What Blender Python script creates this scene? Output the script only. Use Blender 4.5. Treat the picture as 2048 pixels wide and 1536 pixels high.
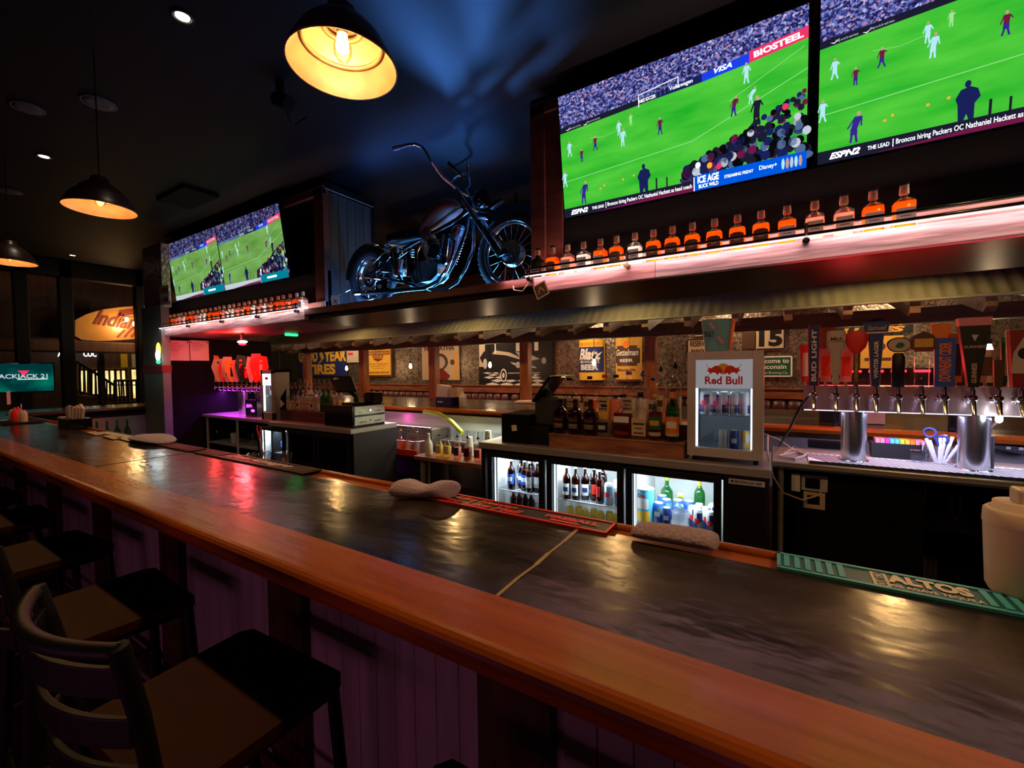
import bpy, math, random
from mathutils import Vector, Matrix
random.seed(7)
for o in list(bpy.data.objects): bpy.data.objects.remove(o)
S = bpy.context.scene
COL = S.collection
PI = math.pi
sin, cos = math.sin, math.cos

# ------------------------------------------------------------------ camera
YAW, PITCH, ROLL, FPX = -5.51991379e-01, -3.36690375e-02, -1.13227329e-02, 859.086894
CAM = Vector((0, 0, 1.57))
fwd = Vector((sin(YAW)*cos(PITCH), cos(YAW)*cos(PITCH), sin(PITCH)))
rgt = Vector((cos(YAW), -sin(YAW), 0))
upv = rgt.cross(fwd)
R2 = cos(ROLL)*rgt + sin(ROLL)*upv
U2 = -sin(ROLL)*rgt + cos(ROLL)*upv
cd = bpy.data.cameras.new('camera'); cam = bpy.data.objects.new('camera', cd); COL.objects.link(cam)
cd.sensor_width = 36; cd.lens = FPX/2048*36; cd.clip_start = 0.02; cd.clip_end = 100
cam.matrix_world = Matrix(((R2.x, U2.x, -fwd.x, CAM.x), (R2.y, U2.y, -fwd.y, CAM.y), (R2.z, U2.z, -fwd.z, CAM.z), (0, 0, 0, 1)))
S.camera = cam

def ray(x, y): return (x-1024)/FPX*R2 + (768-y)/FPX*U2 + fwd
def py(x, y, Y): d = ray(x, y); return CAM + d*((Y-CAM.y)/d.y)
def pz(x, y, Z): d = ray(x, y); return CAM + d*((Z-CAM.z)/d.z)
def pxx(x, y, X): d = ray(x, y); return CAM + d*((X-CAM.x)/d.x)

# ------------------------------------------------------------------ world and exposure
w = bpy.data.worlds.new('world'); S.world = w; w.use_nodes = True
w.node_tree.nodes['Background'].inputs[0].default_value = (0.55, 0.5, 0.6, 1)
w.node_tree.nodes['Background'].inputs[1].default_value = 0.006
S.view_settings.view_transform = 'Standard'; S.view_settings.look = 'None'
S.view_settings.exposure = 0.0; S.view_settings.gamma = 1.0
S.view_settings.use_curve_mapping = False

# ------------------------------------------------------------------ lamps that are not inside a lamp builder
def light(kind, name, loc, col, power, rot=(0, 0, 0), size=0.1, sy=None, spot=None, blend=.5):
    l = bpy.data.lights.new(name, kind); o = bpy.data.objects.new(name, l); COL.objects.link(o)
    o.location = loc; o.rotation_euler = rot; l.color = col; l.energy = power
    if kind == 'AREA':
        l.size = size
        if sy: l.shape = 'RECTANGLE'; l.size_y = sy
    elif kind == 'SPOT': l.spot_size = spot; l.spot_blend = blend; l.shadow_soft_size = size
    else: l.shadow_soft_size = size
    return o
YC, YR, YL = 2.65, 2.8, 2.9
# pink-white strips that light the bottle shelves from behind and below
light('AREA', 'shelf_strip_light', (-0.1, 2.805, 2.215), (1, .62, .50), 34, (math.radians(-130), 0, 0), 3.0, .02)
light('AREA', 'shelf_strip_light', (-5.8, 2.805, 2.215), (1, .62, .50), 17, (math.radians(-130), 0, 0), 3.4, .02)
light('AREA', 'fascia_strip_light', (0.5, 2.60, 2.215), (1, .50, .50), 9, (math.radians(25), 0, 0), 4.4, .02)
light('AREA', 'fascia_strip_light', (-5.8, 2.60, 2.215), (1, .62, .62), 5, (math.radians(25), 0, 0), 3.4, .02)
# red and blue party lights
light('AREA', 'red_soffit_light', (0.75, 2.80, 2.03), (1, .01, .02), 3.2, (math.radians(180), 0, 0), 1.5, .04)
light('SPOT', 'red_soffit_light', (-6.15, 3.0, 1.98), (1, .03, .015), 130, (math.radians(180), 0, 0), .03, spot=2.5)
light('POINT', 'red_soffit_glow', (-6.15, 3.02, 1.92), (1, .04, .05), 26, size=.05)
light('AREA', 'blue_cove_light', (-2.8, 3.0, 3.40), (.05, .24, 1), 9, (math.radians(180), 0, 0), 1.6, .1)
light('AREA', 'blue_shelf_light', (-2.75, 3.32, 2.24), (.06, .36, 1), 26, (math.radians(-150), 0, 0), 1.6, .05)
def aim(a, b): return (Vector(b)-Vector(a)).to_track_quat('-Z', 'Y').to_euler()
light('SPOT', 'blue_ceiling_spot', (-2.5, 3.3, 2.5), (.08, .30, 1), 1500, aim((-2.5, 3.3, 2.5), (-1.62, 2.05, 3.62)), .05, spot=.95, blend=1)
light('SPOT', 'blue_ceiling_spot', (-2.6, 3.4, 2.5), (.07, .30, 1), 240, aim((-2.6, 3.4, 2.5), (-2.5, 3.2, 3.62)), .05, spot=.9, blend=1)
light('POINT', 'blue_shelf_spot', (-2.45, 2.86, 2.26), (.1, .45, 1), 9, size=.03)
light('POINT', 'blue_shelf_spot', (-3.72, 2.9, 2.3), (.1, .35, 1), 7, size=.03)
light('AREA', 'purple_room_light', (-1.2, -2.8, .75), (.75, .20, .42), 13, (math.radians(90), 0, 0), 3.0, .5)

# ------------------------------------------------------------------ materials
M = {}
def nt(name):
    m = bpy.data.materials.new(name); m.use_nodes = True; M[name] = m
    n = m.node_tree.nodes; n.clear(); out = n.new('ShaderNodeOutputMaterial')
    return m, m.node_tree.nodes, m.node_tree.links, out
def coords(n, l, scale, kind='Object', rot=(0, 0, 0)):
    tc = n.new('ShaderNodeTexCoord'); mp = n.new('ShaderNodeMapping'); mp.inputs['Scale'].default_value = scale
    mp.inputs['Rotation'].default_value = rot
    l.new(tc.outputs[kind], mp.inputs[0]); return mp.outputs[0]
def pbr(name, c, rough=.5, metal=0, var=None, scale=(8, 8, 8), detail=4, bump=0, coat=0, emit=None, es=0, lo=.35, hi=.65, tex='noise', rvar=0, spec=.5, bscale=None, dist=0):
    m, n, l, out = nt(name)
    b = n.new('ShaderNodeBsdfPrincipled'); l.new(b.outputs[0], out.inputs[0])
    b.inputs['Base Color'].default_value = (*c, 1); b.inputs['Roughness'].default_value = rough
    b.inputs['Metallic'].default_value = metal; b.inputs['Specular IOR Level'].default_value = spec
    if coat: b.inputs['Coat Weight'].default_value = coat; b.inputs['Coat Roughness'].default_value = .08
    if emit: b.inputs['Emission Color'].default_value = (*emit, 1); b.inputs['Emission Strength'].default_value = es
    if var or bump or rvar:
        v = coords(n, l, scale)
        if tex == 'noise':
            t = n.new('ShaderNodeTexNoise'); t.inputs['Scale'].default_value = 1; t.inputs['Detail'].default_value = detail
            t.inputs['Distortion'].default_value = dist
            l.new(v, t.inputs['Vector']); fac = t.outputs[0]
        else:
            t = n.new('ShaderNodeTexVoronoi'); t.inputs['Scale'].default_value = 1; l.new(v, t.inputs['Vector']); fac = t.outputs[0]
        if var:
            r = n.new('ShaderNodeValToRGB'); r.color_ramp.elements[0].position = lo; r.color_ramp.elements[1].position = hi
            r.color_ramp.elements[0].color = (*c, 1); r.color_ramp.elements[1].color = (*var, 1)
            l.new(fac, r.inputs[0]); l.new(r.outputs[0], b.inputs['Base Color'])
        if rvar:
            mr = n.new('ShaderNodeMapRange'); mr.inputs[1].default_value = .3; mr.inputs[2].default_value = .7
            mr.inputs[3].default_value = max(.02, rough-rvar); mr.inputs[4].default_value = rough+rvar
            l.new(fac, mr.inputs[0]); l.new(mr.outputs[0], b.inputs['Roughness'])
        if bump:
            bf = fac
            if bscale:
                v2 = coords(n, l, bscale); t2 = n.new('ShaderNodeTexNoise'); t2.inputs['Scale'].default_value = 1; l.new(v2, t2.inputs['Vector']); bf = t2.outputs[0]
            bp = n.new('ShaderNodeBump'); bp.inputs['Strength'].default_value = bump; bp.inputs['Distance'].default_value = .01
            l.new(bf, bp.inputs['Height']); l.new(bp.outputs[0], b.inputs['Normal'])
    return m
def emi(name, c, s=1, var=None, scale=(1, 1, 1), lo=.4, hi=.6, tex='noise', detail=3):
    m, n, l, out = nt(name); e = n.new('ShaderNodeEmission'); l.new(e.outputs[0], out.inputs[0])
    e.inputs[0].default_value = (*c, 1); e.inputs[1].default_value = s
    if var:
        v = coords(n, l, scale)
        t = n.new('ShaderNodeTexNoise' if tex == 'noise' else 'ShaderNodeTexVoronoi'); t.inputs['Scale'].default_value = 1
        if tex == 'noise': t.inputs['Detail'].default_value = detail
        l.new(v, t.inputs['Vector'])
        r = n.new('ShaderNodeValToRGB'); r.color_ramp.elements[0].position = lo; r.color_ramp.elements[1].position = hi
        r.color_ramp.elements[0].color = (*c, 1); r.color_ramp.elements[1].color = (*var, 1)
        l.new(t.outputs[0] if tex == 'noise' else t.outputs['Color'], r.inputs[0]); l.new(r.outputs[0], e.inputs[0])
    return m
def glass(name, tint=(1, 1, 1), gloss=.12, rough=.03):      # thin clear glass or plastic
    m, n, l, out = nt(name)
    t = n.new('ShaderNodeBsdfTransparent'); t.inputs[0].default_value = (*tint, 1)
    g = n.new('ShaderNodeBsdfGlossy'); g.inputs['Roughness'].default_value = rough
    lw = n.new('ShaderNodeLayerWeight'); lw.inputs[0].default_value = .35
    mr = n.new('ShaderNodeMapRange'); mr.inputs[3].default_value = gloss*.35; mr.inputs[4].default_value = min(1, gloss*4.5)
    mx = n.new('ShaderNodeMixShader'); l.new(lw.outputs['Facing'], mr.inputs[0]); l.new(mr.outputs[0], mx.inputs[0])
    l.new(t.outputs[0], mx.inputs[1]); l.new(g.outputs[0], mx.inputs[2]); l.new(mx.outputs[0], out.inputs[0])
    return m
def liquid(name, c, tr=.5):                                 # coloured drink: passes and scatters light
    m, n, l, out = nt(name)
    t = n.new('ShaderNodeBsdfTransparent'); t.inputs[0].default_value = (*c, 1)
    d = n.new('ShaderNodeBsdfTranslucent'); d.inputs[0].default_value = (*c, 1)
    g = n.new('ShaderNodeBsdfGlossy'); g.inputs['Roughness'].default_value = .1
    mx = n.new('ShaderNodeMixShader'); mx.inputs[0].default_value = tr
    l.new(t.outputs[0], mx.inputs[1]); l.new(d.outputs[0], mx.inputs[2])
    m2 = n.new('ShaderNodeMixShader'); m2.inputs[0].default_value = .06
    l.new(mx.outputs[0], m2.inputs[1]); l.new(g.outputs[0], m2.inputs[2]); l.new(m2.outputs[0], out.inputs[0])
    return m

# ------------------------------------------------------------------ mesh builder
def frame(d):
    d = d.normalized(); a = Vector((0, 0, 1)) if abs(d.z) < .95 else Vector((1, 0, 0))
    u = d.cross(a).normalized(); return u, d.cross(u).normalized()
class MB:
    def __init__(s): s.v = []; s.f = []; s.m = []; s.s = []
    def add(s, vs, fs, m, smooth=False):
        k = len(s.v); s.v += [tuple(v) for v in vs]
        for f in fs: s.f.append([i+k for i in f]); s.m.append(m); s.s.append(smooth)
        return s
    def box(s, a, b, m):
        (x0, y0, z0), (x1, y1, z1) = a, b
        return s.add([(x0, y0, z0), (x1, y0, z0), (x1, y1, z0), (x0, y1, z0), (x0, y0, z1), (x1, y0, z1), (x1, y1, z1), (x0, y1, z1)],
                     [(3, 2, 1, 0), (4, 5, 6, 7), (0, 1, 5, 4), (1, 2, 6, 5), (2, 3, 7, 6), (3, 0, 4, 7)], m)
    def cbox(s, c, d, m, rot=None):
        R = rot or Matrix.Identity(3); c = Vector(c); h = Vector(d)/2
        vs = [c + R @ Vector((sx*h.x, sy*h.y, sz*h.z)) for sz in (-1, 1) for sx, sy in ((-1, -1), (1, -1), (1, 1), (-1, 1))]
        return s.add(vs, [(3, 2, 1, 0), (4, 5, 6, 7), (0, 1, 5, 4), (1, 2, 6, 5), (2, 3, 7, 6), (3, 0, 4, 7)], m)
    def tube(s, pts, r, m, n=8, caps=True, closed=False):
        pts = [Vector(p) for p in pts]; N = len(pts); rr = r if isinstance(r, (list, tuple)) else [r]*N
        vs = []; u = None
        for i, p in enumerate(pts):
            if closed: d = pts[(i+1) % N]-pts[i-1]
            else: d = (pts[min(i+1, N-1)]-pts[max(i-1, 0)])
            if u is None: u, v = frame(d)
            else:
                dn = d.normalized(); u = (u - dn*u.dot(dn)).normalized(); v = dn.cross(u)
            for k in range(n):
                a = 2*PI*k/n; vs.append(p + (u*cos(a)+v*sin(a))*rr[i])
        fs = []
        for i in range(N if closed else N-1):
            j = (i+1) % N
            for k in range(n): fs.append((i*n+k, i*n+(k+1) % n, j*n+(k+1) % n, j*n+k))
        s.add(vs, fs, m, True)
        if caps and not closed: s.add(vs[:n], [tuple(range(n))[::-1]], m); s.add(vs[-n:], [tuple(range(n))], m)
        return s
    def cyl(s, a, b, r, m, r1=None, n=20): return s.tube([a, b], [r, r if r1 is None else r1], m, n)
    def loft(s, c, secs, m, n=24, a0=0, a1=2*PI, caps=True, rot=None, smooth=True):
        c = Vector(c); full = abs(a1-a0-2*PI) < 1e-6; cnt = n if full else n+1; vs = []
        for z, rx, ry, e in secs:
            for k in range(cnt):
                t = a0+(a1-a0)*k/n; ct, st = cos(t), sin(t)
                p = Vector((rx*math.copysign(abs(ct)**(2/e), ct), ry*math.copysign(abs(st)**(2/e), st), z))
                vs.append(c+(rot @ p if rot else p))
        fs = []
        for i in range(len(secs)-1):
            for k in range(n if full else n):
                k2 = (k+1) % cnt if full else k+1
                fs.append((i*cnt+k, i*cnt+k2, (i+1)*cnt+k2, (i+1)*cnt+k))
        s.add(vs, fs, m, smooth)
        if caps and full: s.add(vs[:cnt], [tuple(range(cnt))[::-1]], m); s.add(vs[-cnt:], [tuple(range(cnt))], m)
        return s
    def ball(s, c, r, m, n=14, k=8):
        rx, ry, rz = r if isinstance(r, (tuple, list)) else (r, r, r)
        return s.loft(c, [(-rz*cos(PI*i/k), max(1e-4, rx*sin(PI*i/k)), max(1e-4, ry*sin(PI*i/k)), 2) for i in range(k+1)], m, n, caps=False)
    def torus(s, c, ax, R, r, m, N=40, n=8, a0=0, a1=2*PI):
        u, v = frame(Vector(ax)); c = Vector(c); cl = abs(a1-a0-2*PI) < 1e-6
        K = N if cl else N+1
        return s.tube([c+(u*cos(a0+(a1-a0)*k/N)+v*sin(a0+(a1-a0)*k/N))*R for k in range(K)], r, m, n, True, cl)
    def prism(s, poly, o, u, v, d, m, smooth=False):        # poly in (u,v), pushed along vector d
        o, u, v, d = map(Vector, (o, u, v, d)); N = len(poly)
        a = [o+u*p[0]+v*p[1] for p in poly]; b = [q+d for q in a]
        s.add(a+b, [tuple(range(N))[::-1], tuple(range(N, 2*N))], m)
        return s.add(a+b, [(i, (i+1) % N, N+(i+1) % N, N+i) for i in range(N)], m, smooth)
    def build(s, name, parent=None, bevel=0, bseg=2, loc=None, label=None):
        if parent is not None:
            L = Vector((0, 0, 0)); q = parent
            while q is not None: L += q.location; q = q.parent
        elif loc is not None: L = Vector(loc)
        else:
            xs = [v[0] for v in s.v]; ys = [v[1] for v in s.v]; zs = [v[2] for v in s.v]
            L = Vector(((min(xs)+max(xs))/2, (min(ys)+max(ys))/2, min(zs)))
        me = bpy.data.meshes.new(name)
        me.from_pydata([(v[0]-L.x, v[1]-L.y, v[2]-L.z) for v in s.v], [], s.f)
        slots = []
        for m in s.m:
            if m not in slots: slots.append(m)
        for m in slots: me.materials.append(M[m])
        me.polygons.foreach_set('material_index', [slots.index(m) for m in s.m])
        me.polygons.foreach_set('use_smooth', s.s); me.update()
        o = bpy.data.objects.new(name, me); COL.objects.link(o)
        if parent is not None: o.parent = parent
        else: o.location = L
        if bevel:
            b = o.modifiers.new('bevel', 'BEVEL'); b.width = bevel; b.segments = bseg; b.limit_method = 'ANGLE'; b.angle_limit = .7
        if label: o['label'] = label
        return o
def thing(name, label, cat, loc=(0, 0, 0), group=None):
    o = bpy.data.objects.new(name, None); o.empty_display_size = .05; COL.objects.link(o); o.location = loc
    o['label'] = label; o['category'] = cat
    if group: o['group'] = group
    return o
def tag(o, label, cat, group=None):
    o['label'] = label; o['category'] = cat
    if group: o['group'] = group
    return o
def struct(mb, name, bevel=0):
    o = mb.build(name, None, bevel); o['kind'] = 'structure'; return o
def dup(root, loc, rz=0, label=None, group=None, cat=None):
    r = root.copy(); COL.objects.link(r); r.location = loc; r.rotation_euler = (0, 0, rz)
    if label: r['label'] = label
    if group: r['group'] = group
    if cat: r['category'] = cat
    for ch in list(root.children):
        c = ch.copy(); COL.objects.link(c); c.parent = r
        for g in list(ch.children):
            d = g.copy(); COL.objects.link(d); d.parent = c
    return r
def demote(t, parent, main):                                # turn a small thing into a part of a larger one
    ms = [c for c in t.children]; body = [c for c in ms if c.name.split('.')[0] == main][0]
    nm = t.name.split('.')[0]; off = t.location-parent.location; lb = t['label']
    body.parent = parent; body.location = off; body.name = nm; body['label'] = lb
    for c in ms:
        if c is not body: c.parent = body; c.location = (0, 0, 0)
    bpy.data.objects.remove(t); return body
class Proto:                                                # first call moves the prototype itself, later calls copy it
    def __init__(s, root): s.r = root; s.used = False
    def __call__(s, loc, rz=0, label=None, group=None):
        if s.used: return dup(s.r, loc, rz, label, group)
        s.used = True; s.r.location = loc; s.r.rotation_euler = (0, 0, rz)
        if label: s.r['label'] = label
        if group: s.r['group'] = group
        return s.r
_tc = {}
def glyphs(txt, bold=0, shear=0):                           # outline of a word as flat polygons, about x in 0..w, y in 0..h
    k = (txt, bold, shear)
    if k in _tc: return _tc[k]
    c = bpy.data.curves.new('t', 'FONT'); c.body = txt; c.offset = bold; c.shear = shear; c.resolution_u = 3; c.align_x = 'LEFT'
    o = bpy.data.objects.new('t', c); COL.objects.link(o)
    me = bpy.data.meshes.new_from_object(o.evaluated_get(bpy.context.evaluated_depsgraph_get()))
    vs = [v.co.copy() for v in me.vertices]; fs = [tuple(p.vertices) for p in me.polygons]
    bpy.data.objects.remove(o); bpy.data.meshes.remove(me); bpy.data.curves.remove(c)
    x0 = min(v.x for v in vs); x1 = max(v.x for v in vs); y0 = min(v.y for v in vs); y1 = max(v.y for v in vs)
    _tc[k] = ([((v.x-x0)/(x1-x0), (v.y-y0)/(y1-y0)) for v in vs], fs); return _tc[k]
class Art(MB):                                              # flat artwork on a surface: origin, unit u and v axes, millimetre layers
    def __init__(s, o, u, v, step=.0007):
        super().__init__(); s.o = Vector(o); s.u = Vector(u); s.w = Vector(v); s.n = s.u.cross(s.w).normalized(); s.st = step
    def p(s, x, y, L): return s.o+s.u*x+s.w*y+s.n*(L*s.st)
    def poly(s, pts, m, L=1):
        a = 0
        for i in range(len(pts)):
            x0, y0 = pts[i-1]; x1, y1 = pts[i]; a += x0*y1-x1*y0
        if a < 0: pts = pts[::-1]
        return s.add([s.p(x, y, L) for x, y in pts], [tuple(range(len(pts)))], m)
    def rect(s, x0, y0, x1, y1, m, L=1): return s.poly([(x0, y0), (x1, y0), (x1, y1), (x0, y1)], m, L)
    def disc(s, x, y, rx, ry, m, L=1, n=18): return s.poly([(x+rx*cos(2*PI*k/n), y+ry*sin(2*PI*k/n)) for k in range(n)], m, L)
    def line(s, pts, wd, m, L=1):
        for (x0, y0), (x1, y1) in zip(pts, pts[1:]):
            d = math.hypot(x1-x0, y1-y0) or 1e-6; nx, ny = -(y1-y0)/d*wd/2, (x1-x0)/d*wd/2
            s.poly([(x0+nx, y0+ny), (x1+nx, y1+ny), (x1-nx, y1-ny), (x0-nx, y0-ny)], m, L)
        return s
    def text(s, t, x0, y0, x1, y1, m, L=2, bold=.02, shear=0, ang=0):
        vs, fs = glyphs(t, bold, shear); ca, sa = cos(ang), sin(ang); cx, cy = (x0+x1)/2, (y0+y1)/2; W, H = x1-x0, y1-y0
        out = []
        for a, b in vs:
            dx, dy = (a-.5)*W, (b-.5)*H; out.append(s.p(cx+dx*ca-dy*sa, cy+dx*sa+dy*ca, L))
        return s.add(out, fs, m)
# ------------------------------------------------------------------ surfaces
pbr('slate', (.016, .013, .010), .20, var=(.058, .042, .034), lo=.40, hi=.68, scale=(1.4, 4.5, 1), detail=8, rvar=.05, bump=.2, bscale=(11, 18, 5), spec=.45, dist=.8)
pbr('resin', (.42, .30, .14), .35); pbr('seam', (.012, .010, .008), .6)
pbr('mahogany', (.46, .115, .013), .26, var=(.34, .072, .010), lo=.35, hi=.65, scale=(3.0, 45, 45), detail=8, coat=.2, rvar=.05, bump=.05, bscale=(6, 30, 30))
pbr('mahogany_dark', (.07, .014, .006), .3, coat=.3)
pbr('post_wood', (.09, .035, .014), .45, var=(.045, .016, .007), scale=(30, 30, 2))
pbr('galv_panel', (.42, .36, .36), .55, 0, var=(.27, .24, .26), scale=(14, 14, 1.2), lo=.3, hi=.7)
pbr('black_paint', (.006, .006, .007), .5, spec=.25); pbr('black_gloss', (.006, .006, .007), .12); pbr('black_soft', (.0035, .0035, .004), .85, spec=.15)
pbr('charcoal', (.03, .03, .033), .5)
pbr('cabinet_wood', (.115, .026, .018), .5, var=(.06, .015, .011), scale=(5, 5, 22), detail=6)
pbr('cabinet_wood_x', (.115, .026, .018), .5, var=(.05, .013, .010), scale=(4, 22, 22), detail=6)
pbr('side_board', (.05, .045, .04), .6, var=(.02, .02, .02), scale=(2, 14, 1), detail=5)
pbr('barn_wood', (.42, .36, .36), .6, var=(.20, .16, .17), scale=(3.0, 30, 42), detail=8, lo=.38, hi=.6, bump=.3)
pbr('barn_wood_pink', (.48, .30, .30), .6, var=(.26, .14, .15), scale=(3.0, 30, 42), detail=8, lo=.38, hi=.6, bump=.25)
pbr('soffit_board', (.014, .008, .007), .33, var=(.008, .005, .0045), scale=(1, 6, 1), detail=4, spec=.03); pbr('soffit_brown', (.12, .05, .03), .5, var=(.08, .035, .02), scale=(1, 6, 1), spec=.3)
pbr('ceiling_black', (.0042, .0045, .0058), .65, spec=.15, var=(.0022, .0022, .0035), scale=(1.1, 1.1, 1.1), detail=5)
pbr('floor_dark', (.10, .045, .035), .4, var=(.04, .018, .015), scale=(3, 3, 3), detail=5)
pbr('wall_dark', (.010, .007, .007), .7)
pbr('wall_board', (.10, .035, .018), .6, var=(.06, .02, .01), scale=(3, 12, 1))
pbr('steel', (.50, .47, .41), .36, .55, var=(.38, .36, .31), scale=(1.5, 40, 40), rvar=.06)
pbr('steel_dull', (.34, .31, .30), .42, .25, var=(.28, .26, .25), scale=(3, 3, 12))
pbr('chrome', (.82, .82, .84), .09, 1); pbr('chrome_soft', (.7, .7, .72), .22, 1)
pbr('tin_wall', (.34, .27, .20), .38, .75, var=(.10, .075, .055), scale=(16, 16, 16), detail=6, lo=.35, hi=.62, bump=.9, dist=1.5, bscale=(22, 22, 22))
pbr('wainscot', (.30, .085, .03), .5, var=(.16, .04, .015), scale=(3, 3, 20), detail=5)
pbr('booth_red', (.06, .008, .007), .4); pbr('galv_roof', (.27, .30, .23), .6, .1, var=(.20, .22, .165), scale=(2, 2, 2))
pbr('rafter', (.17, .10, .055), .6, var=(.09, .05, .028), scale=(4, 18, 18), detail=5)
pbr('beam', (.085, .045, .025), .6, var=(.045, .022, .012), scale=(2, 18, 18), detail=5)
pbr('post_orange', (.40, .13, .04), .45, var=(.24, .07, .02), scale=(22, 22, 3), detail=5)
pbr('pine', (.55, .33, .13), .6, var=(.38, .2, .07), scale=(3, 12, 12))
pbr('riser_wood', (.42, .17, .08), .5, var=(.2, .06, .03), scale=(5, 24, 24), detail=6)
pbr('rubber', (.01, .01, .01), .5); pbr('white_plastic', (.72, .70, .66), .4); pbr('cream', (.62, .50, .36), .42)
pbr('paper', (.80, .78, .74), .7); pbr('pinkish_paper', (.75, .6, .55), .7)
pbr('towel', (.62, .50, .66), .95, bump=.6, scale=(160, 160, 160), var=(.52, .42, .56)); pbr('towel_grey', (.52, .40, .50), .95, bump=1, scale=(120, 120, 120), var=(.38, .28, .36)); pbr('fridge_grey', (.52, .46, .48), .5, .1); pbr('tap_steel_reflection', (.50, .34, .36), .22, .45, spec=.8)  # tap box steel: pinkish base colour carries the reflection of warm counters
for n_, c_ in dict(red=(.80, .035, .025), orange=(.85, .22, .02), yellow=(.85, .48, .04), gold=(.7, .38, .06), navy=(.02, .035, .17), blue=(.03, .10, .5),
                   green=(.02, .12, .06), sign_green=(.015, .09, .045), teal=(.06, .40, .50), teal_dark=(.01, .10, .13), white=(.82, .80, .76), black=(.01, .01, .011),
                   tan=(.62, .47, .32), brown=(.09, .04, .02), pink=(.7, .25, .3), mag=(.6, .05, .35), sky=(.16, .38, .48), silver=(.5, .5, .52), lime=(.45, .6, .05),
                   beige=(.55, .46, .36), maroon=(.22, .02, .02), purple=(.28, .08, .35), cyan=(.1, .5, .7), cream_c=(.66, .58, .44)).items():
    pbr('c_'+n_, c_, .45, spec=.35)
glass('glass'); glass('glass_green', (.25, .6, .28)); glass('glass_door', (.86, .9, .93), .06); glass('glass_dark', (.10, .10, .11), .08); glass('glass_brown', (.30, .13, .05))
glass('plastic_clear', (.8, .84, .9), .15, .1); glass('window_glass', (.9, .9, .9), .1)
liquid('whiskey', (1, .30, .035), .6); liquid('whiskey_dark', (.42, .10, .02), .5); liquid('clear_drink', (.95, .93, .92), .35)
liquid('pink_drink', (.95, .5, .42), .4); liquid('yellow_drink', (.95, .75, .25), .5); liquid('green_drink', (.25, .5, .2), .5)
# things that give off light
emi('bulb', (1, .62, .22), 38); emi('bulb_small', (1, .66, .30), 30); emi('downlight', (1, .86, .62), 14)
emi('led_cool', (.80, .93, 1), 5.5); emi('led_cool_soft', (.8, .93, 1), 2.2); emi('led_pink', (1, .66, .70), 5); emi('led_red', (1, .01, .02), 9); emi('led_white', (1, .9, .95), 9)
emi('led_purple', (.65, .05, 1), 5); emi('led_green', (.02, 1, .2), 3); emi('led_blue', (.05, .4, 1), 5); emi('led_lilac_soft', (.75, .72, 1), 2.2); emi('led_lilac', (.62, .66, 1), 6)
emi('spark', (.85, 1, .95), 26); emi('hall_yellow', (1, .82, .32), 1.3, var=(.75, .45, .12), scale=(3, 3, 3)); emi('neon_white', (.75, .88, 1), 4)

# ------------------------------------------------------------------ the room
CZ = 3.62
struct(MB().box((-18, -3, -.1), (4.2, 10, 0), 'floor_dark'), 'floor')
struct(MB().box((-18, -3, CZ), (4.2, 10, CZ+.1), 'ceiling_black'), 'ceiling')
WY = 7.5
b = MB().box((-13, WY, 1.24), (4.2, WY+.12, CZ), 'tin_wall').box((-13, WY, 0), (4.2, WY+.12, 1.24), 'wall_dark')
for i in range(18): b.box((-13+i*.96, WY-.006, 1.26), (-13+i*.96+.02, WY, CZ), 'tin_wall')
struct(b, 'wall_back')
b = MB()
for i in range(18): b.box((-13+i*.955, WY-.05, 1.09), (-13+(i+1)*.955-.004, WY, 1.225), 'wainscot')
b.box((-13, WY-.07, 1.225), (4.2, WY, 1.25), 'wainscot')
struct(b, 'trim_1', .003)
struct(MB().box((4.1, -3, 0), (4.2, 10, CZ), 'wall_dark'), 'wall_right')
struct(MB().box((-18, -3.1, 0), (4.2, -3, CZ), 'wall_dark'), 'wall_front')
# far left end: dark wall with board panels above an opening that looks into a hall
b = MB().box((-13.1, -3, 0), (-13, 1.2, CZ), 'wall_dark').box((-13.1, 1.2, 2.35), (-13, 7.5, CZ), 'wall_board').box((-13.1, 1.2, 0), (-13, 7.5, .85), 'wall_dark')
b.box((-13.1, 4.9, .85), (-13, 7.5, 2.35), 'wall_dark')
struct(b, 'wall_left')
struct(MB().box((-18, -3, 0), (-17.9, 10, CZ), 'wall_dark').box((-18, 9.9, 0), (-13, 10, CZ), 'wall_dark'), 'wall_hall')
b = MB()
for x_, y0_, y1_ in ((-12.2, py(35, 600, 2.2).y, 0),): pass
def column_at(pxl, pxr, X, name='trim_2'):
    a = pxx(pxl, 700, X); c = pxx(pxr, 700, X)
    return struct(MB().box((X-.16, a.y, 0), (X, c.y, CZ), 'black_paint'), name, .01)
column_at(33, 62, -11); column_at(124, 151, -11, 'trim_3'); column_at(276, 292, -11, 'trim_4')
struct(MB().box((-11.2, 1.0, 3.34), (-11, 7.5, CZ), 'black_paint'), 'trim_5')
# partition behind the far drinks counter
struct(MB().box((-7.60, 2.70, 0), (-7.515, 4.2, 2.10), 'black_soft'), 'wall_partition')

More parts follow.
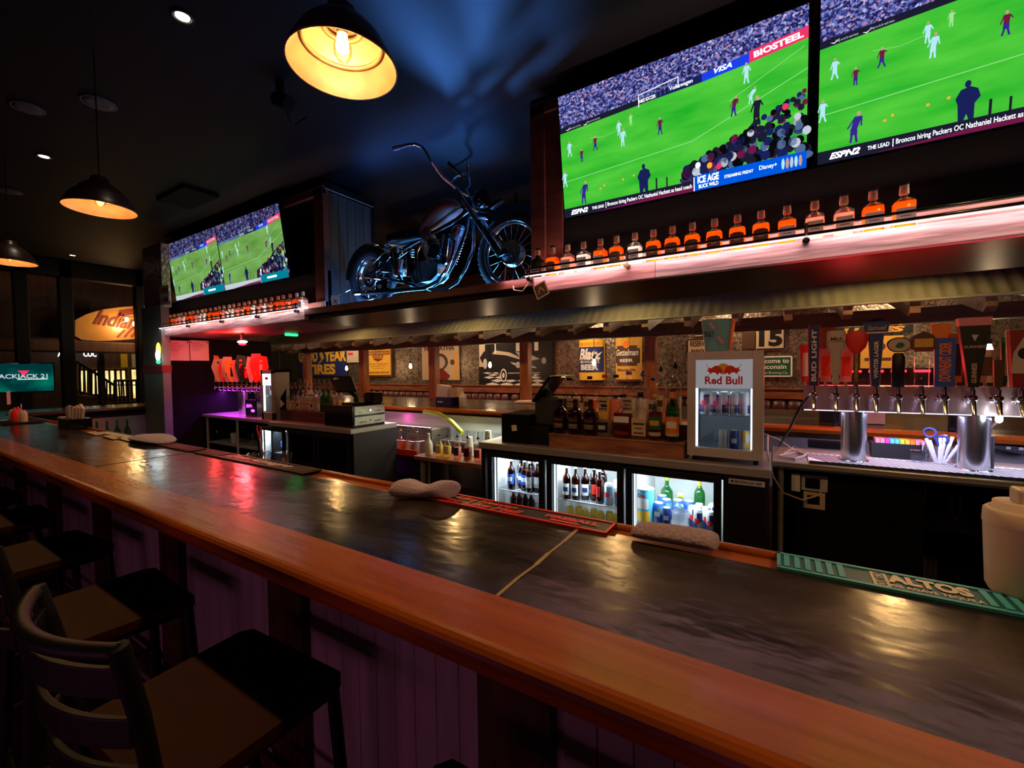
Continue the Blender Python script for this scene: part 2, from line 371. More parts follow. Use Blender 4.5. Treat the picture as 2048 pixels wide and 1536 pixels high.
# ------------------------------------------------------------------ the near bar
BX0, BX1, BZ = -8.3, 2.6, 1.07
Y0, Y1, Y2, Y3 = .612, .770, 1.232, 1.33
bar = thing('bar_counter', 'long bar with black stone top, varnished mahogany rail and panelled front', 'bar counter', (-2.8, 1.0, 0))
seams = [BX0, -3.14, -.521, BX1]
for i in range(3):
    o = MB().box((seams[i]+.002, Y1, BZ-.03), (seams[i+1]-.002, Y2, BZ), 'slate').build('stone_slab', bar, .002)
MB().box((-3.150, Y1+.01, BZ-.004), (-3.132, Y2-.01, BZ+.0006), 'seam').build('slab_seam', bar)
b = MB(); q = [(-.521, Y1+.004), (-.523, .87), (-.519, .95), (-.522, 1.03), (-.52, 1.12), (-.522, Y2-.004)]
for (x0_, y0_), (x1_, y1_) in zip(q, q[1:]):
    wd = .004+.005*random.random()
    b.add([(x0_-wd, y0_, BZ+.0009), (x0_+wd*.6, y0_, BZ+.0009), (x1_+wd*.6, y1_, BZ+.0009), (x1_-wd, y1_, BZ+.0009)], [(0, 1, 2, 3)], 'resin')
b.build('slab_seam', bar, label='pale resin seam')
# rail: flat top, rounded nose, cove below
prof = [(Y1, BZ+.004), (Y0+.03, BZ+.002)]+[(Y0+.022-.024*sin(a), BZ-.022+.024*cos(a)) for a in [i*PI/8 for i in range(0, 5)]]+[(Y0, BZ-.04), (Y0+.01, BZ-.058), (Y0+.03, BZ-.064), (Y0+.05, BZ-.062), (Y1, BZ-.062)]
b = MB()
for a_, c_ in ((BX0, -2.2), (-2.198, BX1)): b.prism([(p_[0], p_[1]) for p_ in prof], (a_, 0, 0), (0, 1, 0), (0, 0, 1), (c_-a_, 0, 0), 'mahogany')
b.build('wood_rail', bar)
b = MB().box((BX0, Y2, BZ-.035), (BX1, Y3, BZ-.012), 'mahogany').tube([(BX0, Y3, BZ-.008), (BX1, Y3, BZ-.008)], .014, 'mahogany', 10)
b.build('service_ledge', bar)
MB().box((BX0, .86, .12), (BX1, .90, BZ-.06), 'galv_panel').build('front_wall', bar)
for i in range(12):                                        # vertical boards
    x1_ = 2.17-i*.93; x0_ = x1_-.71
    b = MB(); n_ = 9
    for k in range(n_): b.box((x0_+k*.71/n_+.0006, .852, .14), (x0_+(k+1)*.71/n_-.0006, .862, BZ-.075), 'galv_panel')
    b.build('front_panel', bar, .003)
for i in range(12):
    x_ = 2.17+.22-i*.93-.22
    MB().box((x_+.0, .825, .0), (x_+.2, .87, BZ-.062), 'post_wood').build('post', bar, .004)
MB().box((BX0, .835, 0), (BX1, .86, .14), 'post_wood').build('kick_board', bar)
MB().box((BX0, 1.1, .0), (BX1, 1.12, BZ-.04), 'black_paint').build('back_wall', bar)
MB().tube([(BX0, .72, .2), (BX1, .72, .2)], .024, 'chrome_soft', 12).build('foot_rail', bar)
# far end leg of the bar and the opposite bar
leg = thing('bar_return', 'far end leg of the bar joining the two long counters', 'bar counter', (-8.8, 2.5, 0))
MB().box((-9.25, Y0, BZ-.04), (-8.31, 5.4, BZ), 'slate').build('stone_slab', leg, .01)
MB().box((-9.1, .9, 0), (-8.45, 5.2, BZ-.04), 'wall_dark').build('front_wall', leg)
MB().tube([(-8.31, 1.35, BZ-.02), (-8.31, 4.3, BZ-.02)], .025, 'mahogany_dark', 10).build('wood_rail', leg)
MB().box((-8.44, 1.4, .42), (-8.40, 4.1, .93), 'steel_dull').build('splash_panel', leg)
opp = thing('opposite_bar', 'opposite bar counter with dark red wooden edge under the shed roof', 'bar counter', (-3, 4.9, 0))
MB().box((-8.3, 4.36, BZ-.04), (3.6, 5.9, BZ), 'slate').build('stone_slab', opp)
prof2 = [(4.28, BZ-.05), (4.26, BZ-.02), (4.28, BZ), (4.38, BZ+.003), (4.38, BZ-.06)]
MB().prism(prof2, (-8.3, 0, 0), (0, 1, 0), (0, 0, 1), (11.9, 0, 0), 'mahogany').build('wood_rail', opp)
MB().box((-8.3, 4.5, 0), (3.6, 5.6, BZ-.04), 'steel_dull').build('back_wall', opp)

# ------------------------------------------------------------------ booths along the back wall
for i in range(7):
    x0_ = -10.4+i*1.95
    t = thing('booth_bench', 'dark red tufted booth bench back below the tin wall, %s from the left' % ['first', 'second', 'third', 'fourth', 'fifth', 'sixth', 'seventh'][i], 'booth', (x0_+.95, WY-.3, 0), 'red booths along the back wall')
    b = MB()
    for k in range(10):
        x_ = x0_+.02+k*.19
        b.loft((x_+.095, WY-.16, .5), [(0, .09, .06, 3), (.47, .09, .07, 3), (.56, .085, .05, 3), (.575, .05, .02, 3)], 'booth_red', 12)
    b.build('backrest', t); MB().box((x0_+.02, WY-.7, .0), (x0_+1.92, WY-.1, .5), 'booth_red').build('seat', t, .03)

# ------------------------------------------------------------------ shed roof over the opposite bar
aw = thing('shed_roof', 'corrugated metal shed roof on timber posts above the opposite bar', 'awning', (-3.5, 5.5, 2.0))
e0 = Vector((0, 5.0, 2.135)); e1 = Vector((0, 5.32, 2.44))
b = MB(); n_ = 1040; x0_, x1_ = -9.4, 3.6; vs = []; fs = []
up = (e1-e0).normalized(); nn = Vector((1, 0, 0)).cross(up)
for j in range(3):
    for i in range(n_+1):
        p_ = e0.lerp(e1, [0, .12, 1][j]); h_ = (.006*sin(2*PI*i/8) if j else .004*sin(2*PI*i/8))
        q_ = p_+nn*(-h_); vs.append((x0_+(x1_-x0_)*i/n_, q_.y+(-.012 if j == 0 else 0), q_.z-(.018 if j == 0 else 0)))
for j in range(2):
    for i in range(n_): k = j*(n_+1)+i; fs.append((k, k+1, k+n_+2, k+n_+1))
b.add(vs, fs, 'galv_roof', True); b.build('corrugated_sheet', aw)
MB().tube([(x0_, 4.985, 2.128), (x1_, 4.985, 2.128)], .014, 'galv_roof', 8).build('eave_edge', aw)
for i in range(28):
    x_ = -9.2+i*.463
    MB().prism([(5.03, 2.10), (5.02, 2.02+.02*(i % 2)), (5.08, 2.0), (7.4, 2.60), (7.4, 2.72), (5.05, 2.13)], (x_, 0, 0), (0, 1, 0), (0, 0, 1), (.07, 0, 0), 'rafter').build('rafter', aw, .004)
MB().box((-9.4, 5.62, 1.985), (3.6, 5.78, 2.13), 'beam').build('beam', aw, .006)
for i in range(7):
    x_ = [-8.8, -6.94, -5.11, -3.26, -1.39, .46, 2.31][i]
    MB().box((x_-.07, 5.63, BZ), (x_+.07, 5.77, 1.985), 'post_orange').build('post', aw, .008)
b = MB()
for i in range(9): b.box((-9.4+i*1.45, 5.9, 2.75), (-9.4+i*1.45+1.43, 7.5, 2.78), 'pine')
b.build('roof_board', aw)

# ------------------------------------------------------------------ overhead cabinet over the back bar
SZ0 = 2.105
cab = thing('overhead_cabinet', 'long dark red wooden overhead cabinet holding televisions, bottle shelves and the motorcycle bay', 'overhead cabinet', (-2.8, 3.1, SZ0))
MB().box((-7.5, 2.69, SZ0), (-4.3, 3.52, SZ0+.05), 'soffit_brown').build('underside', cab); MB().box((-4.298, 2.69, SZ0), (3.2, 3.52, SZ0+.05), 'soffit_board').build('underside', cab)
for a_, c_, m_ in ((-7.56, -7.2, 'barn_wood'), (-7.198, -5.6, 'barn_wood_pink'), (-5.598, -4.1, 'barn_wood'), (-1.44, -.62, 'barn_wood_pink'), (-.618, 1.1, 'barn_wood'), (1.102, 3.2, 'barn_wood_pink')):
    MB().box((a_, 2.64, SZ0+.0), (c_, 2.69, SZ0+.10), m_).build('fascia_board', cab, .002)
MB().box((-4.1, 2.64, SZ0+.045), (-1.44, 2.69, SZ0+.105), 'cabinet_wood_x').build('platform_edge', cab, .003)
MB().box((-7.6, 2.69, SZ0+.05), (3.2, 3.52, SZ0+.10), 'black_paint').build('platform', cab)
for (xa, xb) in ((-8.05, -4.04), (-1.57, 3.2)):
    ya = 2.86
    MB().box((xa, 3.46, SZ0+.1), (xb, 3.52, 3.56), 'black_soft').build('back_panel', cab)
    MB().box((xa, ya, 3.50), (xb, 3.52, 3.56), 'black_soft').build('top_panel', cab)
    MB().box((xa, ya-.02, 3.43), (xb, ya+.02, 3.52), 'cabinet_wood_x').build('header', cab, .004)
    MB().box((xa, ya+.02, SZ0+.1), (xb, ya+.06, 2.64), 'black_soft').build('lower_panel', cab)
    MB().box((xa, ya-.03, SZ0+.1), (xb, ya+.02, SZ0+.205), 'barn_wood_pink').build('back_board', cab, .002)
MB().box((-1.57, 2.84, SZ0+.1), (-1.45, 2.92, 3.5), 'cabinet_wood').build('frame_post', cab, .006)
MB().box((-1.45, 2.86, SZ0+.1), (-1.32, 2.92, 3.45), 'cabinet_wood').build('frame_post', cab, .004)
MB().box((-4.20, 2.84, SZ0+.1), (-4.04, 2.92, 3.5), 'cabinet_wood').build('frame_post', cab, .006)
MB().box((-8.05, 2.84, SZ0+.1), (-7.9, 2.92, 3.5), 'cabinet_wood').build('frame_post', cab, .006)
b = MB()
for k in range(5): b.box((-4.062, 2.92+k*.11, SZ0+.1), (-4.04, 3.02+k*.11+.005, 3.47), 'side_board')
b.build('side_panel', cab, .003)
MB().box((-1.57, 2.92, SZ0+.1), (-1.55, 3.5, 3.5), 'side_board').build('side_panel', cab)
MB().tube([(-4.04, 2.86, 3.49), (-4.04, 3.5, 3.49)], .006, 'steel_dull', 6).build('conduit', cab)
# pipe guard rails in front of the bottles
def guard(xa, xb, brk):
    r = thing('guard_rail', '', 'rail', ((xa+xb)/2, 2.62, SZ0+.1))
    MB().tube([(xa, 2.615, SZ0+.158), (xb, 2.615, SZ0+.158)], .0075, 'black_gloss', 8).build('upper_pipe', r)
    MB().tube([(xa, 2.615, SZ0+.122), (xb, 2.615, SZ0+.122)], .0075, 'black_gloss', 8).build('lower_pipe', r)
    for x_ in brk:
        MB().tube([(x_, 2.612, SZ0+.175), (x_, 2.612, SZ0+.09)], .008, 'black_gloss', 8).cyl((x_, 2.64, SZ0+.088), (x_, 2.60, SZ0+.088), .016, 'black_gloss').build('bracket', r)
    MB().tube([(xa, 2.628, SZ0+.112), (xb, 2.628, SZ0+.112)], .004, 'led_pink', 6).build('light_strip', r, label='glowing pinkish white light strip')
    return r
guard(-1.5, 3.1, [-1.46, -.78, .12, 1.02, 1.92])['label'] = 'black pipe guard rail with light strip before the right bottle shelf'
guard(-7.56, -4.15, [-7.5, -6.65, -5.75, -4.95, -4.2])['label'] = 'black pipe guard rail with light strip before the left bottle shelf'
# ------------------------------------------------------------------ televisions
for n_, c_, s_ in (('tv_white', (.9, .95, 1), 1.6), ('tv_grey', (.55, .62, .7), 1), ('tv_navy', (.01, .015, .10), 1), ('tv_dark', (.012, .012, .03), 1), ('tv_black', (.003, .003, .004), 1),
                   ('tv_maroon', (.16, .01, .06), 1), ('tv_red', (.75, .03, .12), 1.2), ('tv_blue', (.01, .05, .75), 1.1), ('tv_banner', (.0, .10, .75), 1), ('tv_teal', (.0, .22, .30), 1),
                   ('tv_kitblue', (.04, .02, .28), 1), ('tv_kitwhite', (.42, .75, .85), 1.1), ('tv_line', (.35, .8, .3), 1), ('tv_skin', (.6, .35, .25), 1), ('tv_orange', (.95, .45, .05), 1), ('tv_steelblue', (.08, .14, .3), 1)):
    emi(n_, c_, s_)
def pitch_mat(name, c1, c2, s):
    m, n, l, out = nt(name); e = n.new('ShaderNodeEmission'); l.new(e.outputs[0], out.inputs[0]); e.inputs[1].default_value = s
    v = coords(n, l, (1.6, 1, 7.5), rot=(0, .12, 0)); t = n.new('ShaderNodeTexNoise'); t.inputs['Scale'].default_value = 1.3; t.inputs['Detail'].default_value = 4; l.new(v, t.inputs['Vector'])
    r = n.new('ShaderNodeValToRGB'); r.color_ramp.elements[0].position = .3; r.color_ramp.elements[1].position = .7
    r.color_ramp.elements[0].color = (*c1, 1); r.color_ramp.elements[1].color = (*c2, 1); l.new(t.outputs[0], r.inputs[0]); l.new(r.outputs[0], e.inputs[0])
pitch_mat('tv_pitch', (.012, .42, .02), (.10, .62, .05), 1.05); pitch_mat('tv_pitch_pale', (.10, .27, .04), (.22, .46, .12), 1)
def crowd_mat(name, sc, s):
    m, n, l, out = nt(name); e = n.new('ShaderNodeEmission'); l.new(e.outputs[0], out.inputs[0]); e.inputs[1].default_value = s
    v = coords(n, l, (sc, sc, sc)); t = n.new('ShaderNodeTexVoronoi'); t.inputs['Scale'].default_value = 1; l.new(v, t.inputs['Vector'])
    sp = n.new('ShaderNodeSeparateColor'); l.new(t.outputs['Color'], sp.inputs[0])
    r = n.new('ShaderNodeValToRGB'); l.new(sp.outputs[0], r.inputs[0]); cr = r.color_ramp
    cr.elements[0].color = (.008, .008, .05, 1); cr.elements[1].color = (.55, .62, 1, 1); cr.elements[1].position = 1
    for p_, c_ in ((.35, (.03, .03, .18, 1)), (.6, (.10, .12, .42, 1)), (.82, (.26, .3, .7, 1)), (.9, (.5, .2, .3, 1))):
        el = cr.elements.new(p_); el.color = c_
    l.new(r.outputs[0], e.inputs[0])
crowd_mat('tv_crowd', 96, .95); crowd_mat('tv_crowd_pale', 50, .42)
TW, TH = 1.44, .81
def player(a, x, y, h, m, lean=0, m2=None, skin='tv_skin', seed=0):
    r = random.Random(seed); wd = h*.12; st = h*(.05+.10*r.random())
    m2 = m2 or m
    a.poly([(x-wd*.7, y+h*.42), (x+wd*.7, y+h*.42), (x+wd+lean*h, y+h*.80), (x-wd*.8+lean*h, y+h*.82)], m, 4)
    a.poly([(x-wd*.8, y+h*.25), (x+wd*.8, y+h*.25), (x+wd*.75, y+h*.46), (x-wd*.75, y+h*.46)], m2, 5)
    a.line([(x-wd*.4, y+h*.28), (x-st, y+h*.02)], wd*.55, m2, 4); a.line([(x+wd*.4, y+h*.28), (x+st, y)], wd*.55, m2, 4)
    a.line([(x-wd*.7+lean*h, y+h*.78), (x-wd*1.45, y+h*.48)], wd*.36, m, 4); a.line([(x+wd*.8+lean*h, y+h*.78), (x+wd*1.6, y+h*(.46+.22*r.random()))], wd*.36, m, 4)
    a.disc(x+lean*h*1.2, y+h*.90, h*.055, h*.07, skin, 5, 10)
def screen(pale=False):
    pit, cr, wh = ('tv_pitch_pale', 'tv_crowd_pale', 'tv_grey') if pale else ('tv_pitch', 'tv_crowd', 'tv_white')
    a = Art((0, 0, 0), (1, 0, 0), (0, 0, 1), .0004)
    X = lambda u: (u-.5)*TW
    Y = lambda v: v*TH
    a.rect(X(0), 0, X(1), TH, 'tv_black', 0)
    a.poly([(X(0), Y(.075)), (X(1), Y(.075)), (X(1), Y(.80)), (X(0), Y(.70))], pit, 1)
    a.poly([(X(0), Y(.70)), (X(1), Y(.80)), (X(1), Y(1)), (X(0), Y(1))], cr, 1)
    a.poly([(X(0), Y(.70)), (X(.44), Y(.735)), (X(.44), Y(.775)), (X(0), Y(.745))], 'tv_dark' if not pale else 'tv_steelblue', 2)
    a.poly([(X(.44), Y(.735)), (X(.64), Y(.745)), (X(.64), Y(.80)), (X(.44), Y(.78))], 'tv_navy', 2)
    a.poly([(X(.64), Y(.745)), (X(.81), Y(.765)), (X(.81), Y(.83)), (X(.64), Y(.80))], 'tv_blue', 2)
    a.poly([(X(.81), Y(.765)), (X(1), Y(.80)), (X(1), Y(.87)), (X(.81), Y(.84))], 'tv_red', 2)
    for u in (.03, .12): a.poly([(X(u), Y(.722)), (X(u+.012), Y(.712)), (X(u+.028), Y(.735)), (X(u+.012), Y(.718))], wh, 3)
    a.text('Things we do for each dream.', X(.045), Y(.713), X(.11), Y(.732), 'tv_grey', 3, 0, ang=.03); a.text('Things we do for each dream.', X(.14), Y(.72), X(.205), Y(.738), 'tv_grey', 3, 0, ang=.03)
    a.text('NIKE SOCCER', X(.385), Y(.742), X(.455), Y(.768), wh, 3, .02, ang=.04); a.text('Volkswagen', X(.512), Y(.752), X(.605), Y(.79), wh, 3, .01, ang=.04)
    a.text('VISA', X(.685), Y(.775), X(.75), Y(.81), wh, 3, .03, .3, ang=.06); a.text('BIOSTEEL', X(.825), Y(.80), X(.985), Y(.84), wh, 3, .04, ang=.09)
    # goal frame and pitch markings
    a.line([(X(.382), Y(.715)), (X(.382), Y(.80)), (X(.548), Y(.835)), (X(.548), Y(.76))], .004, wh, 4)
    for k in range(9): a.line([(X(.385+.018*k), Y(.72+.005*k)), (X(.385+.018*k), Y(.80+.004*k))], .0008, 'tv_grey', 3)
    a.line([(X(0), Y(.30)), (X(.6), Y(.36)), (X(1), Y(.62))], .0035, 'tv_line', 3); a.line([(X(.6), Y(.36)), (X(.96), Y(.78))], .0001, 'tv_line', 3)
    a.line([(X(.15), Y(.60)), (X(.22), Y(.58)), (X(.30), Y(.60))], .002, 'tv_line', 3)
    a.line([(X(.74), Y(.56)), (X(.99), Y(.76))], .0025, 'tv_line', 3)
    W, K = ('tv_kitwhite', 'tv_kitblue')
    for i, (u, v, h, m, ln) in enumerate(((.045, .50, .13, W, 0), (.105, .43, .11, 'tv_maroon', 0), (.175, .49, .12, 'tv_maroon', 0), (.29, .55, .12, W, 0), (.305, .46, .14, W, .05), (.47, .47, .13, 'tv_maroon', 0),
                                  (.012, .26, .14, W, 0), (.105, .09, .19, K, .1), (.345, .60, .09, 'tv_line', 0), (.80, .64, .14, W, 0), (.755, .45, .14, 'tv_maroon', .1), (.815, .50, .11, W, .2), (.835, .35, .2, 'tv_dark', .02))):
        player(a, X(u), Y(v), Y(h), m, ln, 'tv_kitblue' if m == 'tv_maroon' else None, seed=i)
    if not pale:
        for u, v in ((.19, .18), (.21, .20), (.30, .21), (.35, .22)): a.disc(X(u), Y(v), .007, .007, 'tv_orange', 4, 8)
    # man in a dark coat and the near crowd
    a.poly([(X(.375), Y(.075)), (X(.372), Y(.17)), (X(.366), Y(.20)), (X(.378), Y(.245)), (X(.40), Y(.255)), (X(.418), Y(.235)), (X(.425), Y(.19)), (X(.412), Y(.16)), (X(.412), Y(.075)), (X(.40), Y(.075)), (X(.394), Y(.11)), (X(.388), Y(.075))], 'tv_navy', 5)
    a.disc(X(.394), Y(.27), .011, .016, 'tv_navy', 5, 10); a.rect(X(.445), Y(.075), X(.452), Y(.16), 'tv_dark', 4); a.rect(X(.49), Y(.075), X(.496), Y(.15), 'tv_dark', 4)
    r = random.Random(3)
    for k in range(230):
        u = .56+.44*r.random(); vm = .16+(u-.56)/.44*.34; v = .12+r.random()*(vm-.12)
        sc = .011+.015*(1-(v-.1)/.4)
        m = r.choice(['tv_black', 'tv_dark', 'tv_navy', 'tv_dark', 'tv_black', 'tv_maroon', 'tv_navy', 'tv_steelblue', 'tv_grey' if r.random() < .2 else 'tv_black'])
        a.disc(X(u), Y(v), sc, sc*1.1, m, 5+(k % 4), 9)
        if k % 3 == 0: a.disc(X(u), Y(v)-sc*1.2, sc*1.3, sc*.8, r.choice(['tv_dark', 'tv_navy', 'tv_steelblue', 'tv_maroon']), 5+(k % 3), 9)
    for u, v, m in ((.665, .16, 'tv_orange'), (.93, .42, 'tv_red'), (.70, .14, 'tv_red'), (.62, .18, 'tv_white')): a.disc(X(u), Y(v), .015, .018, m, 9, 10)
    # ticker
    a.rect(X(0), Y(.0), X(1), Y(.078), 'tv_dark' if not pale else 'tv_grey', 10); a.poly([(X(.15), Y(0)), (X(.6), Y(0)), (X(.6), Y(.05)), (X(.35), Y(.02))], 'tv_maroon', 11)
    a.text('ESPN2', X(.035), Y(.018), X(.125), Y(.058), wh, 12, .045, .35); a.text('THE LEAD', X(.145), Y(.026), X(.205), Y(.05), wh, 12, .02)
    a.rect(X(.213), Y(.015), X(.2155), Y(.062), wh, 12)
    a.text('Broncos hiring Packers OC Nathaniel Hackett as head coach', X(.222), Y(.018), X(.595), Y(.058), wh, 12, .012)
    a.rect(X(.602), Y(.0), X(.606), Y(.10), wh, 12)
    a.rect(X(.606), Y(.0), X(1), Y(.108), 'tv_teal' if pale else 'tv_banner', 11)
    if pale: a.rect(X(.70), Y(.04), X(.84), Y(.07), 'tv_white', 12)
    else:
        a.text('ICE AGE', X(.618), Y(.048), X(.70), Y(.10), wh, 12, .04); a.text('BUCK WILD', X(.622), Y(.012), X(.698), Y(.04), wh, 12, .03)
        a.text('STREAMING FRIDAY', X(.72), Y(.045), X(.825), Y(.067), wh, 12, .02); a.text('Disney+', X(.845), Y(.04), X(.905), Y(.078), wh, 12, .01)
        for k in range(5): a.disc(X(.925+.014*k), Y(.055), .008, .03, ['tv_kitwhite', 'tv_skin', 'tv_grey'][k % 3], 12, 8)
    return a
tilt = math.atan2(.104, .805)
def tv(x, label, pale, proto=[None, None]):
    k = int(pale)
    if proto[k] is None:
        t = thing('television', label, 'television', (0, 0, 0), 'televisions in the overhead cabinet')
        c = MB().box((-TW/2-.012, .003, -.022), (TW/2+.012, .05, TH+.012), 'black_gloss').build('casing', t, .004)
        screen(pale).build('screen', t)
        MB().box((-TW/2-.012, -.004, -.024), (TW/2+.012, .004, -.012), 'chrome_soft').build('bottom_trim', t)
        MB().box((-.05, -.006, -.034), (.05, .006, -.022), 'chrome_soft').build('badge_bar', t, .002)
        MB().box((-.2, .05, .2), (.2, .30, .6), 'black_paint').build('wall_mount', t)
        proto[k] = t; o = t
    else: o = dup(proto[k], (0, 0, 0))
    o['label'] = label; o.location = (x, 2.885, 2.655); o.rotation_euler = (tilt, 0, 0); return o
tv(-.59, 'large television with football match and blue banner, left of the right pair', False)
tv(.90, 'large television showing football, cut off by the right photo edge', False)
tv(-6.93, 'left television of the far pair above the left bottle shelf', True)
tv(-5.47, 'right television of the far pair above the left bottle shelf', True)

# ------------------------------------------------------------------ bottles
def lathe_round(prof): return [(z, r, r, 2) for r, z in prof]
def bottle_mesh(b, kind, R, H, m, inset=0, z0=0, z1=1.0, n=20):
    E = {'square': 5, 'flask': 4, 'round': 2, 'six': 3}[kind]
    if kind == 'square': pr = [(.92, 0, E), (1, .02, E), (1, .54, E), (.94, .60, E), (.62, .66, 3), (.40, .70, 2), (.36, .74, 2), (.41, .80, 2), (.40, .86, 2), (.33, .93, 2), (.34, .95, 2)]
    elif kind == 'flask': pr = [(.9, 0, E), (1, .03, E), (1, .50, E), (.9, .58, 3), (.5, .65, 2), (.28, .72, 2), (.27, .9, 2), (.31, .93, 2)]
    elif kind == 'six': pr = [(.94, 0, 2), (1, .02, 2), (1, .50, 2), (.85, .58, 2), (.5, .68, 2), (.36, .78, 2), (.30, .93, 2), (.34, .95, 2)]
    else: pr = [(.94, 0, 2), (1, .02, 2), (1, .58, 2), (.90, .66, 2), (.55, .73, 2), (.36, .80, 2), (.33, .92, 2), (.37, .94, 2)]
    ry = R*(.62 if kind == 'flask' else 1)
    secs = []
    for k, (r, z, e) in enumerate(pr):
        if z < z0 or z > z1: continue
        secs.append((z*H+(inset if z == 0 else 0), R*r-inset, ry*r-inset, e))
    if z1 < .95: 
        last = secs[-1]; secs.append((z1*H, last[1]*.995, last[2]*.995, last[3]))
    return b.loft((0, 0, 0), secs, m, n)
def make_bottle(name, label, kind='square', R=.042, H=.222, gl='glass', liq='whiskey', fill=.6, cap='c_black', caph=.06, lab=(), sleeve=None, pourer=False, cat='bottle'):
    t = thing(name, label, cat)
    bottle_mesh(MB(), kind, R, H, gl).build('glass_body', t)
    if liq: bottle_mesh(MB(), kind, R, H, liq, .003, 0, fill).build('liquid', t)
    neck = R*(.40 if kind == 'square' else .34)
    MB().loft((0, 0, 0), [(H*.93, neck, neck, 2), (H*.935, neck*1.12, neck*1.12, 2), (H*(.935+caph), neck*1.08, neck*1.08, 2), (H*(.94+caph), neck*.8, neck*.8, 2)], cap, 14).build('cap', t)
    if sleeve: MB().loft((0, 0, 0), [(H*.76, neck*1.08, neck*1.08, 2), (H*.86, neck*1.08, neck*1.08, 2), (H*.93, neck*.96, neck*.96, 2)], sleeve, 14, caps=False).build('neck_label', t)
    if pourer:
        MB().loft((0, 0, H*(.94+caph)), [(0, neck*.7, neck*.7, 2), (.012, neck*.5, neck*.5, 2)], 'c_black', 12).tube([(0, 0, H*(.94+caph)+.01), (0, 0, H*(.94+caph)+.035), (.012, -.006, H*(.94+caph)+.062)], .0038, 'chrome', 8).build('pourer', t)
    ry = R*(.62 if kind == 'flask' else 1)
    for z0, z1, wfrac, m, art in lab:
        if kind in ('square', 'flask'):
            a = Art((0, -ry-.0008, 0), (1, 0, 0), (0, 0, 1), .0005)
            wd = R*wfrac
            if art == 'crest': a.poly([(-wd, z0*H+.012), (-wd*.5, z0*H+.002), (0, z0*H-.006), (wd*.5, z0*H+.002), (wd, z0*H+.012), (wd, z1*H-.006), (wd*.45, z1*H+.004), (-wd*.45, z1*H+.004), (-wd, z1*H-.006)], m, 1); a.disc(0, (z0+z1)*H/2+.003, wd*.42, wd*.28, 'c_tan', 2); a.disc(0, (z0+z1)*H/2+.003, wd*.32, wd*.2, m, 3)
            else:
                a.rect(-wd, z0*H, wd, z1*H, m, 1)
                if art: a.rect(-wd*.8, z0*H+(z1-z0)*H*.62, wd*.8, z0*H+(z1-z0)*H*.74, art, 2); a.rect(-wd*.55, z0*H+(z1-z0)*H*.4, wd*.55, z0*H+(z1-z0)*H*.46, art, 2); a.rect(-wd*.7, z0*H+(z1-z0)*H*.12, wd*.7, z0*H+(z1-z0)*H*.2, art, 2)
            a.build('label', t)
        else:
            b = MB().loft((0, 0, 0), [(z0*H, R+.0006, R+.0006, 2), (z1*H, R+.0006, R+.0006, 2)], m, 16, -PI/2-wfrac, -PI/2+wfrac, caps=False)
            if art:
                zc = (z0+z1)/2*H; dz = (z1-z0)*H*.2
                b.loft((0, 0, 0), [(zc-dz, R+.0012, R+.0012, 2), (zc+dz, R+.0012, R+.0012, 2)], art, 12, -PI/2-wfrac*.6, -PI/2+wfrac*.6, caps=False)
            b.build('label', t)
    return t
ORD = ['first', 'second', 'third', 'fourth', 'fifth', 'sixth', 'seventh', 'eighth', 'ninth', 'tenth', 'eleventh', 'twelfth', 'thirteenth', 'fourteenth', 'fifteenth', 'sixteenth', 'seventeenth', 'eighteenth', 'nineteenth', 'twentieth', 'twenty-first', 'twenty-second', 'twenty-third', 'twenty-fourth', 'twenty-fifth', 'twenty-sixth', 'twenty-seventh', 'twenty-eighth', 'twenty-ninth', 'thirtieth']
SW = dict(R=.043, H=.228, kind='square', cap='c_black', caph=.045, sleeve='c_tan')
kinds = {
 'A': Proto(make_bottle('whiskey_bottle', '', liq='whiskey', fill=.60, lab=[(.16, .46, .8, 'c_brown', 'crest')], **SW)),
 'B': Proto(make_bottle('whiskey_bottle', '', liq='whiskey', fill=.58, lab=[(.14, .44, .82, 'c_silver', 'c_brown')], **SW)),
 'C': Proto(make_bottle('whiskey_bottle', '', liq='pink_drink', fill=.54, lab=[(.14, .46, .8, 'c_beige', 'c_brown')], **SW)),
 'D': Proto(make_bottle('whiskey_bottle', '', liq='clear_drink', fill=.54, lab=[(.14, .46, .75, 'c_silver', 'c_black')], **SW)),
 'K': Proto(make_bottle('whiskey_bottle', '', gl='c_black', liq=None, lab=[(.30, .36, .8, 'c_pink', None), (.12, .25, .8, 'c_pink', None)], **SW))}
dsc = {'A': 'amber bottle with dark crest', 'B': 'amber bottle with grey label', 'C': 'pinkish half clear bottle', 'D': 'clear square bottle', 'K': 'black bottle with pink label'}
bt = [1075, 1105, 1135, 1167, 1201, 1233, 1270, 1307, 1345, 1385, 1429, 1475, 1522, 1574, 1629, 1687, 1745, 1807]
for i, (x, k) in enumerate(zip(bt, 'KACDBADAAAAAABCCBB')):
    kinds[k]((py(x, 450, 2.74).x, 2.74, SZ0+.1005), 0, '%s, %s from the left on the right shelf' % (dsc[k], ORD[i]), 'whiskey bottles on the right lit shelf')
seq = 'KACCDBACDDAABCDDCCADCDCABCBDK'
for i in range(28):
    x = -7.50+i*.1195
    kinds[seq[i]]((x, 2.74+.004*(i % 3), SZ0+.1005), 0, '%s, %s from the left on the left shelf' % (dsc[seq[i]], ORD[i]), 'whiskey bottles on the left lit shelf')
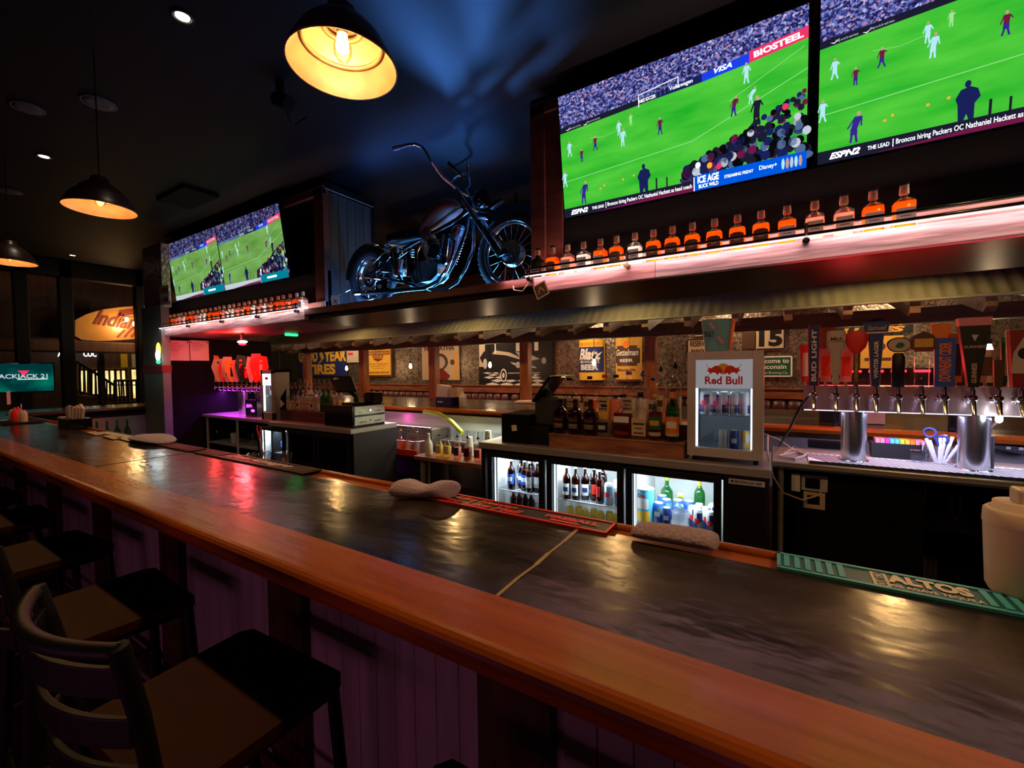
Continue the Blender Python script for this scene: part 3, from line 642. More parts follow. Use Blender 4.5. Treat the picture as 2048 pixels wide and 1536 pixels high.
# ------------------------------------------------------------------ pendant lamps
pbr('lamp_outer', (.035, .012, .012), .35); pbr('lamp_inner', (.13, .060, .020), .5, var=(.088, .038, .012), scale=(14, 14, 14), bump=.1)
pbr('socket', (.5, .33, .12), .35, .6)
glass('bulb_glass', (1, .8, .45), .15)
def pendant(ch):
    t = thing('pendant_lamp', '', 'lamp')
    out = [(.222, 0), (.222, .006), (.205, .045), (.175, .10), (.165, .115), (.135, .15), (.09, .19), (.062, .205), (.06, .235), (.045, .25), (.012, .255)]
    b = MB().loft((0, 0, 0), [(z, r, r, 2) for r, z in out], 'lamp_outer', 48, caps=False)
    inn = [(.218, .001), (.200, .045), (.172, .098), (.158, .108), (.155, .118), (.130, .145), (.085, .183), (.056, .19), (.02, .192)]
    b.loft((0, 0, 0), [(z, r, r, 2) for r, z in inn][::-1], 'lamp_inner', 48, caps=False)
    b.build('shade', t)
    MB().torus((0, 0, .003), (0, 0, 1), .22, .004, 'lamp_inner', 48, 6).build('rim', t)
    MB().torus((0, 0, .104), (0, 0, 1), .160, .010, 'lamp_inner', 48, 8).build('inner_ring', t)
    MB().cyl((0, 0, .19), (0, 0, .135), .022, 'socket').build('socket', t)
    MB().torus((0, 0, .165), (0, 0, 1), .075, .012, 'lamp_inner', 24, 8).build('socket_ring', t)
    bb = MB().loft((0, 0, 0), [(.135, .012, .012, 2), (.115, .022, .022, 2), (.085, .038, .038, 2), (.055, .036, .036, 2), (.030, .022, .022, 2), (.022, .004, .004, 2)], 'bulb_glass', 16, caps=False)
    bo = bb.build('bulb', t)
    MB().loft((0, 0, 0), [(.118, .004, .004, 2), (.105, .017, .017, 2), (.06, .021, .021, 2), (.044, .004, .004, 2)], 'bulb', 12).build('filament', bo)
    MB().cyl((0, 0, .205), (0, 0, ch), .004, 'black_soft', n=8).build('cord', t)
    for q_ in t.children:
        if q_.name.split('.')[0] != 'cord':
            for v_ in q_.data.vertices: v_.co *= .82
    return t
PEND = Proto(pendant(CZ-2.625)); PEND2 = Proto(pendant(CZ-2.42))
pl = [(-1.29, 1.0, 'dark domed pendant lamp with glowing cream inside, largest, above the bar'), (-3.70, 1.0, 'dark domed pendant lamp above the bar, second nearest'), (-6.13, 1.0, 'dark domed pendant lamp cut by the left photo edge'),
      (1.10, 1.0, 'dark domed pendant lamp above the near bar, right of the photo frame'),
      (.80, 4.5, 'domed pendant lamp over the opposite bar, nearest the taps'), (-1.47, 4.5, 'domed pendant lamp over the opposite bar, behind the right television'), (-3.7, 4.5, 'domed pendant lamp over the opposite bar, behind the motorcycle'), (-6.2, 4.5, 'domed pendant lamp over the opposite bar, behind the far televisions')]
for x, y, lb in pl:
    zz = 2.625 if y < 2 else 2.42
    (PEND if y < 2 else PEND2)((x, y, zz), 0, lb, 'domed pendant lamps over the bars')
    light('POINT', 'pendant_glow', (x, y, zz+.045), (1, .68, .42) if y < 2 else (1, .72, .42), (60 if x > 0 else 38 if x > -2 else 24) if y < 2 else 34, size=.028)
pbr('speaker_grey', (.05, .05, .055), .6)
# recessed ceiling lights and speakers
def downl(x, y, r, lit, lb, grp):
    p = pz(x, y, CZ); t = thing('ceiling_light' if lit else 'ceiling_speaker', lb, 'ceiling light' if lit else 'speaker', (p.x, p.y, CZ), grp)
    MB().torus((p.x, p.y, CZ-.004), (0, 0, 1), r, .008, 'speaker_grey' if not lit else 'c_black', 28, 6).build('ring', t)
    if lit: MB().cyl((p.x, p.y, CZ-.0), (p.x, p.y, CZ-.006), r*.7, 'downlight').build('lens', t)
    else: MB().loft((p.x, p.y, CZ), [(-.012, r*.6, r*.6, 2), (-.008, r, r, 2), (0, r, r, 2)], 'speaker_grey').build('grille', t)
    if lit: light('SPOT', 'downlight_beam', (p.x, p.y, CZ-.02), (1, .8, .55), 9, (0, 0, 0), .05, spot=1.5)
downl(365, 32, .05, True, 'lit round ceiling light near the top of the photo', 'recessed ceiling lights'); downl(88, 312, .05, True, 'lit round ceiling light above the second pendant lamp', 'recessed ceiling lights')
downl(145, 510, .05, True, 'small lit ceiling light near the far left wall', 'recessed ceiling lights'); downl(195, 543, .05, True, 'dimmest ceiling light, beside the cabinet end', 'recessed ceiling lights')
downl(197, 205, .1, False, 'round pale ceiling speaker above the second pendant lamp', 'ceiling speakers'); downl(55, 215, .09, False, 'round dark ceiling speaker left of the pale one', 'ceiling speakers'); downl(18, 382, .1, False, 'round ceiling speaker at the left photo edge', 'ceiling speakers')
# ceiling clutter above the motorcycle
b = MB().cbox((-2.6, 4.3, 3.35), (3.2, .16, .3), 'black_soft').cbox((-2.2, 3.9, 3.5), (.5, .8, .16), 'c_silver'); 
b.v = b.v
MB().cbox((-2.6, 4.35, 3.38), (4.2, .12, .22), 'black_soft').cbox((-2.6, 4.35, 3.555), (.03, .03, .14), 'black_soft').build('ceiling_beam', None, .01)
tag(bpy.data.objects['ceiling_beam'], 'dark beam hanging under the ceiling behind the motorcycle', 'beam')
tag(MB().cbox((-3.2, 5.2, 3.56), (1.3, .6, .12), 'ceiling_black').build('air_duct', None, .01), 'flat dark duct on the ceiling behind the motorcycle', 'duct')
p = pz(375, 392, CZ); tag(MB().cbox((p.x, p.y, CZ-.02), (.7, .35, .04), 'black_soft').build('ceiling_vent', None, .005), 'dark flat vent on the ceiling left of the far televisions', 'vent')
p = pz(560, 165, CZ)
t = thing('stage_light', 'small dark spotlight with dangling cable on the ceiling beside the large pendant', 'spotlight', (p.x, p.y, CZ))
MB().cyl((p.x, p.y, CZ), (p.x, p.y, CZ-.08), .03, 'black_soft').cyl((p.x-.05, p.y, CZ-.1), (p.x+.06, p.y+.03, CZ-.15), .05, 'black_soft').build('lamp_head', t)
MB().tube([(p.x, p.y, CZ-.05), (p.x-.02, p.y+.08, CZ-.22), (p.x-.1, p.y+.16, CZ-.2), (p.x-.15, p.y+.3, CZ-.05)], .008, 'black_soft', 6).build('cable', t)

# ------------------------------------------------------------------ motorcycle on the platform
pbr('bike_black', (.006, .006, .008), .18, coat=.6); pbr('tire', (.012, .012, .013), .6); pbr('tank_red', (.12, .025, .012), .5); pbr('cast', (.22, .22, .24), .3, .9); pbr('leather', (.02, .018, .017), .45)
BY = 3.08
def m_(cx, cy, dy=0): p = py(640+cx/4.389, 290+cy/4.389, BY); return Vector((p.x, BY+dy, p.z))
BP = SZ0+.10
rw = Vector((-3.585, BY, BP+.325)); fw = Vector((-1.885, BY, BP+.335))
mc = thing('motorcycle', 'black chopper motorcycle with tall chrome handlebar on the platform between the televisions', 'motorcycle', (-2.8, BY, BP))
def wheel(c, R, tr, lb):
    wname = MB(); wname.torus(c, (0, 1, 0), R-tr, tr, 'tire', 56, 12)
    for k in range(44):
        a = 2*PI*k/44; d = Vector((cos(a), 0, sin(a)))
        wname.cbox(c+d*(R-.004), (.02, tr*1.1, .012), 'tire', Matrix.Rotation(-a+PI/2, 3, 'Y'))
    o = wname.build(lb, mc)
    MB().torus(c, (0, 1, 0), R-2*tr-.002, .014, 'chrome', 48, 8).torus(c+Vector((0, -.03, 0)), (0, 1, 0), R-2*tr+.008, .007, 'chrome', 48, 6).torus(c+Vector((0, .03, 0)), (0, 1, 0), R-2*tr+.008, .007, 'chrome', 48, 6).build('rim', o)
    b = MB()
    for k in range(20):
        a = 2*PI*k/20; a2 = a+(.5 if k % 2 else -.5); s_ = .03 if k % 2 else -.03
        b.tube([c+Vector((.035*cos(a2), s_, .035*sin(a2))), c+Vector(((R-2*tr)*cos(a), 0, (R-2*tr)*sin(a)))], .0025, 'chrome', 5)
    b.build('spokes', o)
    return o
wr = wheel(rw, .325, .055, 'rear_wheel'); wf = wheel(fw, .335, .042, 'front_wheel')
MB().cyl(rw+Vector((0, -.06, 0)), rw+Vector((0, .06, 0)), .04, 'chrome').cyl(rw+Vector((0, -.03, 0)), rw+Vector((0, -.038, 0)), .10, 'cast').build('hub', wr)
MB().loft(fw, [(-.05, .03, .03, 2), (-.045, .11, .11, 2), (-.02, .115, .115, 2), (.03, .10, .10, 2)], 'chrome_soft', 28, rot=Matrix.Rotation(-PI/2, 3, 'X') @ Matrix.Rotation(PI, 3, 'X')).build('brake_drum', wf)
# frame
fr = MB()
for s_ in (-.09, .09):
    o_ = Vector((0, s_, 0))
    fr.tube([m_(1325, 620)+o_*.3, m_(1318, 770)+o_*.6, m_(1290, 900)+o_, m_(1230, 1060)+o_, m_(1150, 1190)+o_, m_(1060, 1245)+o_, m_(930, 1262)+o_, m_(780, 1210)+o_, m_(700, 1060)+o_, m_(690, 960)+o_], .016, 'bike_black', 10)
    fr.tube([m_(690, 960)+o_, m_(620, 1080)+o_*1.1, rw+o_*1.1], .014, 'bike_black', 8)
    fr.tube([m_(780, 1210)+o_, rw+Vector((.1, 0, -.02))+o_*1.1, rw+o_*1.1], .014, 'chrome', 8)
fr.tube([m_(1325, 560), m_(1150, 690), m_(930, 800), m_(720, 920), m_(690, 970)], .018, 'bike_black', 10)
fr.build('frame', mc)
b = MB()
for s_ in (-.10, .10): b.tube([m_(480, 1110, s_), m_(600, 990, s_), m_(705, 915, s_), m_(770, 912, s_)], .007, 'chrome', 8).tube([m_(480, 1110, s_), m_(520, 1170, s_), m_(510, 1230, s_), rw+Vector((.0, s_, 0))], .007, 'chrome', 8).tube([m_(480, 1110, s_), m_(720, 1140, s_)], .006, 'chrome', 6)
b.build('fender_struts', mc)
MB().tube([rw+Vector((.36*cos(a), 0, .36*sin(a))) for a in [(.35+.085*k)*PI for k in range(8)]], .004, 'bike_black', 6).loft(rw, [(-.06, .352, .352, 2), (.06, .352, .352, 2)], 'bike_black', 18, .3*PI, .98*PI, caps=False, rot=Matrix.Rotation(PI/2, 3, 'X')).build('rear_fender', mc)
# fuel tank
b = MB(); a0, a1 = m_(880, 800), m_(1250, 560); d = a1-a0
secs = [(0, .012, .02), (.08, .05, .05), (.25, .085, .08), (.5, .115, .11), (.72, .12, .12), (.88, .09, .09), (1, .02, .02)]
vs = []; n_ = 16; up_ = d.normalized().cross(Vector((0, 1, 0))) * -1
if up_.z < 0: up_ = -up_
for t_, h_, w_ in secs:
    c_ = a0+d*t_+up_*h_*.55
    for k in range(n_): a = 2*PI*k/n_; vs.append(c_+up_*h_*sin(a)*(1 if sin(a) > 0 else .55)+Vector((0, 1, 0))*w_*cos(a))
fs = [(i*n_+k, i*n_+(k+1) % n_, (i+1)*n_+(k+1) % n_, (i+1)*n_+k) for i in range(len(secs)-1) for k in range(n_)]
tk = b.add(vs, fs, 'tank_red', True).build('fuel_tank', mc)
MB().cyl(m_(1130, 500), m_(1126, 470), .026, 'chrome').build('fuel_cap', tk)
# seat and springs
b = MB(); c0, c1 = m_(625, 875), m_(900, 810)
vs = []; 
for t_, w_, h_ in ((0, .05, .01), (.08, .11, .03), (.35, .13, .035), (.65, .09, .03), (1, .04, .02)):
    c_ = c0.lerp(c1, t_)
    for k in range(12): a = 2*PI*k/12; vs.append(c_+Vector((0, w_*cos(a), h_*sin(a))))
b.add(vs, [(i*12+k, i*12+(k+1) % 12, (i+1)*12+(k+1) % 12, (i+1)*12+k) for i in range(4) for k in range(12)], 'leather', True).build('seat', mc)
for s_ in (-.08, .08):
    c_ = m_(760, 930, s_); MB().tube([c_+Vector((.022*cos(k*.9), .022*sin(k*.9), -.045+.0035*k)) for k in range(28)], .004, 'chrome', 5).build('seat_spring', mc)
    c_ = m_(640, 915, s_); MB().tube([c_+Vector((.02*cos(k*.9), .02*sin(k*.9), -.04+.0032*k)) for k in range(24)], .004, 'chrome', 5).build('seat_spring', mc)
# engine: crankcase, two finned cylinders, pushrod tubes, carburettor, primary cover
en = MB().prism([(0, 0), (.10, -.03), (.22, -.03), (.30, .02), (.31, .12), (.20, .17), (.05, .16), (-.02, .09)], m_(870, 1200, -.08), (1, 0, 0), (0, 0, 1), (0, .17, 0), 'cast').build('crankcase', mc, .012)
for base, top in ((m_(1060, 1060), m_(960, 830)), (m_(1120, 1060), m_(1210, 790))):
    dd = (top-base); ax = dd.normalized(); b = MB().cyl(base, top, .05, 'cast')
    for k in range(9): c_ = base+dd*(.15+.085*k); b.cyl(c_-ax*.004, c_+ax*.004, .075, 'cast', n=24)
    b.cyl(top, top+ax*.05, .066, 'chrome_soft').ball(top+ax*.055, (.06, .06, .035), 'chrome')
    b.build('cylinder', mc)
b = MB()
for (xa, ya, xb, yb) in ((1110, 1040, 1140, 810), (1165, 1000, 1190, 800), (1010, 1060, 945, 860), (1040, 1060, 990, 870)): b.tube([m_(xa, ya, -.09), m_(xb, yb, -.09)], .009, 'chrome', 8)
b.build('pushrod_tubes', mc)
MB().loft(m_(1085, 960, -.13), [(0, .062, .062, 2), (.012, .07, .07, 2), (.05, .07, .07, 2), (.06, .05, .05, 2)], 'bike_black', 28, rot=Matrix.Rotation(-PI/2, 3, 'X')).build('air_cleaner', mc)
MB().loft(m_(1030, 980, -.10), [(0, .03, .03, 2), (.01, .045, .045, 2), (.05, .045, .045, 2)], 'chrome', 24, rot=Matrix.Rotation(-PI/2, 3, 'X')).cyl(m_(1150, 1040, -.1), m_(1150, 1040, -.02), .03, 'chrome').build('timing_cover', mc)
MB().loft(m_(740, 1090, -.06), [(-.08, .05, .05, 3), (-.075, .06, .055, 3), (.075, .06, .055, 3), (.08, .05, .05, 3)], 'chrome_soft', 20).build('oil_tank', mc)
MB().cyl(m_(860, 1090, -.07), m_(860, 1090, .08), .06, 'cast').cyl(m_(860, 1090, -.075), m_(860, 1090, -.085), .045, 'chrome').build('gearbox', mc)
MB().tube([m_(1210, 830, -.10), m_(1262, 880, -.12), m_(1245, 1000, -.13), m_(1195, 1120, -.13), m_(1120, 1215, -.13), m_(1000, 1275, -.13), m_(860, 1285, -.13), m_(700, 1300, -.13), m_(400, 1320, -.13)], [.017]*6+[.02, .026, .026], 'chrome', 12).build('exhaust', mc)
MB().tube([m_(960, 880, -.10), m_(925, 960, -.12), m_(930, 1120, -.13), m_(960, 1235, -.135)], .015, 'chrome', 10).build('exhaust', mc)
MB().prism([(0, 0), (.17, .01), (.17, .09), (.02, .085)], m_(600, 1300, -.17), (1, 0, 0), (0, 0, 1), (0, .03, 0), 'bike_black').cyl(m_(640, 1265, -.17), m_(640, 1265, -.18), .02, 'c_silver').build('chain_guard', mc, .004)
MB().tube([m_(380, 1270, -.12), m_(330, 1330, -.2), m_(270, 1385, -.26)], .006, 'chrome', 6).build('kickstand', mc)
MB().cbox(m_(770, 1070, -.10), (.05, .02, .10), 'c_silver', Matrix.Rotation(.3, 3, 'Y')).build('battery_cover', mc)
# fork, handlebar, headlight
for s_ in (-.085, .085):
    MB().tube([m_(1245, 410, s_), m_(1345, 560, s_), m_(1470, 760, s_)], .02, 'chrome', 12).tube([m_(1440, 700, s_), m_(1560, 880, s_), m_(1620, 985, s_), fw+Vector((0, s_, 0))], .026, 'bike_black', 12).build('fork_leg', mc)
MB().cyl(m_(1300, 500, -.10), m_(1300, 500, .10), .018, 'cast').cyl(m_(1345, 570, -.10), m_(1345, 570, .10), .018, 'cast').tube([m_(1290, 480), m_(1350, 620), m_(1510, 640, -.05)], .03, 'bike_black', 12).build('fork_yoke', mc)
for s_, k_ in ((-1, 'a'), (1, 'b')):
    MB().tube([m_(1262, 425, .08*s_), m_(1240, 400, .11*s_), m_(1190, 345, .16*s_), m_(1165, 270, .26*s_), m_(1135, 185, .30*s_), m_(1110, 150, .31*s_), m_(1065, 130, .33*s_), m_(1005, 145, .35*s_), m_(920, 185, .38*s_)], .0127, 'chrome', 10).build('handlebar', mc)
    MB().tube([m_(960, 165, .365*s_), m_(915, 188, .385*s_)], .017, 'bike_black' if s_ > 0 else 'chrome_soft', 10).build('grip', mc)
MB().tube([m_(1265, 425, -.085), m_(1265, 425, .085)], .012, 'chrome', 10).build('handlebar_clamp', mc)
hl = MB().loft(m_(1400, 480), [(-.05, .02, .02, 2), (-.04, .05, .05, 2), (0, .075, .075, 2), (.055, .082, .082, 2), (.06, .07, .07, 2)], 'bike_black', 24, rot=Matrix.Rotation(PI/2-.1, 3, 'Y')).build('headlight', mc)
MB().loft(m_(1440, 480), [(0, .07, .07, 2), (.012, .04, .04, 2), (.014, .001, .001, 2)], 'glass', 20, caps=False, rot=Matrix.Rotation(PI/2-.1, 3, 'Y')).build('lens', hl)
for (xa, ya, xb, yb) in ((1340, 340, 1230, 220), (1360, 340, 1400, 230)): MB().tube([m_(xa, ya, -.1), m_(xb, yb, -.16)], [.006, .016], 'bike_black', 8).build('mirror_arm', mc)
MB().prism([(0, 0), (.14, .015), (.15, .0), (.03, -.05)], m_(1480, 520, -.02), (1, 0, 0), (0, 0, 1), (0, .05, 0), 'c_black').build('number_plate_bracket', mc)
tag(MB().cyl(m_(1685, 655), m_(1685, 630), .012, 'chrome').tube([m_(1685, 655, 0), m_(1685, 700, 0)], .004, 'chrome', 6).build('fender_knob', mc), '', '') if False else None
a = Art(py(664, 618, 2.80), (.9, .43, 0), (-.12, 0, 1)); a.rect(0, 0, .09, .14, 'paper', 0); a.rect(.02, .05, .07, .10, 'c_silver', 1); a.text('A', .03, .06, .06, .095, 'c_navy', 2)
tag(a.build('small_placard'), 'small white placard card leaning at the left end of the motorcycle platform', 'card')
c = py(1082, 580, 2.60)
t = thing('diamond_placard', 'small diamond shaped placard hanging from the shelf left of the right bottles', 'sign', tuple(c))
a = Art(c, (.93, 0, .37), (-.37, 0, .93)); a.rect(-.05, -.05, .05, .05, 'c_beige', 0); a.rect(-.042, -.042, .042, .042, 'c_brown', 1); a.line([(-.025, -.02), (.0, .022), (.022, -.015)], .006, 'c_beige', 2); a.build('board', t)
MB().tube([py(1024, 560, 2.66), py(1028, 580, 2.63), py(1045, 582, 2.62), py(1056, 568, 2.62)], .003, 'paper', 6).build('cord', t)
# red pendant fixture and green exit glow under the left soffit
t = thing('party_light', 'red and white glowing lamp under the left part of the overhead cabinet', 'lamp', (-6.15, 3.05, 1.98))
MB().ball((-6.15, 3.05, 1.985), (.09, .05, .02), 'led_white').ball((-6.15, 3.05, 1.955), (.06, .04, .018), 'led_red').cyl((-6.15, 3.05, 2.0), (-6.15, 3.05, 2.105), .02, 'black_paint').build('lamp_head', t)
c = pz(583, 669, 2.09); tag(MB().cbox((c.x, c.y, 2.085), (.05, .16, .03), 'led_green').cbox((c.x, c.y, 2.10), (.02, .02, .02), 'black_paint').build('exit_light'), 'small green glowing light under the overhead cabinet', 'light')
# ------------------------------------------------------------------ back bar coolers
def loc(x, y, Y): p = py(x, y, Y); return p.x, p.z
CT = .94
def cooler(name, xa, xb, doors, ya, lb, lit, z0=.1):
    t = thing(name, lb, 'cooler', ((xa+xb)/2, ya+.32, 0))
    MB().box((xa, ya-.03, CT-.055), (xb, ya+.64, CT), 'steel').build('worktop', t, .004)
    b = MB().box((xa+.01, ya+.60, z0), (xb-.01, ya+.63, CT-.055), 'black_paint').box((xa+.01, ya, z0), (xa+.05, ya+.62, CT-.055), 'black_paint').box((xb-.05, ya, z0), (xb-.01, ya+.62, CT-.055), 'black_paint').box((xa+.01, ya, z0), (xb-.01, ya+.62, z0+.06), 'black_paint').box((xa+.01, ya, CT-.10), (xb-.01, ya+.62, CT-.056), 'black_paint')
    for (da, db) in doors[:-1]: b.box((db+.005, ya+.03, z0), (db+.035, ya+.6, CT-.06), 'c_silver')
    b.build('cabinet', t)
    MB().box((xa+.03, ya+.02, 0), (xb-.03, ya+.5, z0), 'black_soft').build('plinth', t)
    for i, (da, db) in enumerate(doors):
        d = MB()
        zb, zt = z0+.04, CT-.075
        d.box((da-.045, ya-.03, zb), (da, ya, zt), 'black_paint').box((db, ya-.03, zb), (db+.045, ya, zt), 'black_paint').box((da, ya-.03, zb), (db, ya, zb+.05), 'black_paint').box((da, ya-.03, zt-.045), (db, ya, zt), 'black_paint')
        o = d.build('door', t, .003)
        MB().box((da, ya-.02, zb+.05), (db, ya-.014, zt-.045), 'glass_door' if lit[i] else 'glass_dark').build('pane', o)
        if lit[i]:
            MB().box((da+.01, ya+.04, z0+.06), (da+.02, ya+.58, CT-.1), 'c_white').box((da, ya+.575, z0+.06), (db, ya+.58, CT-.1), 'c_white').build('liner', t)
            MB().box((da+.02, ya+.03, CT-.125), (db-.02, ya+.06, CT-.115), 'led_cool').box((da+.004, ya+.012, z0+.08), (da+.012, ya+.02, CT-.13), 'led_cool').build('light_strip', t, label='glowing cool white light strip')
            light('AREA', 'cooler_light', ((da+db)/2, ya+.05, CT-.128), (.78, .92, 1), 9, (math.radians(25), 0, 0), db-da-.06, .03)
        for zs in ((.24, .45) if (db-da > .5 and len(doors) == 3 and i == 2) else (.28, .535)):
            if lit[i]:
                b = MB()
                for k in range(24): x_ = da+.02+k*(db-da-.04)/23; b.box((x_-.002, ya+.03, zs-.003), (x_+.002, ya+.56, zs), 'c_silver')
                for y_ in (ya+.03, ya+.3, ya+.56): b.box((da+.015, y_-.004, zs-.008), (db-.015, y_+.004, zs+.001), 'c_silver')
                b.build('wire_shelf', t)
    return t
YA = 3.06
dr = [(loc(985, 920, YA)[0]+.01, loc(1080, 935, YA)[0]), (loc(1106, 930, YA)[0], loc(1236, 950, YA)[0]), (loc(1266, 950, YA)[0], loc(1428, 966, YA)[0])]
CX1 = loc(1541, 950, YA)[0]
r_ = cooler('bar_cooler', -2.22, CX1, dr, YA, 'long black back bar cooler with three lit glass doors and steel top', [True]*3)
a = Art((loc(1458, 960, YA)[0], YA-.031, CT-.11), (1, 0, 0), (0, 0, 1)); a.rect(0, 0, .20, .034, 'c_silver', 0); a.text('BEVERAGE-AIR', .035, .008, .185, .026, 'c_black', 1); a.disc(.02, .017, .008, .008, 'c_black', 1); a.build('name_plate', r_)
MB().box((dr[2][1]+.06, YA-.03, .14), (CX1-.012, YA, CT-.06), 'black_paint').build('compressor_panel', r_, .003)
dl = [(-5.02, -4.62), (-4.98+.45, -4.12)]
xl = [loc(523, 880, YA)[0], loc(568, 880, YA)[0], loc(585, 880, YA)[0], loc(630, 880, YA)[0], loc(642, 880, YA)[0], loc(697, 880, YA)[0]]
l_ = cooler('bar_cooler', -5.55, -3.93, [(xl[0], xl[1]), (xl[2], xl[3]), (xl[4], xl[5])], YA, 'shorter black back bar cooler below the till with one lit glass door', [True, False, False])
# ------------------------------------------------------------------ beer bottles and cans inside the coolers
BEER = dict(R=.0335, H=.262, kind='round', cap='c_silver', caph=.03, fill=.7)
bw = {'blue': Proto(make_bottle('beer_bottle', '', gl='glass_brown', liq='whiskey_dark', lab=[(.2, .52, 1.3, 'c_blue', 'c_white')], **BEER)),
      'grey': Proto(make_bottle('beer_bottle', '', gl='glass_brown', liq='whiskey_dark', lab=[(.16, .5, 1.2, 'c_silver', 'c_white')], **BEER)),
      'white': Proto(make_bottle('beer_bottle', '', gl='glass_brown', liq='whiskey_dark', lab=[(.14, .48, 1.0, 'c_white', 'c_navy')], **BEER)),
      'gold': Proto(make_bottle('beer_bottle', '', gl='glass', liq='yellow_drink', lab=[(.2, .45, 1.2, 'c_gold', 'c_white')], **BEER)),
      'red': Proto(make_bottle('beer_bottle', '', gl='glass_brown', liq='whiskey_dark', lab=[(.2, .5, .5, 'c_red', None)], **BEER))}
def can(name, lb, body, R=.036, H=.15, art=None, art2=None):
    t = thing(name, lb, 'can')
    MB().loft((0, 0, 0), [(0, R*.8, R*.8, 2), (.008, R, R, 2), (H-.012, R, R, 2), (H, R*.82, R*.82, 2)], body, 18).build('body', t)
    MB().loft((0, 0, 0), [(H, R*.84, R*.84, 2), (H+.003, R*.84, R*.84, 2), (H+.0031, R*.76, R*.76, 2)], 'c_silver', 18).build('lid', t)
    if art: MB().loft((0, 0, 0), [(H*.10, R+.0005, R+.0005, 2), (H*.45, R+.0005, R+.0005, 2)], art, 14, -PI*.95, -PI*.5, caps=False).loft((0, 0, 0), [(H*.48, R+.0005, R+.0005, 2), (H*.88, R+.0005, R+.0005, 2)], art, 10, -PI*.5, -PI*.05, caps=False).build('print', t)
    if art2: MB().loft((0, 0, 0), [(H*.40, R+.001, R+.001, 2), (H*.62, R+.001, R+.001, 2)], art2, 8, -PI*.68, -PI*.32, caps=False).build('emblem', t)
    return t
CN = {'rb': Proto(can('drink_can', '', 'c_silver', .029, .15, 'c_navy', 'c_red')), 'blue': Proto(can('drink_can', '', 'c_blue', .036, .15, 'c_sky', 'c_white')), 'dark': Proto(can('drink_can', '', 'c_navy', .027, .135, None, 'c_silver')),
      'white': Proto(can('drink_can', '', 'c_silver', .033, .165, 'c_sky', 'c_red')), 'yellow': Proto(can('drink_can', '', 'c_gold', .027, .135, 'c_silver', None)), 'clear': Proto(can('drink_can', '', 'c_silver', .027, .135, None, None))}
k_ = 0
def fill(pr, pts, z, fmt, grp):
    for i, (x, y) in enumerate(pts): pr((x, y, z+.001), random.uniform(-.3, .3), fmt % ORD[i], grp)
da, db = dr[0]; Z1 = .536
X_ = lambda u, d: d[0]+(d[1]-d[0])*u
fill(bw['blue'], [(X_(.30, dr[0]), YA+.07), (X_(.44, dr[0]), YA+.14), (X_(.56, dr[0]), YA+.10), (X_(.34, dr[0]), YA+.2), (X_(.5, dr[0]), YA+.26)], Z1, 'beer bottle with blue label, %s in the left door of the right cooler', 'blue label beer bottles')
fill(bw['grey'], [(X_(.70, dr[0]), YA+.07), (X_(.83, dr[0]), YA+.10), (X_(.94, dr[0]), YA+.09), (X_(.76, dr[0]), YA+.18)], Z1, 'beer bottle with grey round label, %s in the left door of the right cooler', 'grey label beer bottles')
fill(bw['white'], [(X_(.30+.13*i, dr[0]), YA+.10) for i in range(4)], .28, 'beer bottle with white neck, %s on the lower shelf of the left door', 'white neck bottles on the lower shelf')
fill(bw['white'], [(X_(.17, dr[1]), YA+.06), (X_(.31, dr[1]), YA+.07), (X_(.43, dr[1]), YA+.11), (X_(.5, dr[1]), YA+.2)], Z1, 'beer bottle with white oval label, %s in the middle cooler door', 'white oval label bottles')
fill(bw['red'], [(X_(.57, dr[1]), YA+.12), (X_(.68, dr[1]), YA+.08), (X_(.62, dr[1]), YA+.24)], Z1, 'dark beer bottle with narrow red label, %s in the middle cooler door', 'narrow red label bottles')
fill(CN['white'], [(X_(.83, dr[1]), YA+.06), (X_(.95, dr[1]), YA+.10), (X_(.88, dr[1]), YA+.19)], Z1, 'tall white beer can, %s in the middle cooler door', 'tall white cans')
fill(bw['gold'], [(X_(.2+.12*i, dr[1]), YA+.09+.03*(i % 2)) for i in range(7)], .28, 'amber bottle, %s on the lower shelf of the middle cooler door', 'amber bottles on the lower shelf')
fill(CN['blue'], [(X_(.30, dr[2]), YA+.09), (X_(.36, dr[2]), YA+.2), (X_(.5, dr[2]), YA+.22), (X_(.64, dr[2]), YA+.24), (X_(.27, dr[2]), YA+.28)], .451, 'blue drink can, %s in the right cooler door', 'blue cans in the right door')
fill(CN['dark'], [(X_(.42, dr[2]), YA+.05)], .451, 'dark slim drink can at the front of the right cooler door, %s from the glass', None)
fill(CN['rb'], [(X_(.80, dr[2]), YA+.07), (X_(.88, dr[2]), YA+.14), (X_(.78, dr[2]), YA+.2), (X_(.95, dr[2]), YA+.06), (X_(.93, dr[2]), YA+.25), (X_(.72, dr[2]), YA+.13)], .451, 'silver and blue slim can, %s in the right cooler door', 'slim cans in the right door')
t = make_bottle('tequila_bottle', 'squat clear bottle with round yellow stopper in the right cooler door', 'round', .058, .22, 'glass', 'clear_drink', .5, 'c_lime', .12); t.location = (X_(.57, dr[2]), YA+.11, .452)
t = make_bottle('liquor_bottle', 'green bottle with round gold stopper behind the cans in the right cooler door', 'round', .045, .27, 'glass_green', None, .5, 'c_lime', .1); t.location = (X_(.30, dr[2]), YA+.36, .452)
t = make_bottle('wine_bottle', 'tall dark bottle with yellow foil neck at the back of the right cooler door', 'round', .038, .30, 'glass_green', None, .5, 'c_yellow', .03, sleeve='c_yellow'); t.location = (X_(.74, dr[2]), YA+.36, .452)
t = thing('juice_can', 'large blue and yellow juice can at the left of the right cooler door', 'can', (X_(.12, dr[2]), YA+.09, .452))
c_ = t.location.copy()
MB().loft(c_, [(0, .062, .062, 2), (.24, .062, .062, 2)], 'c_cyan', 24).build('body', t)
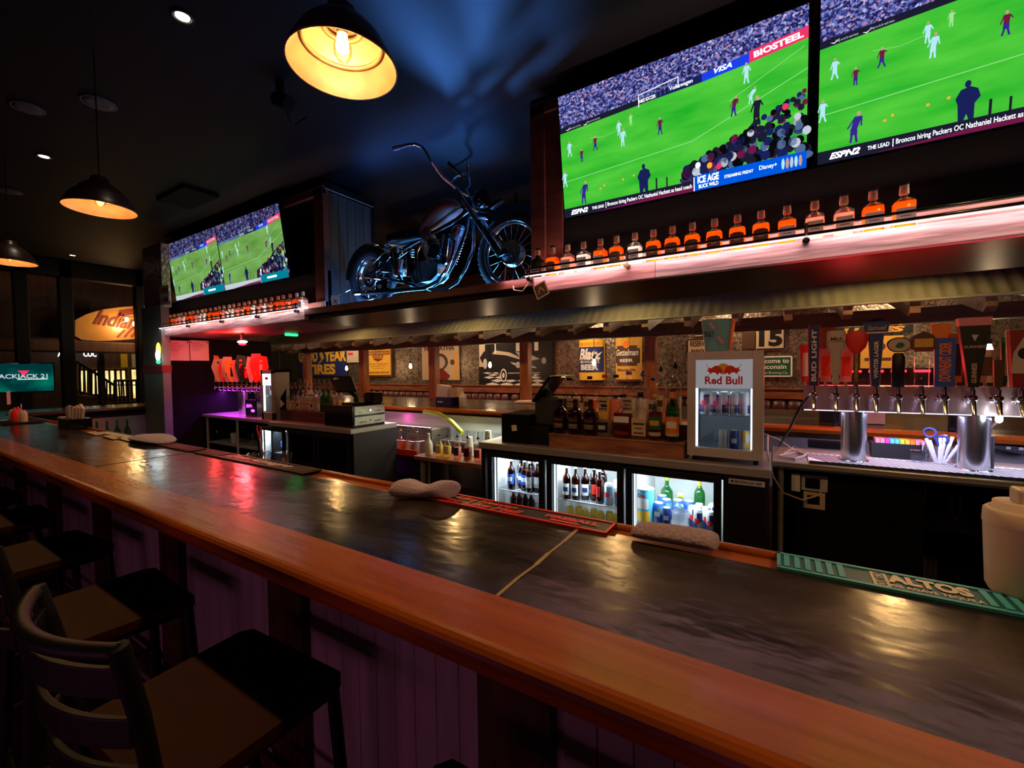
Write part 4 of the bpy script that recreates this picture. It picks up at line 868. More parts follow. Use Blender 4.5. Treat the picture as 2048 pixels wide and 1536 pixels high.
b = MB().loft(c_, [(.015, .0625, .0625, 2), (.09, .0625, .0625, 2)], 'c_yellow', 20, -PI*.9, -PI*.25, caps=False).loft(c_, [(.105, .0628, .0628, 2), (.18, .0628, .0628, 2)], 'c_white', 14, -PI*.75, -PI*.3, caps=False); b.build('print', t)
a = Art(c_+Vector((-.035, -.066, .19)), (1, 0, 0), (0, 0, 1)); a.text('Dole', 0, 0, .05, .024, 'c_red', 0, .05); a.build('lettering', t)
MB().loft(c_, [(.24, .063, .063, 2), (.245, .063, .063, 2)], 'c_silver', 24).build('lid', t)
fill(bw['blue'], [(xl[0]+.15, YA+.08), (xl[0]+.24, YA+.12), (xl[0]+.2, YA+.22)], Z1, 'beer bottle with blue label, %s in the far cooler door', 'blue label bottles in the far cooler')
fill(bw['white'], [(xl[0]+.12, YA+.08), (xl[0]+.19, YA+.1), (xl[0]+.25, YA+.1)], .28, 'beer bottle with white neck, %s on the lower shelf of the far cooler', 'white neck bottles in the far cooler')
fill(bw['gold'], [(xl[2]+.1+.08*i, YA+.1) for i in range(4)], Z1, 'amber bottle behind dark glass, %s in the far cooler', 'bottles behind dark glass')
MB().box((-3.93, YA, 0), (-3.92, YA+.62, CT-.055), 'charcoal').build('end_panel', l_)

# ------------------------------------------------------------------ things on the right cooler
# wooden riser with liquor bottles
ra, rb_ = loc(1100, 885, 3.12)[0], loc(1368, 905, 3.12)[0]
rs = thing('bottle_riser', 'long reddish wooden riser box carrying liquor bottles beside the drinks fridge', 'shelf', ((ra+rb_)/2, 3.25, CT))
RZ = loc(1100, 866, 3.12)[1]
MB().box((ra, 3.10, CT), (rb_, 3.52, RZ-.012), 'riser_wood').build('body', rs, .004); MB().box((ra-.005, 3.095, RZ-.012), (rb_+.005, 3.53, RZ), 'riser_wood').build('top_board', rs, .003)
MB().box((ra, 3.32, RZ), (rb_, 3.53, RZ+.10), 'riser_wood').build('back_step', rs, .003)
front = [(1125, 'dark', 'square bourbon bottle with cork, '), (1152, 'dark', ''), (1182, 'dark', '')]
def put(x, ybase_Y, z, proto): proto.scale = (1.14, 1.14, 1.27); proto.location = (py(x, 850, ybase_Y).x, ybase_Y, z+.0008); return proto
FY, BY2 = 3.17, 3.42
for i, x in enumerate((1122, 1151, 1182)):
    put(x, FY, RZ, make_bottle('bourbon_bottle', 'dark bourbon bottle with cork stopper, %s from the left in the front row' % ORD[i], 'square', .046, .235, 'glass_brown', 'whiskey_dark', .6, 'c_tan', .06, [(.34, .42, .7, 'c_brown', None), (.16, .3, .8, 'c_brown', 'c_tan')]))
put(1208, FY, RZ, make_bottle('liqueur_bottle', 'short clear bottle with round black label in the front row', 'six', .052, .19, 'glass', 'clear_drink', .5, 'c_black', .08, [(.14, .46, .8, 'c_black', 'c_silver')]))
put(1246, FY, RZ, make_bottle('whiskey_bottle', 'amber flask bottle with pale arched label in the front row', 'flask', .062, .255, 'glass', 'whiskey_dark', .55, 'c_black', .07, [(.36, .5, .8, 'c_white', None), (.08, .16, .7, 'c_maroon', None)]))
put(1281, FY, RZ, make_bottle('whiskey_bottle', 'square clear bottle with large tan label in the front row', 'square', .046, .265, 'glass', None, .5, 'c_black', .09, [(.08, .46, .98, 'c_tan', 'c_brown')]))
put(1311, FY, RZ, make_bottle('scotch_bottle', 'bottle with dark olive label and pale bottom band in the front row', 'round', .042, .26, 'glass', 'whiskey_dark', .6, 'c_gold', .05, [(.24, .52, 1.2, 'c_green', 'c_gold'), (.1, .18, 1.1, 'c_tan', None)]))
put(1345, FY, RZ, make_bottle('irish_whiskey_bottle', 'green glass bottle with orange label and orange neck in the front row', 'round', .042, .30, 'glass_green', 'green_drink', .5, 'c_black', .03, [(.16, .46, 1.25, 'c_orange', 'c_white'), (.1, .16, 1.25, 'c_tan', None)], sleeve='c_orange'))
bk = [(1140, 'flask', .066, .27, 'whiskey_dark', 'glass', 'c_black', 'wide amber bottle'), (1180, 'six', .052, .28, 'whiskey', 'glass', 'c_black', 'round shouldered bottle with dark ball stopper'), (1210, 'square', .045, .29, 'yellow_drink', 'glass', 'c_red', 'bottle with red wax neck'),
      (1232, 'square', .046, .29, 'pink_drink', 'glass', 'c_black', 'clear pinkish square bottle'), (1258, 'square', .047, .31, 'clear_drink', 'glass', 'c_purple', 'clear square bottle with violet label'), (1286, 'round', .045, .30, 'clear_drink', 'glass', 'c_blue', 'clear bottle with blue stopper'),
      (1306, 'round', .042, .27, 'whiskey', 'glass', 'c_black', 'amber round bottle'), (1322, 'round', .040, .33, 'pink_drink', 'glass', 'c_black', 'tall bottle with red liquid and pour spout'), (1350, 'round', .044, .35, 'clear_drink', 'glass', 'c_black', 'tall clear bottle with pour spout')]
for i, (x, kd, R, H, lq, gl_, cp, d_) in enumerate(bk):
    put(x, BY2, RZ+.10, make_bottle('liquor_bottle', '%s in the back row of the wooden riser' % d_, kd, R, H, gl_, lq, .45, cp, .06, [(.2, .5, .8, 'c_tan' if i % 3 else 'c_beige', 'c_brown')] if i not in (3, 5) else [], pourer=i in (7, 8, 5)))
emi('sign_lit', (.55, .52, .55), .45)
# small branded drinks fridge
fx0, fx1 = loc(1374, 900, 3.10)[0], loc(1526, 925, 3.10)[0]; fz0, fz1 = CT+.035, loc(1450, 702, 3.10)[1]
fg = thing('drinks_fridge', 'silver countertop drinks fridge with lit glass door and red and yellow emblem', 'fridge', ((fx0+fx1)/2, 3.3, CT))
def ix(x): return loc(x, 800, 3.10)[0]
def iz(y, x=1450): return loc(x, y, 3.10)[1]
gx0, gx1 = ix(1391), ix(1505); gz0, gz1, gzm = iz(898), iz(719), iz(777)
FD = 3.10
b = MB().box((fx0, FD, fz0), (gx0, FD+.03, fz1), 'fridge_grey').box((gx1, FD, fz0), (fx1, FD+.03, fz1), 'fridge_grey').box((gx0, FD, fz0), (gx1, FD+.03, gz0), 'fridge_grey').box((gx0, FD, gz1), (gx1, FD+.03, fz1), 'fridge_grey')
dro = b.build('door', fg, .004)
MB().box((gx0, FD+.012, gz0), (gx1, FD+.016, gzm), 'glass_door').build('pane', dro)
a = Art((gx0, FD+.008, gzm), (1, 0, 0), (0, 0, 1)); WG, HG = gx1-gx0, gz1-gzm
a.rect(0, 0, WG, HG, 'sign_lit', 0)
cx_ = WG/2; a.disc(cx_, HG*.68, HG*.19, HG*.19, 'c_yellow', 2, 24)
for s_ in (-1, 1):
    B = [(.02, .60), (.10, .74), (.20, .80), (.30, .78), (.42, .70), (.52, .74), (.50, .66), (.58, .62), (.50, .58), (.44, .50), (.36, .56), (.26, .54), (.20, .46), (.14, .54), (.06, .52)]
    a.poly([(cx_+s_*p_*WG*.52, q_*HG) for p_, q_ in B], 'c_red', 3); a.line([(cx_+s_*WG*.26, .66*HG), (cx_+s_*WG*.30, .80*HG), (cx_+s_*WG*.285, .86*HG)], .003, 'c_yellow', 4); a.line([(cx_+s_*WG*.24, .50*HG), (cx_+s_*WG*.29, .44*HG)], .003, 'c_yellow', 4)
a.text('Red Bull', WG*.17, HG*.14, WG*.83, HG*.42, 'c_red', 3, .03); a.build('sign_panel', fg)
b = MB().box((fx0+.004, FD+.03, fz0), (fx0+.03, FD+.42, fz1), 'steel_dull').box((fx1-.03, FD+.03, fz0), (fx1-.004, FD+.42, fz1), 'steel_dull').box((fx0+.004, FD+.03, fz1-.03), (fx1-.004, FD+.42, fz1), 'steel_dull').box((fx0+.03, FD+.03, fz0), (fx1-.03, FD+.42, fz0+.04), 'c_silver').box((fx0+.03, FD+.39, fz0), (fx1-.03, FD+.42, fz1), 'c_silver').box((gx0-.005, FD+.03, gzm+.01), (gx1+.005, FD+.4, gzm+.02), 'c_silver')
b.build('cabinet', fg)
MB().box((gx0+.002, FD+.018, gz0+.005), (gx0+.012, FD+.026, gz1-.005), 'led_cool').box((gx1-.010, FD+.018, gz0+.005), (gx1-.002, FD+.026, gz1-.005), 'led_cool').build('light_strip', fg, label='glowing cool white light strip')
for x_ in (fx0+.04, fx1-.04): MB().cyl((x_, FD+.05, CT), (x_, FD+.05, fz0), .015, 'black_paint').build('foot', fg); MB().cyl((x_, FD+.36, CT), (x_, FD+.36, fz0), .015, 'black_paint').build('foot', fg)
light('POINT', 'fridge_light', ((gx0+gx1)/2, FD+.10, gzm-.02), (.8, .93, 1), .8, size=.03)
fzm = iz(832)
b = MB().box((gx0, FD+.03, fzm-.005), (gx1, FD+.38, fzm), 'plastic_clear').build('shelf', fg)
for i in range(5): CN['rb']((gx0+.045+i*(WG-.09)/4, FD+.075, fzm+.001), .5*i, 'silver and blue slim can, %s from the left on the upper fridge shelf' % ORD[i], 'cans on the upper fridge shelf')
CN['clear']((gx0+WG*.48, FD+.08, fz0+.041), 0, 'plain silver can on the lower fridge shelf', 'cans on the lower fridge shelf'); CN['dark']((gx0+WG*.68, FD+.08, fz0+.041), 0, 'dark blue can on the lower fridge shelf', 'cans on the lower fridge shelf'); CN['yellow']((gx0+WG*.88, FD+.08, fz0+.041), 0, 'yellow can on the lower fridge shelf', 'cans on the lower fridge shelf')
b = MB()
for k in range(7): b.box((gx0+.02+k*.03, FD+.05, fz0+.045), (gx0+.024+k*.03, FD+.3, fz0+.10+.02*(k % 3)), 'glass')
b.build('can_rack', fg)
# till seen from behind at the left end of the right cooler
px0 = loc(1000, 860, 3.15)[0]
po = thing('cash_register', 'black till with tilted screen seen edge on, left of the liquor bottles', 'cash register', (-1.9, 3.35, CT))
MB().box((loc(1003, 880, 3.12)[0], 3.12, CT), (loc(1058, 880, 3.12)[0], 3.55, loc(1020, 828, 3.12)[1]), 'black_soft').build('base_box', po, .006)
MB().box((loc(1058, 880, 3.14)[0], 3.14, CT), (loc(1098, 880, 3.14)[0], 3.52, loc(1020, 850, 3.12)[1]), 'black_paint').build('cash_drawer', po, .006)
MB().box((loc(1068, 800, 3.2)[0], 3.2, loc(1068, 850, 3.2)[1]), (loc(1116, 800, 3.2)[0], 3.42, loc(1080, 794, 3.2)[1]), 'charcoal').build('stand', po, .02)
p0 = py(1078, 800, 3.28); p1 = py(1112, 752, 3.28)
MB().tube([(p0.x+.05, 3.28, p0.z-.06), (p0.x+.09, 3.3, p0.z+.08)], .03, 'charcoal', 12).build('arm', po)
d_ = (p1-p0); nrm = Vector((-d_.z, 0, d_.x)).normalized()
b = MB(); cs = [p0+Vector((0, -.14, 0)), p1+Vector((0, -.14, 0)), p1+Vector((0, .16, 0)), p0+Vector((0, .16, 0))]
b.add(cs+[c+nrm*-.02 for c in cs], [(0, 1, 2, 3), (7, 6, 5, 4), (0, 4, 5, 1), (1, 5, 6, 2), (2, 6, 7, 3), (3, 7, 4, 0)], 'black_gloss').build('screen', po, .004)
MB().cbox(p1+Vector((.06, 0, .002)), (.13, .2, .008), 'c_lime').build('card_reader', po, .002)
a = Art(py(1024, 862, 3.118), (1, 0, .1), (-.1, 0, 1)); a.rect(0, 0, .05, .05, 'paper', 0); a.build('note', po)
# ------------------------------------------------------------------ things on the left cooler
LX = lambda x, Y=3.12: py(x, 820, Y).x
LZ = lambda y, x=600, Y=3.12: py(x, y, Y).z
t = thing('drinks_fridge', 'narrow silver countertop fridge with lit strip on the far cooler', 'fridge', (LX(540), 3.3, CT))
a0_, a1_ = LX(523), LX(548); zt = LZ(740, 540)
MB().box((a0_, 3.12, CT), (a0_+.05, 3.15, zt), 'steel_dull').box((a1_-.05, 3.12, CT), (a1_, 3.15, zt), 'steel_dull').box((a0_, 3.12, CT), (a1_, 3.15, CT+.1), 'steel_dull').box((a0_, 3.12, zt-.05), (a1_, 3.15, zt), 'steel_dull').build('door', t, .004)
MB().box((a0_, 3.15, CT), (a0_+.03, 3.36, zt), 'steel_dull').box((a1_-.03, 3.15, CT), (a1_, 3.36, zt), 'steel_dull').box((a0_, 3.34, CT), (a1_, 3.36, zt), 'c_silver').box((a0_, 3.15, zt-.03), (a1_, 3.36, zt), 'steel_dull').build('cabinet', t)
MB().box((a0_+.055, 3.125, CT+.12), (a0_+.08, 3.135, zt-.2), 'led_cool').build('light_strip', t, label='glowing white light strip')
a = Art((a0_+.05, 3.118, zt-.2), (1, 0, 0), (0, 0, 1)); a.rect(0, 0, a1_-a0_-.1, .15, 'led_cool_soft', 0); a.disc((a1_-a0_)/2-.05, .09, .04, .02, 'c_red', 1); a.text('Red Bull', .04, .02, a1_-a0_-.14, .05, 'c_red', 1, .02); a.build('sign_panel', t)
for i in range(3): CN['rb'](((a0_+.08+.06*i), 3.22, CT+.32), .3*i, 'slim can, %s in the far narrow fridge' % ORD[i], 'cans in the far narrow fridge')
MB().box((a0_+.03, 3.15, CT+.312), (a1_-.03, 3.33, CT+.318), 'plastic_clear').build('shelf', t)
r2a, r2b = LX(560, 3.2), LX(655, 3.2); RZ2 = LZ(822, 600, 3.2)
t = thing('bottle_riser', 'dark reddish wooden riser with bottles on the far cooler', 'shelf', ((r2a+r2b)/2, 3.3, CT))
MB().box((r2a, 3.2, CT), (r2b, 3.5, RZ2), 'cabinet_wood_x').build('body', t, .004)
a = Art((r2a+.01, 3.19, RZ2), (.95, .3, 0), (0, 0, 1)); a.poly([(0, 0), (.11, 0), (.11, .28), (.02, .16)], 'black_soft', 0); a.poly([(.01, .02), (.08, .08), (.01, .14)], 'c_tan', 1); a.build('corner_sign', t)
for i in range(9):
    x_ = r2a+.16+i*(r2b-r2a-.22)/8
    kd = ['square', 'square', 'round', 'square', 'flask', 'round', 'square', 'round', 'round'][i]
    q_ = make_bottle('liquor_bottle', 'clear spouted bottle, %s from the left, front row of the far riser' % ORD[i] if i < 7 else 'green bottle, %s from the left, front row of the far riser' % ORD[i], kd, .044, .29, 'glass' if i < 7 else 'glass_green', 'pink_drink' if i % 2 else 'clear_drink', .35, 'c_black', .05, [(.08, .42, .85, 'c_beige', 'c_brown')] if i < 6 else [], pourer=True)
    q_['group'] = 'front row bottles on the far riser'; q_.location = (x_, 3.26, RZ2+.001)
for i in range(9):
    x_ = r2a+.12+i*(r2b-r2a-.18)/8
    q_ = make_bottle('liquor_bottle', 'tall spouted bottle, %s from the left, back row of the far riser' % ORD[i], ['round', 'six', 'square'][i % 3], .042, .34, 'glass', ['pink_drink', 'clear_drink', 'yellow_drink'][i % 3], .4, 'c_black', .04, [(.2, .5, .85, 'c_pink' if i % 2 else 'c_beige', None)], pourer=True)
    q_['group'] = 'back row bottles on the far riser'; q_.location = (x_, 3.42, RZ2+.001)
# cash drawers, till screen and printer
cx0, cx1 = LX(650), LX(703, 3.14)
t = thing('cash_drawer_stack', 'black cabinet with two stacked steel fronted cash drawers on the far cooler corner', 'cash drawer', (-4.1, 3.35, CT))
zt = LZ(806, 705, 3.14)
xd = pxx(706, 850, -3.96)
MB().box((LX(652), 3.10, CT), (-3.985, 3.56, CT+.245), 'black_gloss').build('body', t, .006)
for k in range(2):
    z_ = CT+.025+k*.115
    o = MB().box((-3.985, 3.12, z_), (-3.972, 3.55, z_+.095), 'steel').build('drawer', t, .002)
    MB().box((-3.972, 3.18, z_+.028), (-3.968, 3.28, z_+.036), 'black_gloss').box((-3.972, 3.39, z_+.028), (-3.968, 3.49, z_+.036), 'black_gloss').cyl((-3.973, 3.335, z_+.045), (-3.964, 3.335, z_+.045), .010, 'chrome').build('slot_and_lock', o)
t = thing('cash_register', 'black till screen seen from behind with small white logo above the cash drawers', 'cash register', (-4.25, 3.3, CT+.2455))
s0, s1, s2, s3 = py(672, 784, 3.2), py(713, 782, 3.28), py(702, 752, 3.32), py(657, 754, 3.24)
nn_ = (s1-s0).cross(s3-s0).normalized()
b = MB(); cs = [s0, s1, s2, s3]; b.add(cs+[c+nn_*-.03 for c in cs], [(0, 1, 2, 3), (7, 6, 5, 4), (0, 4, 5, 1), (1, 5, 6, 2), (2, 6, 7, 3), (3, 7, 4, 0)], 'black_paint').build('screen', t, .006)
u_ = (s1-s0).normalized(); v_ = (s3-s0).normalized()
a = Art(s3*.62+s2*.22+s0*.16+nn_*.002, u_, v_)
for x_, y_, r_1 in ((0, 0, .018), (.02, .012, .02), (.042, .004, .018)): a.disc(x_, y_, r_1, r_1*.8, 'paper', 1)
a.build('logo', t)
MB().tube([(s0+s1)/2*.5+s2*.25+s3*.25+Vector((0, .03, -.02)), Vector((-4.24, 3.36, CT+.33)), Vector((-4.24, 3.36, CT+.2455))], .03, 'black_paint', 10).cbox((-4.24, 3.34, CT+.255), (.22, .2, .02), 'black_paint').build('stand', t)
t = thing('receipt_printer', 'black receipt printer on the cash drawer cabinet', 'printer', (-4.05, 3.47, CT+.2455))
MB().cbox((-4.07, 3.47, CT+.31), (.15, .17, .13), 'black_gloss').build('body', t, .02); MB().cbox((-4.07, 3.43, CT+.378), (.11, .06, .004), 'black_soft').build('paper_slot', t)

# ------------------------------------------------------------------ tap counters and beer taps
def drain_counter(xa, xb, ya, lb, mat):
    t = thing('tap_counter', lb, 'counter', ((xa+xb)/2, ya+.3, 0))
    MB().box((xa, ya, CT-.045), (xb, ya+.62, CT), 'steel').build('worktop', t, .006)
    MB().box((xa, ya-.004, CT-.04), (xb, ya, CT-.03), 'chrome_soft').build('edge_trim', t)
    for x_ in (xa+.05, (xa+xb)/2, xb-.05):
        for yy in (.05, .55): MB().cyl((x_, ya+yy, 0), (x_, ya+yy, CT-.045), .018, 'steel').build('leg', t)
    MB().box((xa, ya+.52, .12), (xb, ya+.54, CT-.05), 'black_soft').build('back_wall', t)
    return t
dc = drain_counter(-.02+.0, 3.1, 3.34, 'stainless tap counter with slotted drip tray at the right side', 0)
DY = 3.34
tr = thing('drip_tray', 'long slotted steel drip tray along the right tap counter', 'drip tray', (1.3, 3.5, CT))
tx0 = pz(1616, 920, CT).x
MB().box((tx0, DY+.02, CT), (3.0, DY+.36, CT+.012), 'c_white').box((tx0, DY+.015, CT), (3.0, DY+.022, CT+.02), 'chrome_soft').build('tray', tr)
b = MB()
for k in range(70): b.cbox((tx0+.03+k*.034, DY+.19, CT+.0125), (.014, .33, .003), 'charcoal', Matrix.Rotation(.5, 3, 'Z'))
b.build('slots', tr)
TY = 3.50                                                   # face of the tap box
def TX(x, y=830): return py(x, y, TY).x
def TZ(y, x=1750): return py(x, y, TY).z
tt = thing('beer_tower', 'long stainless beer tap tower on two round columns at the right', 'beer tower', (1.0, 3.58, CT))
tx0_, tz0, tz1 = TX(1608), TZ(820, 1640), TZ(771, 1640)
MB().box((tx0_, TY, tz0), (2.6, TY+.13, tz1), 'tap_steel_reflection').build('tap_box', tt, .004)
MB().box((tx0_, TY-.002, tz0-.004), (2.6, TY+.02, tz0), 'led_lilac_soft').build('light_strip', tt, label='glowing white strip under the tap box')
light('AREA', 'tap_strip_light', ((tx0_+2.6)/2, TY+.06, tz0-.015), (.60, .60, 1), 30, (0, 0, 0), 2.2, .05)
for xx in (1708, 1950): c_ = py(xx, 820, TY+.06); MB().cyl((c_.x, TY+.065, CT), (c_.x, TY+.065, tz0), .068, 'chrome_soft', n=36).torus((c_.x, TY+.065, CT+.008), (0, 0, 1), .075, .008, 'chrome', 36, 8).build('column', tt)
def fau():
    t = thing('faucet', '', 'tap')
    MB().cyl((0, 0, 0), (0, -.02, 0), .020, 'chrome').cyl((0, -.02, 0), (0, -.055, 0), .012, 'chrome').ball((0, -.06, .005), .018, 'chrome').tube([(0, -.06, .0), (0, -.068, -.03), (0, -.085, -.07)], [.013, .011, .008], 'chrome', 12).cyl((0, -.058, .02), (0, -.058, .045), .009, 'chrome').build('spout', t)
    return t
FA = Proto(fau())
FS = [1625, 1668, 1708, 1746, 1790, 1836, 1880, 1935, 1985, 2030]
zf = TZ(793, 1700)
fxs = [TX(x) for x in FS]
for i, x in enumerate(fxs): demote(dup(FA.r, (x, TY, zf), 0, 'chrome beer faucet, %s from the left' % ORD[i]), tt, 'spout').scale = (1.35, 1.2, 1.25)
# tap handles; each one is its own thing standing on a faucet
HZ = zf+.045
def HH(y, x): return py(x, y, TY-.06).z-HZ
def handle(i, lb, fn, top, **kw):
    t = thing('tap_handle', lb, 'tap handle', (fxs[i], TY-.058, HZ)); h = HH(top, FS[i]); fn(t, fxs[i], TY-.058, HZ, h, **kw); HDL.append(t); return t
HDL = []; hn_ = 0
def paddle(t, x, y, z, h, w0=.03, w1=.045, th=.018, m='c_navy', txt=None, tm='c_white', vert=True, edge=None, cap=None, tall=None):
    MB().cyl((x, y, z), (x, y, z+.03), .009, 'chrome').build('ferrule', t)
    MB().prism([(-w0/2, .025), (w0/2, .025), (w1/2, h), (-w1/2, h)], (x, y+th/2, z), (1, 0, 0), (0, 0, 1), (0, -th, 0), m).build('body', t, .004)
    if edge: MB().prism([(-w0/2-.004, .025), (w0/2+.004, .025), (w1/2+.004, h+.004), (-w1/2-.004, h+.004)], (x, y+th/2+.004, z), (1, 0, 0), (0, 0, 1), (0, -.006, 0), edge).build('border', t)
    if txt:
        a = Art((x, y-th/2-.0008, z), (1, 0, 0), (0, 0, 1)); L_ = (h-.06)*(tall or .9); cz = .03+(h-.03)*.5; ww = min(w0, w1)*.62
        a.text(txt, -L_/2, cz-ww/2, L_/2, cz+ww/2, tm, 1, .03, ang=0) if not vert else None
        if vert:
            vs, fs = glyphs(txt, .03); a.add([a.p(-(v-.5)*ww, cz+(u-.5)*L_, 1) for u, v in vs], fs, tm)
        a.build('lettering', t)
def lathe_handle(t, x, y, z, h, prof, m, extra=None):
    MB().cyl((x, y, z), (x, y, z+.03), .009, 'chrome').build('ferrule', t)
    MB().loft((x, y, z), [(v*h, r, r*.7, 2.6) for r, v in prof], m, 24).build('body', t)
handle(0, 'slim blue beer tap handle with pale vertical lettering, leftmost on the tower', paddle, 652, w0=.034, w1=.044, m='c_navy', txt='BUD LIGHT', tall=.95, edge='c_red')  # red border colour stands in for red light along the handle edges
t = handle(1, 'pale figure shaped beer tap handle second from the left', lathe_handle, 662, prof=[(.016, .1), (.022, .16), (.014, .22), (.022, .3), (.030, .42), (.024, .55), (.030, .64), (.045, .70), (.048, .95), (.044, 1)], m='c_beige')
a = Art((fxs[1], TY-.098, HZ), (1, 0, 0), (0, 0, 1)); h = HH(662, FS[1]); a.rect(-.04, h*.82, .04, h*.90, 'c_tan', 0); a.text('Mich', -.03, h*.83, .03, h*.89, 'c_black', 1); a.build('lettering', t)
t = handle(2, 'wooden beer tap handle with red heart shaped top', paddle, 700, w0=.026, w1=.034, m='c_brown', txt='CIDERBOYS', tm='c_gold')
h = HH(662, FS[2]); MB().loft((fxs[2], TY-.058, HZ+h*.62), [(0, .02, .014, 2), (h*.10, .055, .02, 2.4), (h*.22, .068, .022, 2.6), (h*.33, .062, .022, 2.8), (h*.38, .045, .018, 3)], 'c_red', 24).build('heart_top', t)
t = handle(3, 'blue and white tapered beer tap handle with dark crown top', paddle, 668, w0=.030, w1=.060, m='c_navy', txt='WINTER LAGER', edge='c_white', tall=.8)
h = HH(640, FS[3]); a0_ = HH(666, FS[3]); MB().prism([(-.046, a0_), (.046, a0_), (.054, h*.97), (0, h+.01), (-.054, h*.97)], (fxs[3], TY-.045, HZ), (1, 0, 0), (0, 0, 1), (0, -.026, 0), 'c_navy').build('crown', t, .004)
a = Art((fxs[3], TY-.072, HZ), (1, 0, 0), (0, 0, 1)); a.line([(-.05, a0_+.002), (.05, a0_+.002)], .006, 'c_white', 1); a.text('Samuel', -.04, a0_+.016, .04, a0_+.045, 'c_silver', 1, .01, .3); a.build('crown_lettering', t)
t = handle(4, 'black beer tap handle with round pale emblem', lathe_handle, 706, prof=[(.012, .08), (.030, .1), (.031, .9), (.02, 1)], m='c_black')
h = HH(690, FS[4]); MB().loft((fxs[4], TY-.07, HZ+h), [(-.008, .058, .046, 2), (.008, .058, .046, 2)], 'c_black', 28, rot=Matrix.Rotation(PI/2, 3, 'X')).build('emblem', t)
a = Art((fxs[4], TY-.0795, HZ+h), (1, 0, 0), (0, 0, 1)); a.disc(0, 0, .052, .040, 'c_beige', 0, 26); a.poly([(-.02, -.01), (-.006, .012), (.012, .014), (.026, -.004), (.01, -.02), (-.01, -.02)], 'c_green', 1); a.build('emblem_art', t)
t = handle(5, 'copper lantern shaped beer tap handle with clear stem', lathe_handle, 700, prof=[(.022, .08), (.028, .1), (.028, .96), (.02, 1)], m='glass')
h = HH(700, FS[5]); MB().prism([(-.045, h), (.045, h), (.05, h+.05), (.035, h+.085), (0, h+.11), (-.035, h+.085), (-.05, h+.05)], (fxs[5], TY-.035, HZ), (1, 0, 0), (0, 0, 1), (0, -.05, 0), 'c_brown').build('lantern', t, .006)
a = Art((fxs[5], TY-.0865, HZ), (1, 0, 0), (0, 0, 1)); a.rect(-.034, h+.015, .034, h+.065, 'c_gold', 0); a.rect(-.034, h-.012, .034, h+.002, 'c_maroon', 0); a.build('lantern_art', t)
t = handle(6, 'blue beer tap handle with orange scoop shaped top', paddle, 676, w0=.056, w1=.062, m='c_blue', txt='DOWNEAST CIDER', tm='c_orange')
h = HH(676, FS[6]); MB().prism([(-.028, h), (.0, h), (.014, h+.03), (.016, h+.075), (.01, h+.085), (-.034, h+.085), (-.042, h+.075), (-.038, h+.03)], (fxs[6], TY-.05, HZ), (1, 0, 0), (0, 0, 1), (0, -.02, 0), 'c_orange').build('scoop_top', t, .005)
t = handle(7, 'black tapered beer tap handle with pale pink top and harp crest', paddle, 652, w0=.034, w1=.105, th=.04, m='c_black')
h = HH(652, FS[7]); z1_ = HH(636, FS[7]); MB().prism([(-.052, h), (.052, h), (.058, z1_), (-.058, z1_)], (fxs[7], TY-.036, HZ), (1, 0, 0), (0, 0, 1), (0, -.044, 0), 'c_pink').build('foam_top', t, .006)
a = Art((fxs[7], TY-.0795, HZ), (1, 0, 0), (0, 0, 1)); a.poly([(-.012, h*.86), (.012, h*.86), (0, h*.76)], 'c_silver', 1); a.text('GUINNESS', -.036, h*.66, .036, h*.70, 'c_tan', 1); vs, fs = glyphs('GUINNESS', .03); a.add([a.p(-(v-.5)*.018, h*.28+(u-.5)*h*.3, 1) for u, v in vs], fs, 'c_tan'); a.build('lettering', t)
t = handle(8, 'small brown beer tap handle behind the black tapered one', paddle, 720, w0=.03, w1=.04, m='c_brown')
t = handle(9, 'tall red and cream beer tap handle at the right photo edge', paddle, 660, w0=.08, w1=.12, th=.04, m='c_maroon', edge='c_cream_c')
a = Art((fxs[9], TY-.08, HZ), (1, 0, 0), (0, 0, 1)); h = HH(660, FS[9]); a.poly([(-.05, h*.3), (.05, h*.3), (.045, h*.62), (0, h*.9), (-.045, h*.62)], 'c_beige', 1); a.disc(0, h*.62, .026, .03, 'c_black', 2); a.build('picture', t)
for t in HDL: demote(t, tt, 'body').scale = ([1.3, 1.05, .85, 1.15, 1.0, 1.2, 1.5, 1.2, 1, .9][HDL.index(t) if False else hn_], 1.1, 1); hn_ += 1
# handles on a second tap box facing the other way
back = [(1612, 690, 'c_red', 'c_white'), (1650, 698, 'c_pink', 'c_red'), (1690, 700, 'c_pink', 'c_red'), (1905, 668, 'c_orange', 'c_brown'), (1965, 700, 'c_tan', 'c_brown'), (2012, 676, 'c_green', 'c_tan')]
for i, (x, yt, m1, m2) in enumerate(back):
    p_ = py(x, 765, TY+.20); zt_ = py(x, yt, TY+.20).z
    t = thing('tap_handle', 'flat beer tap handle facing the far side, %s from the left' % ORD[i], 'tap handle', (p_.x, p_.y, tz1))
    MB().cyl((p_.x, TY+.16, tz1-.03), (p_.x, TY+.16, tz1+.03), .008, 'chrome').build('ferrule', t)
    MB().prism([(-.022, .02), (.022, .02), (.032, zt_-tz1), (-.032, zt_-tz1)], (p_.x, TY+.17, tz1), (1, 0, 0), (0, 0, 1), (0, -.02, 0), m1).build('body', t, .004)
    a = Art((p_.x, TY+.149, tz1), (1, 0, 0), (0, 0, 1)); a.rect(-.018, .06, .018, (zt_-tz1)*.8, m2, 1); a.build('picture', t); demote(t, tt, 'body').scale = (1.3, 1, 1)
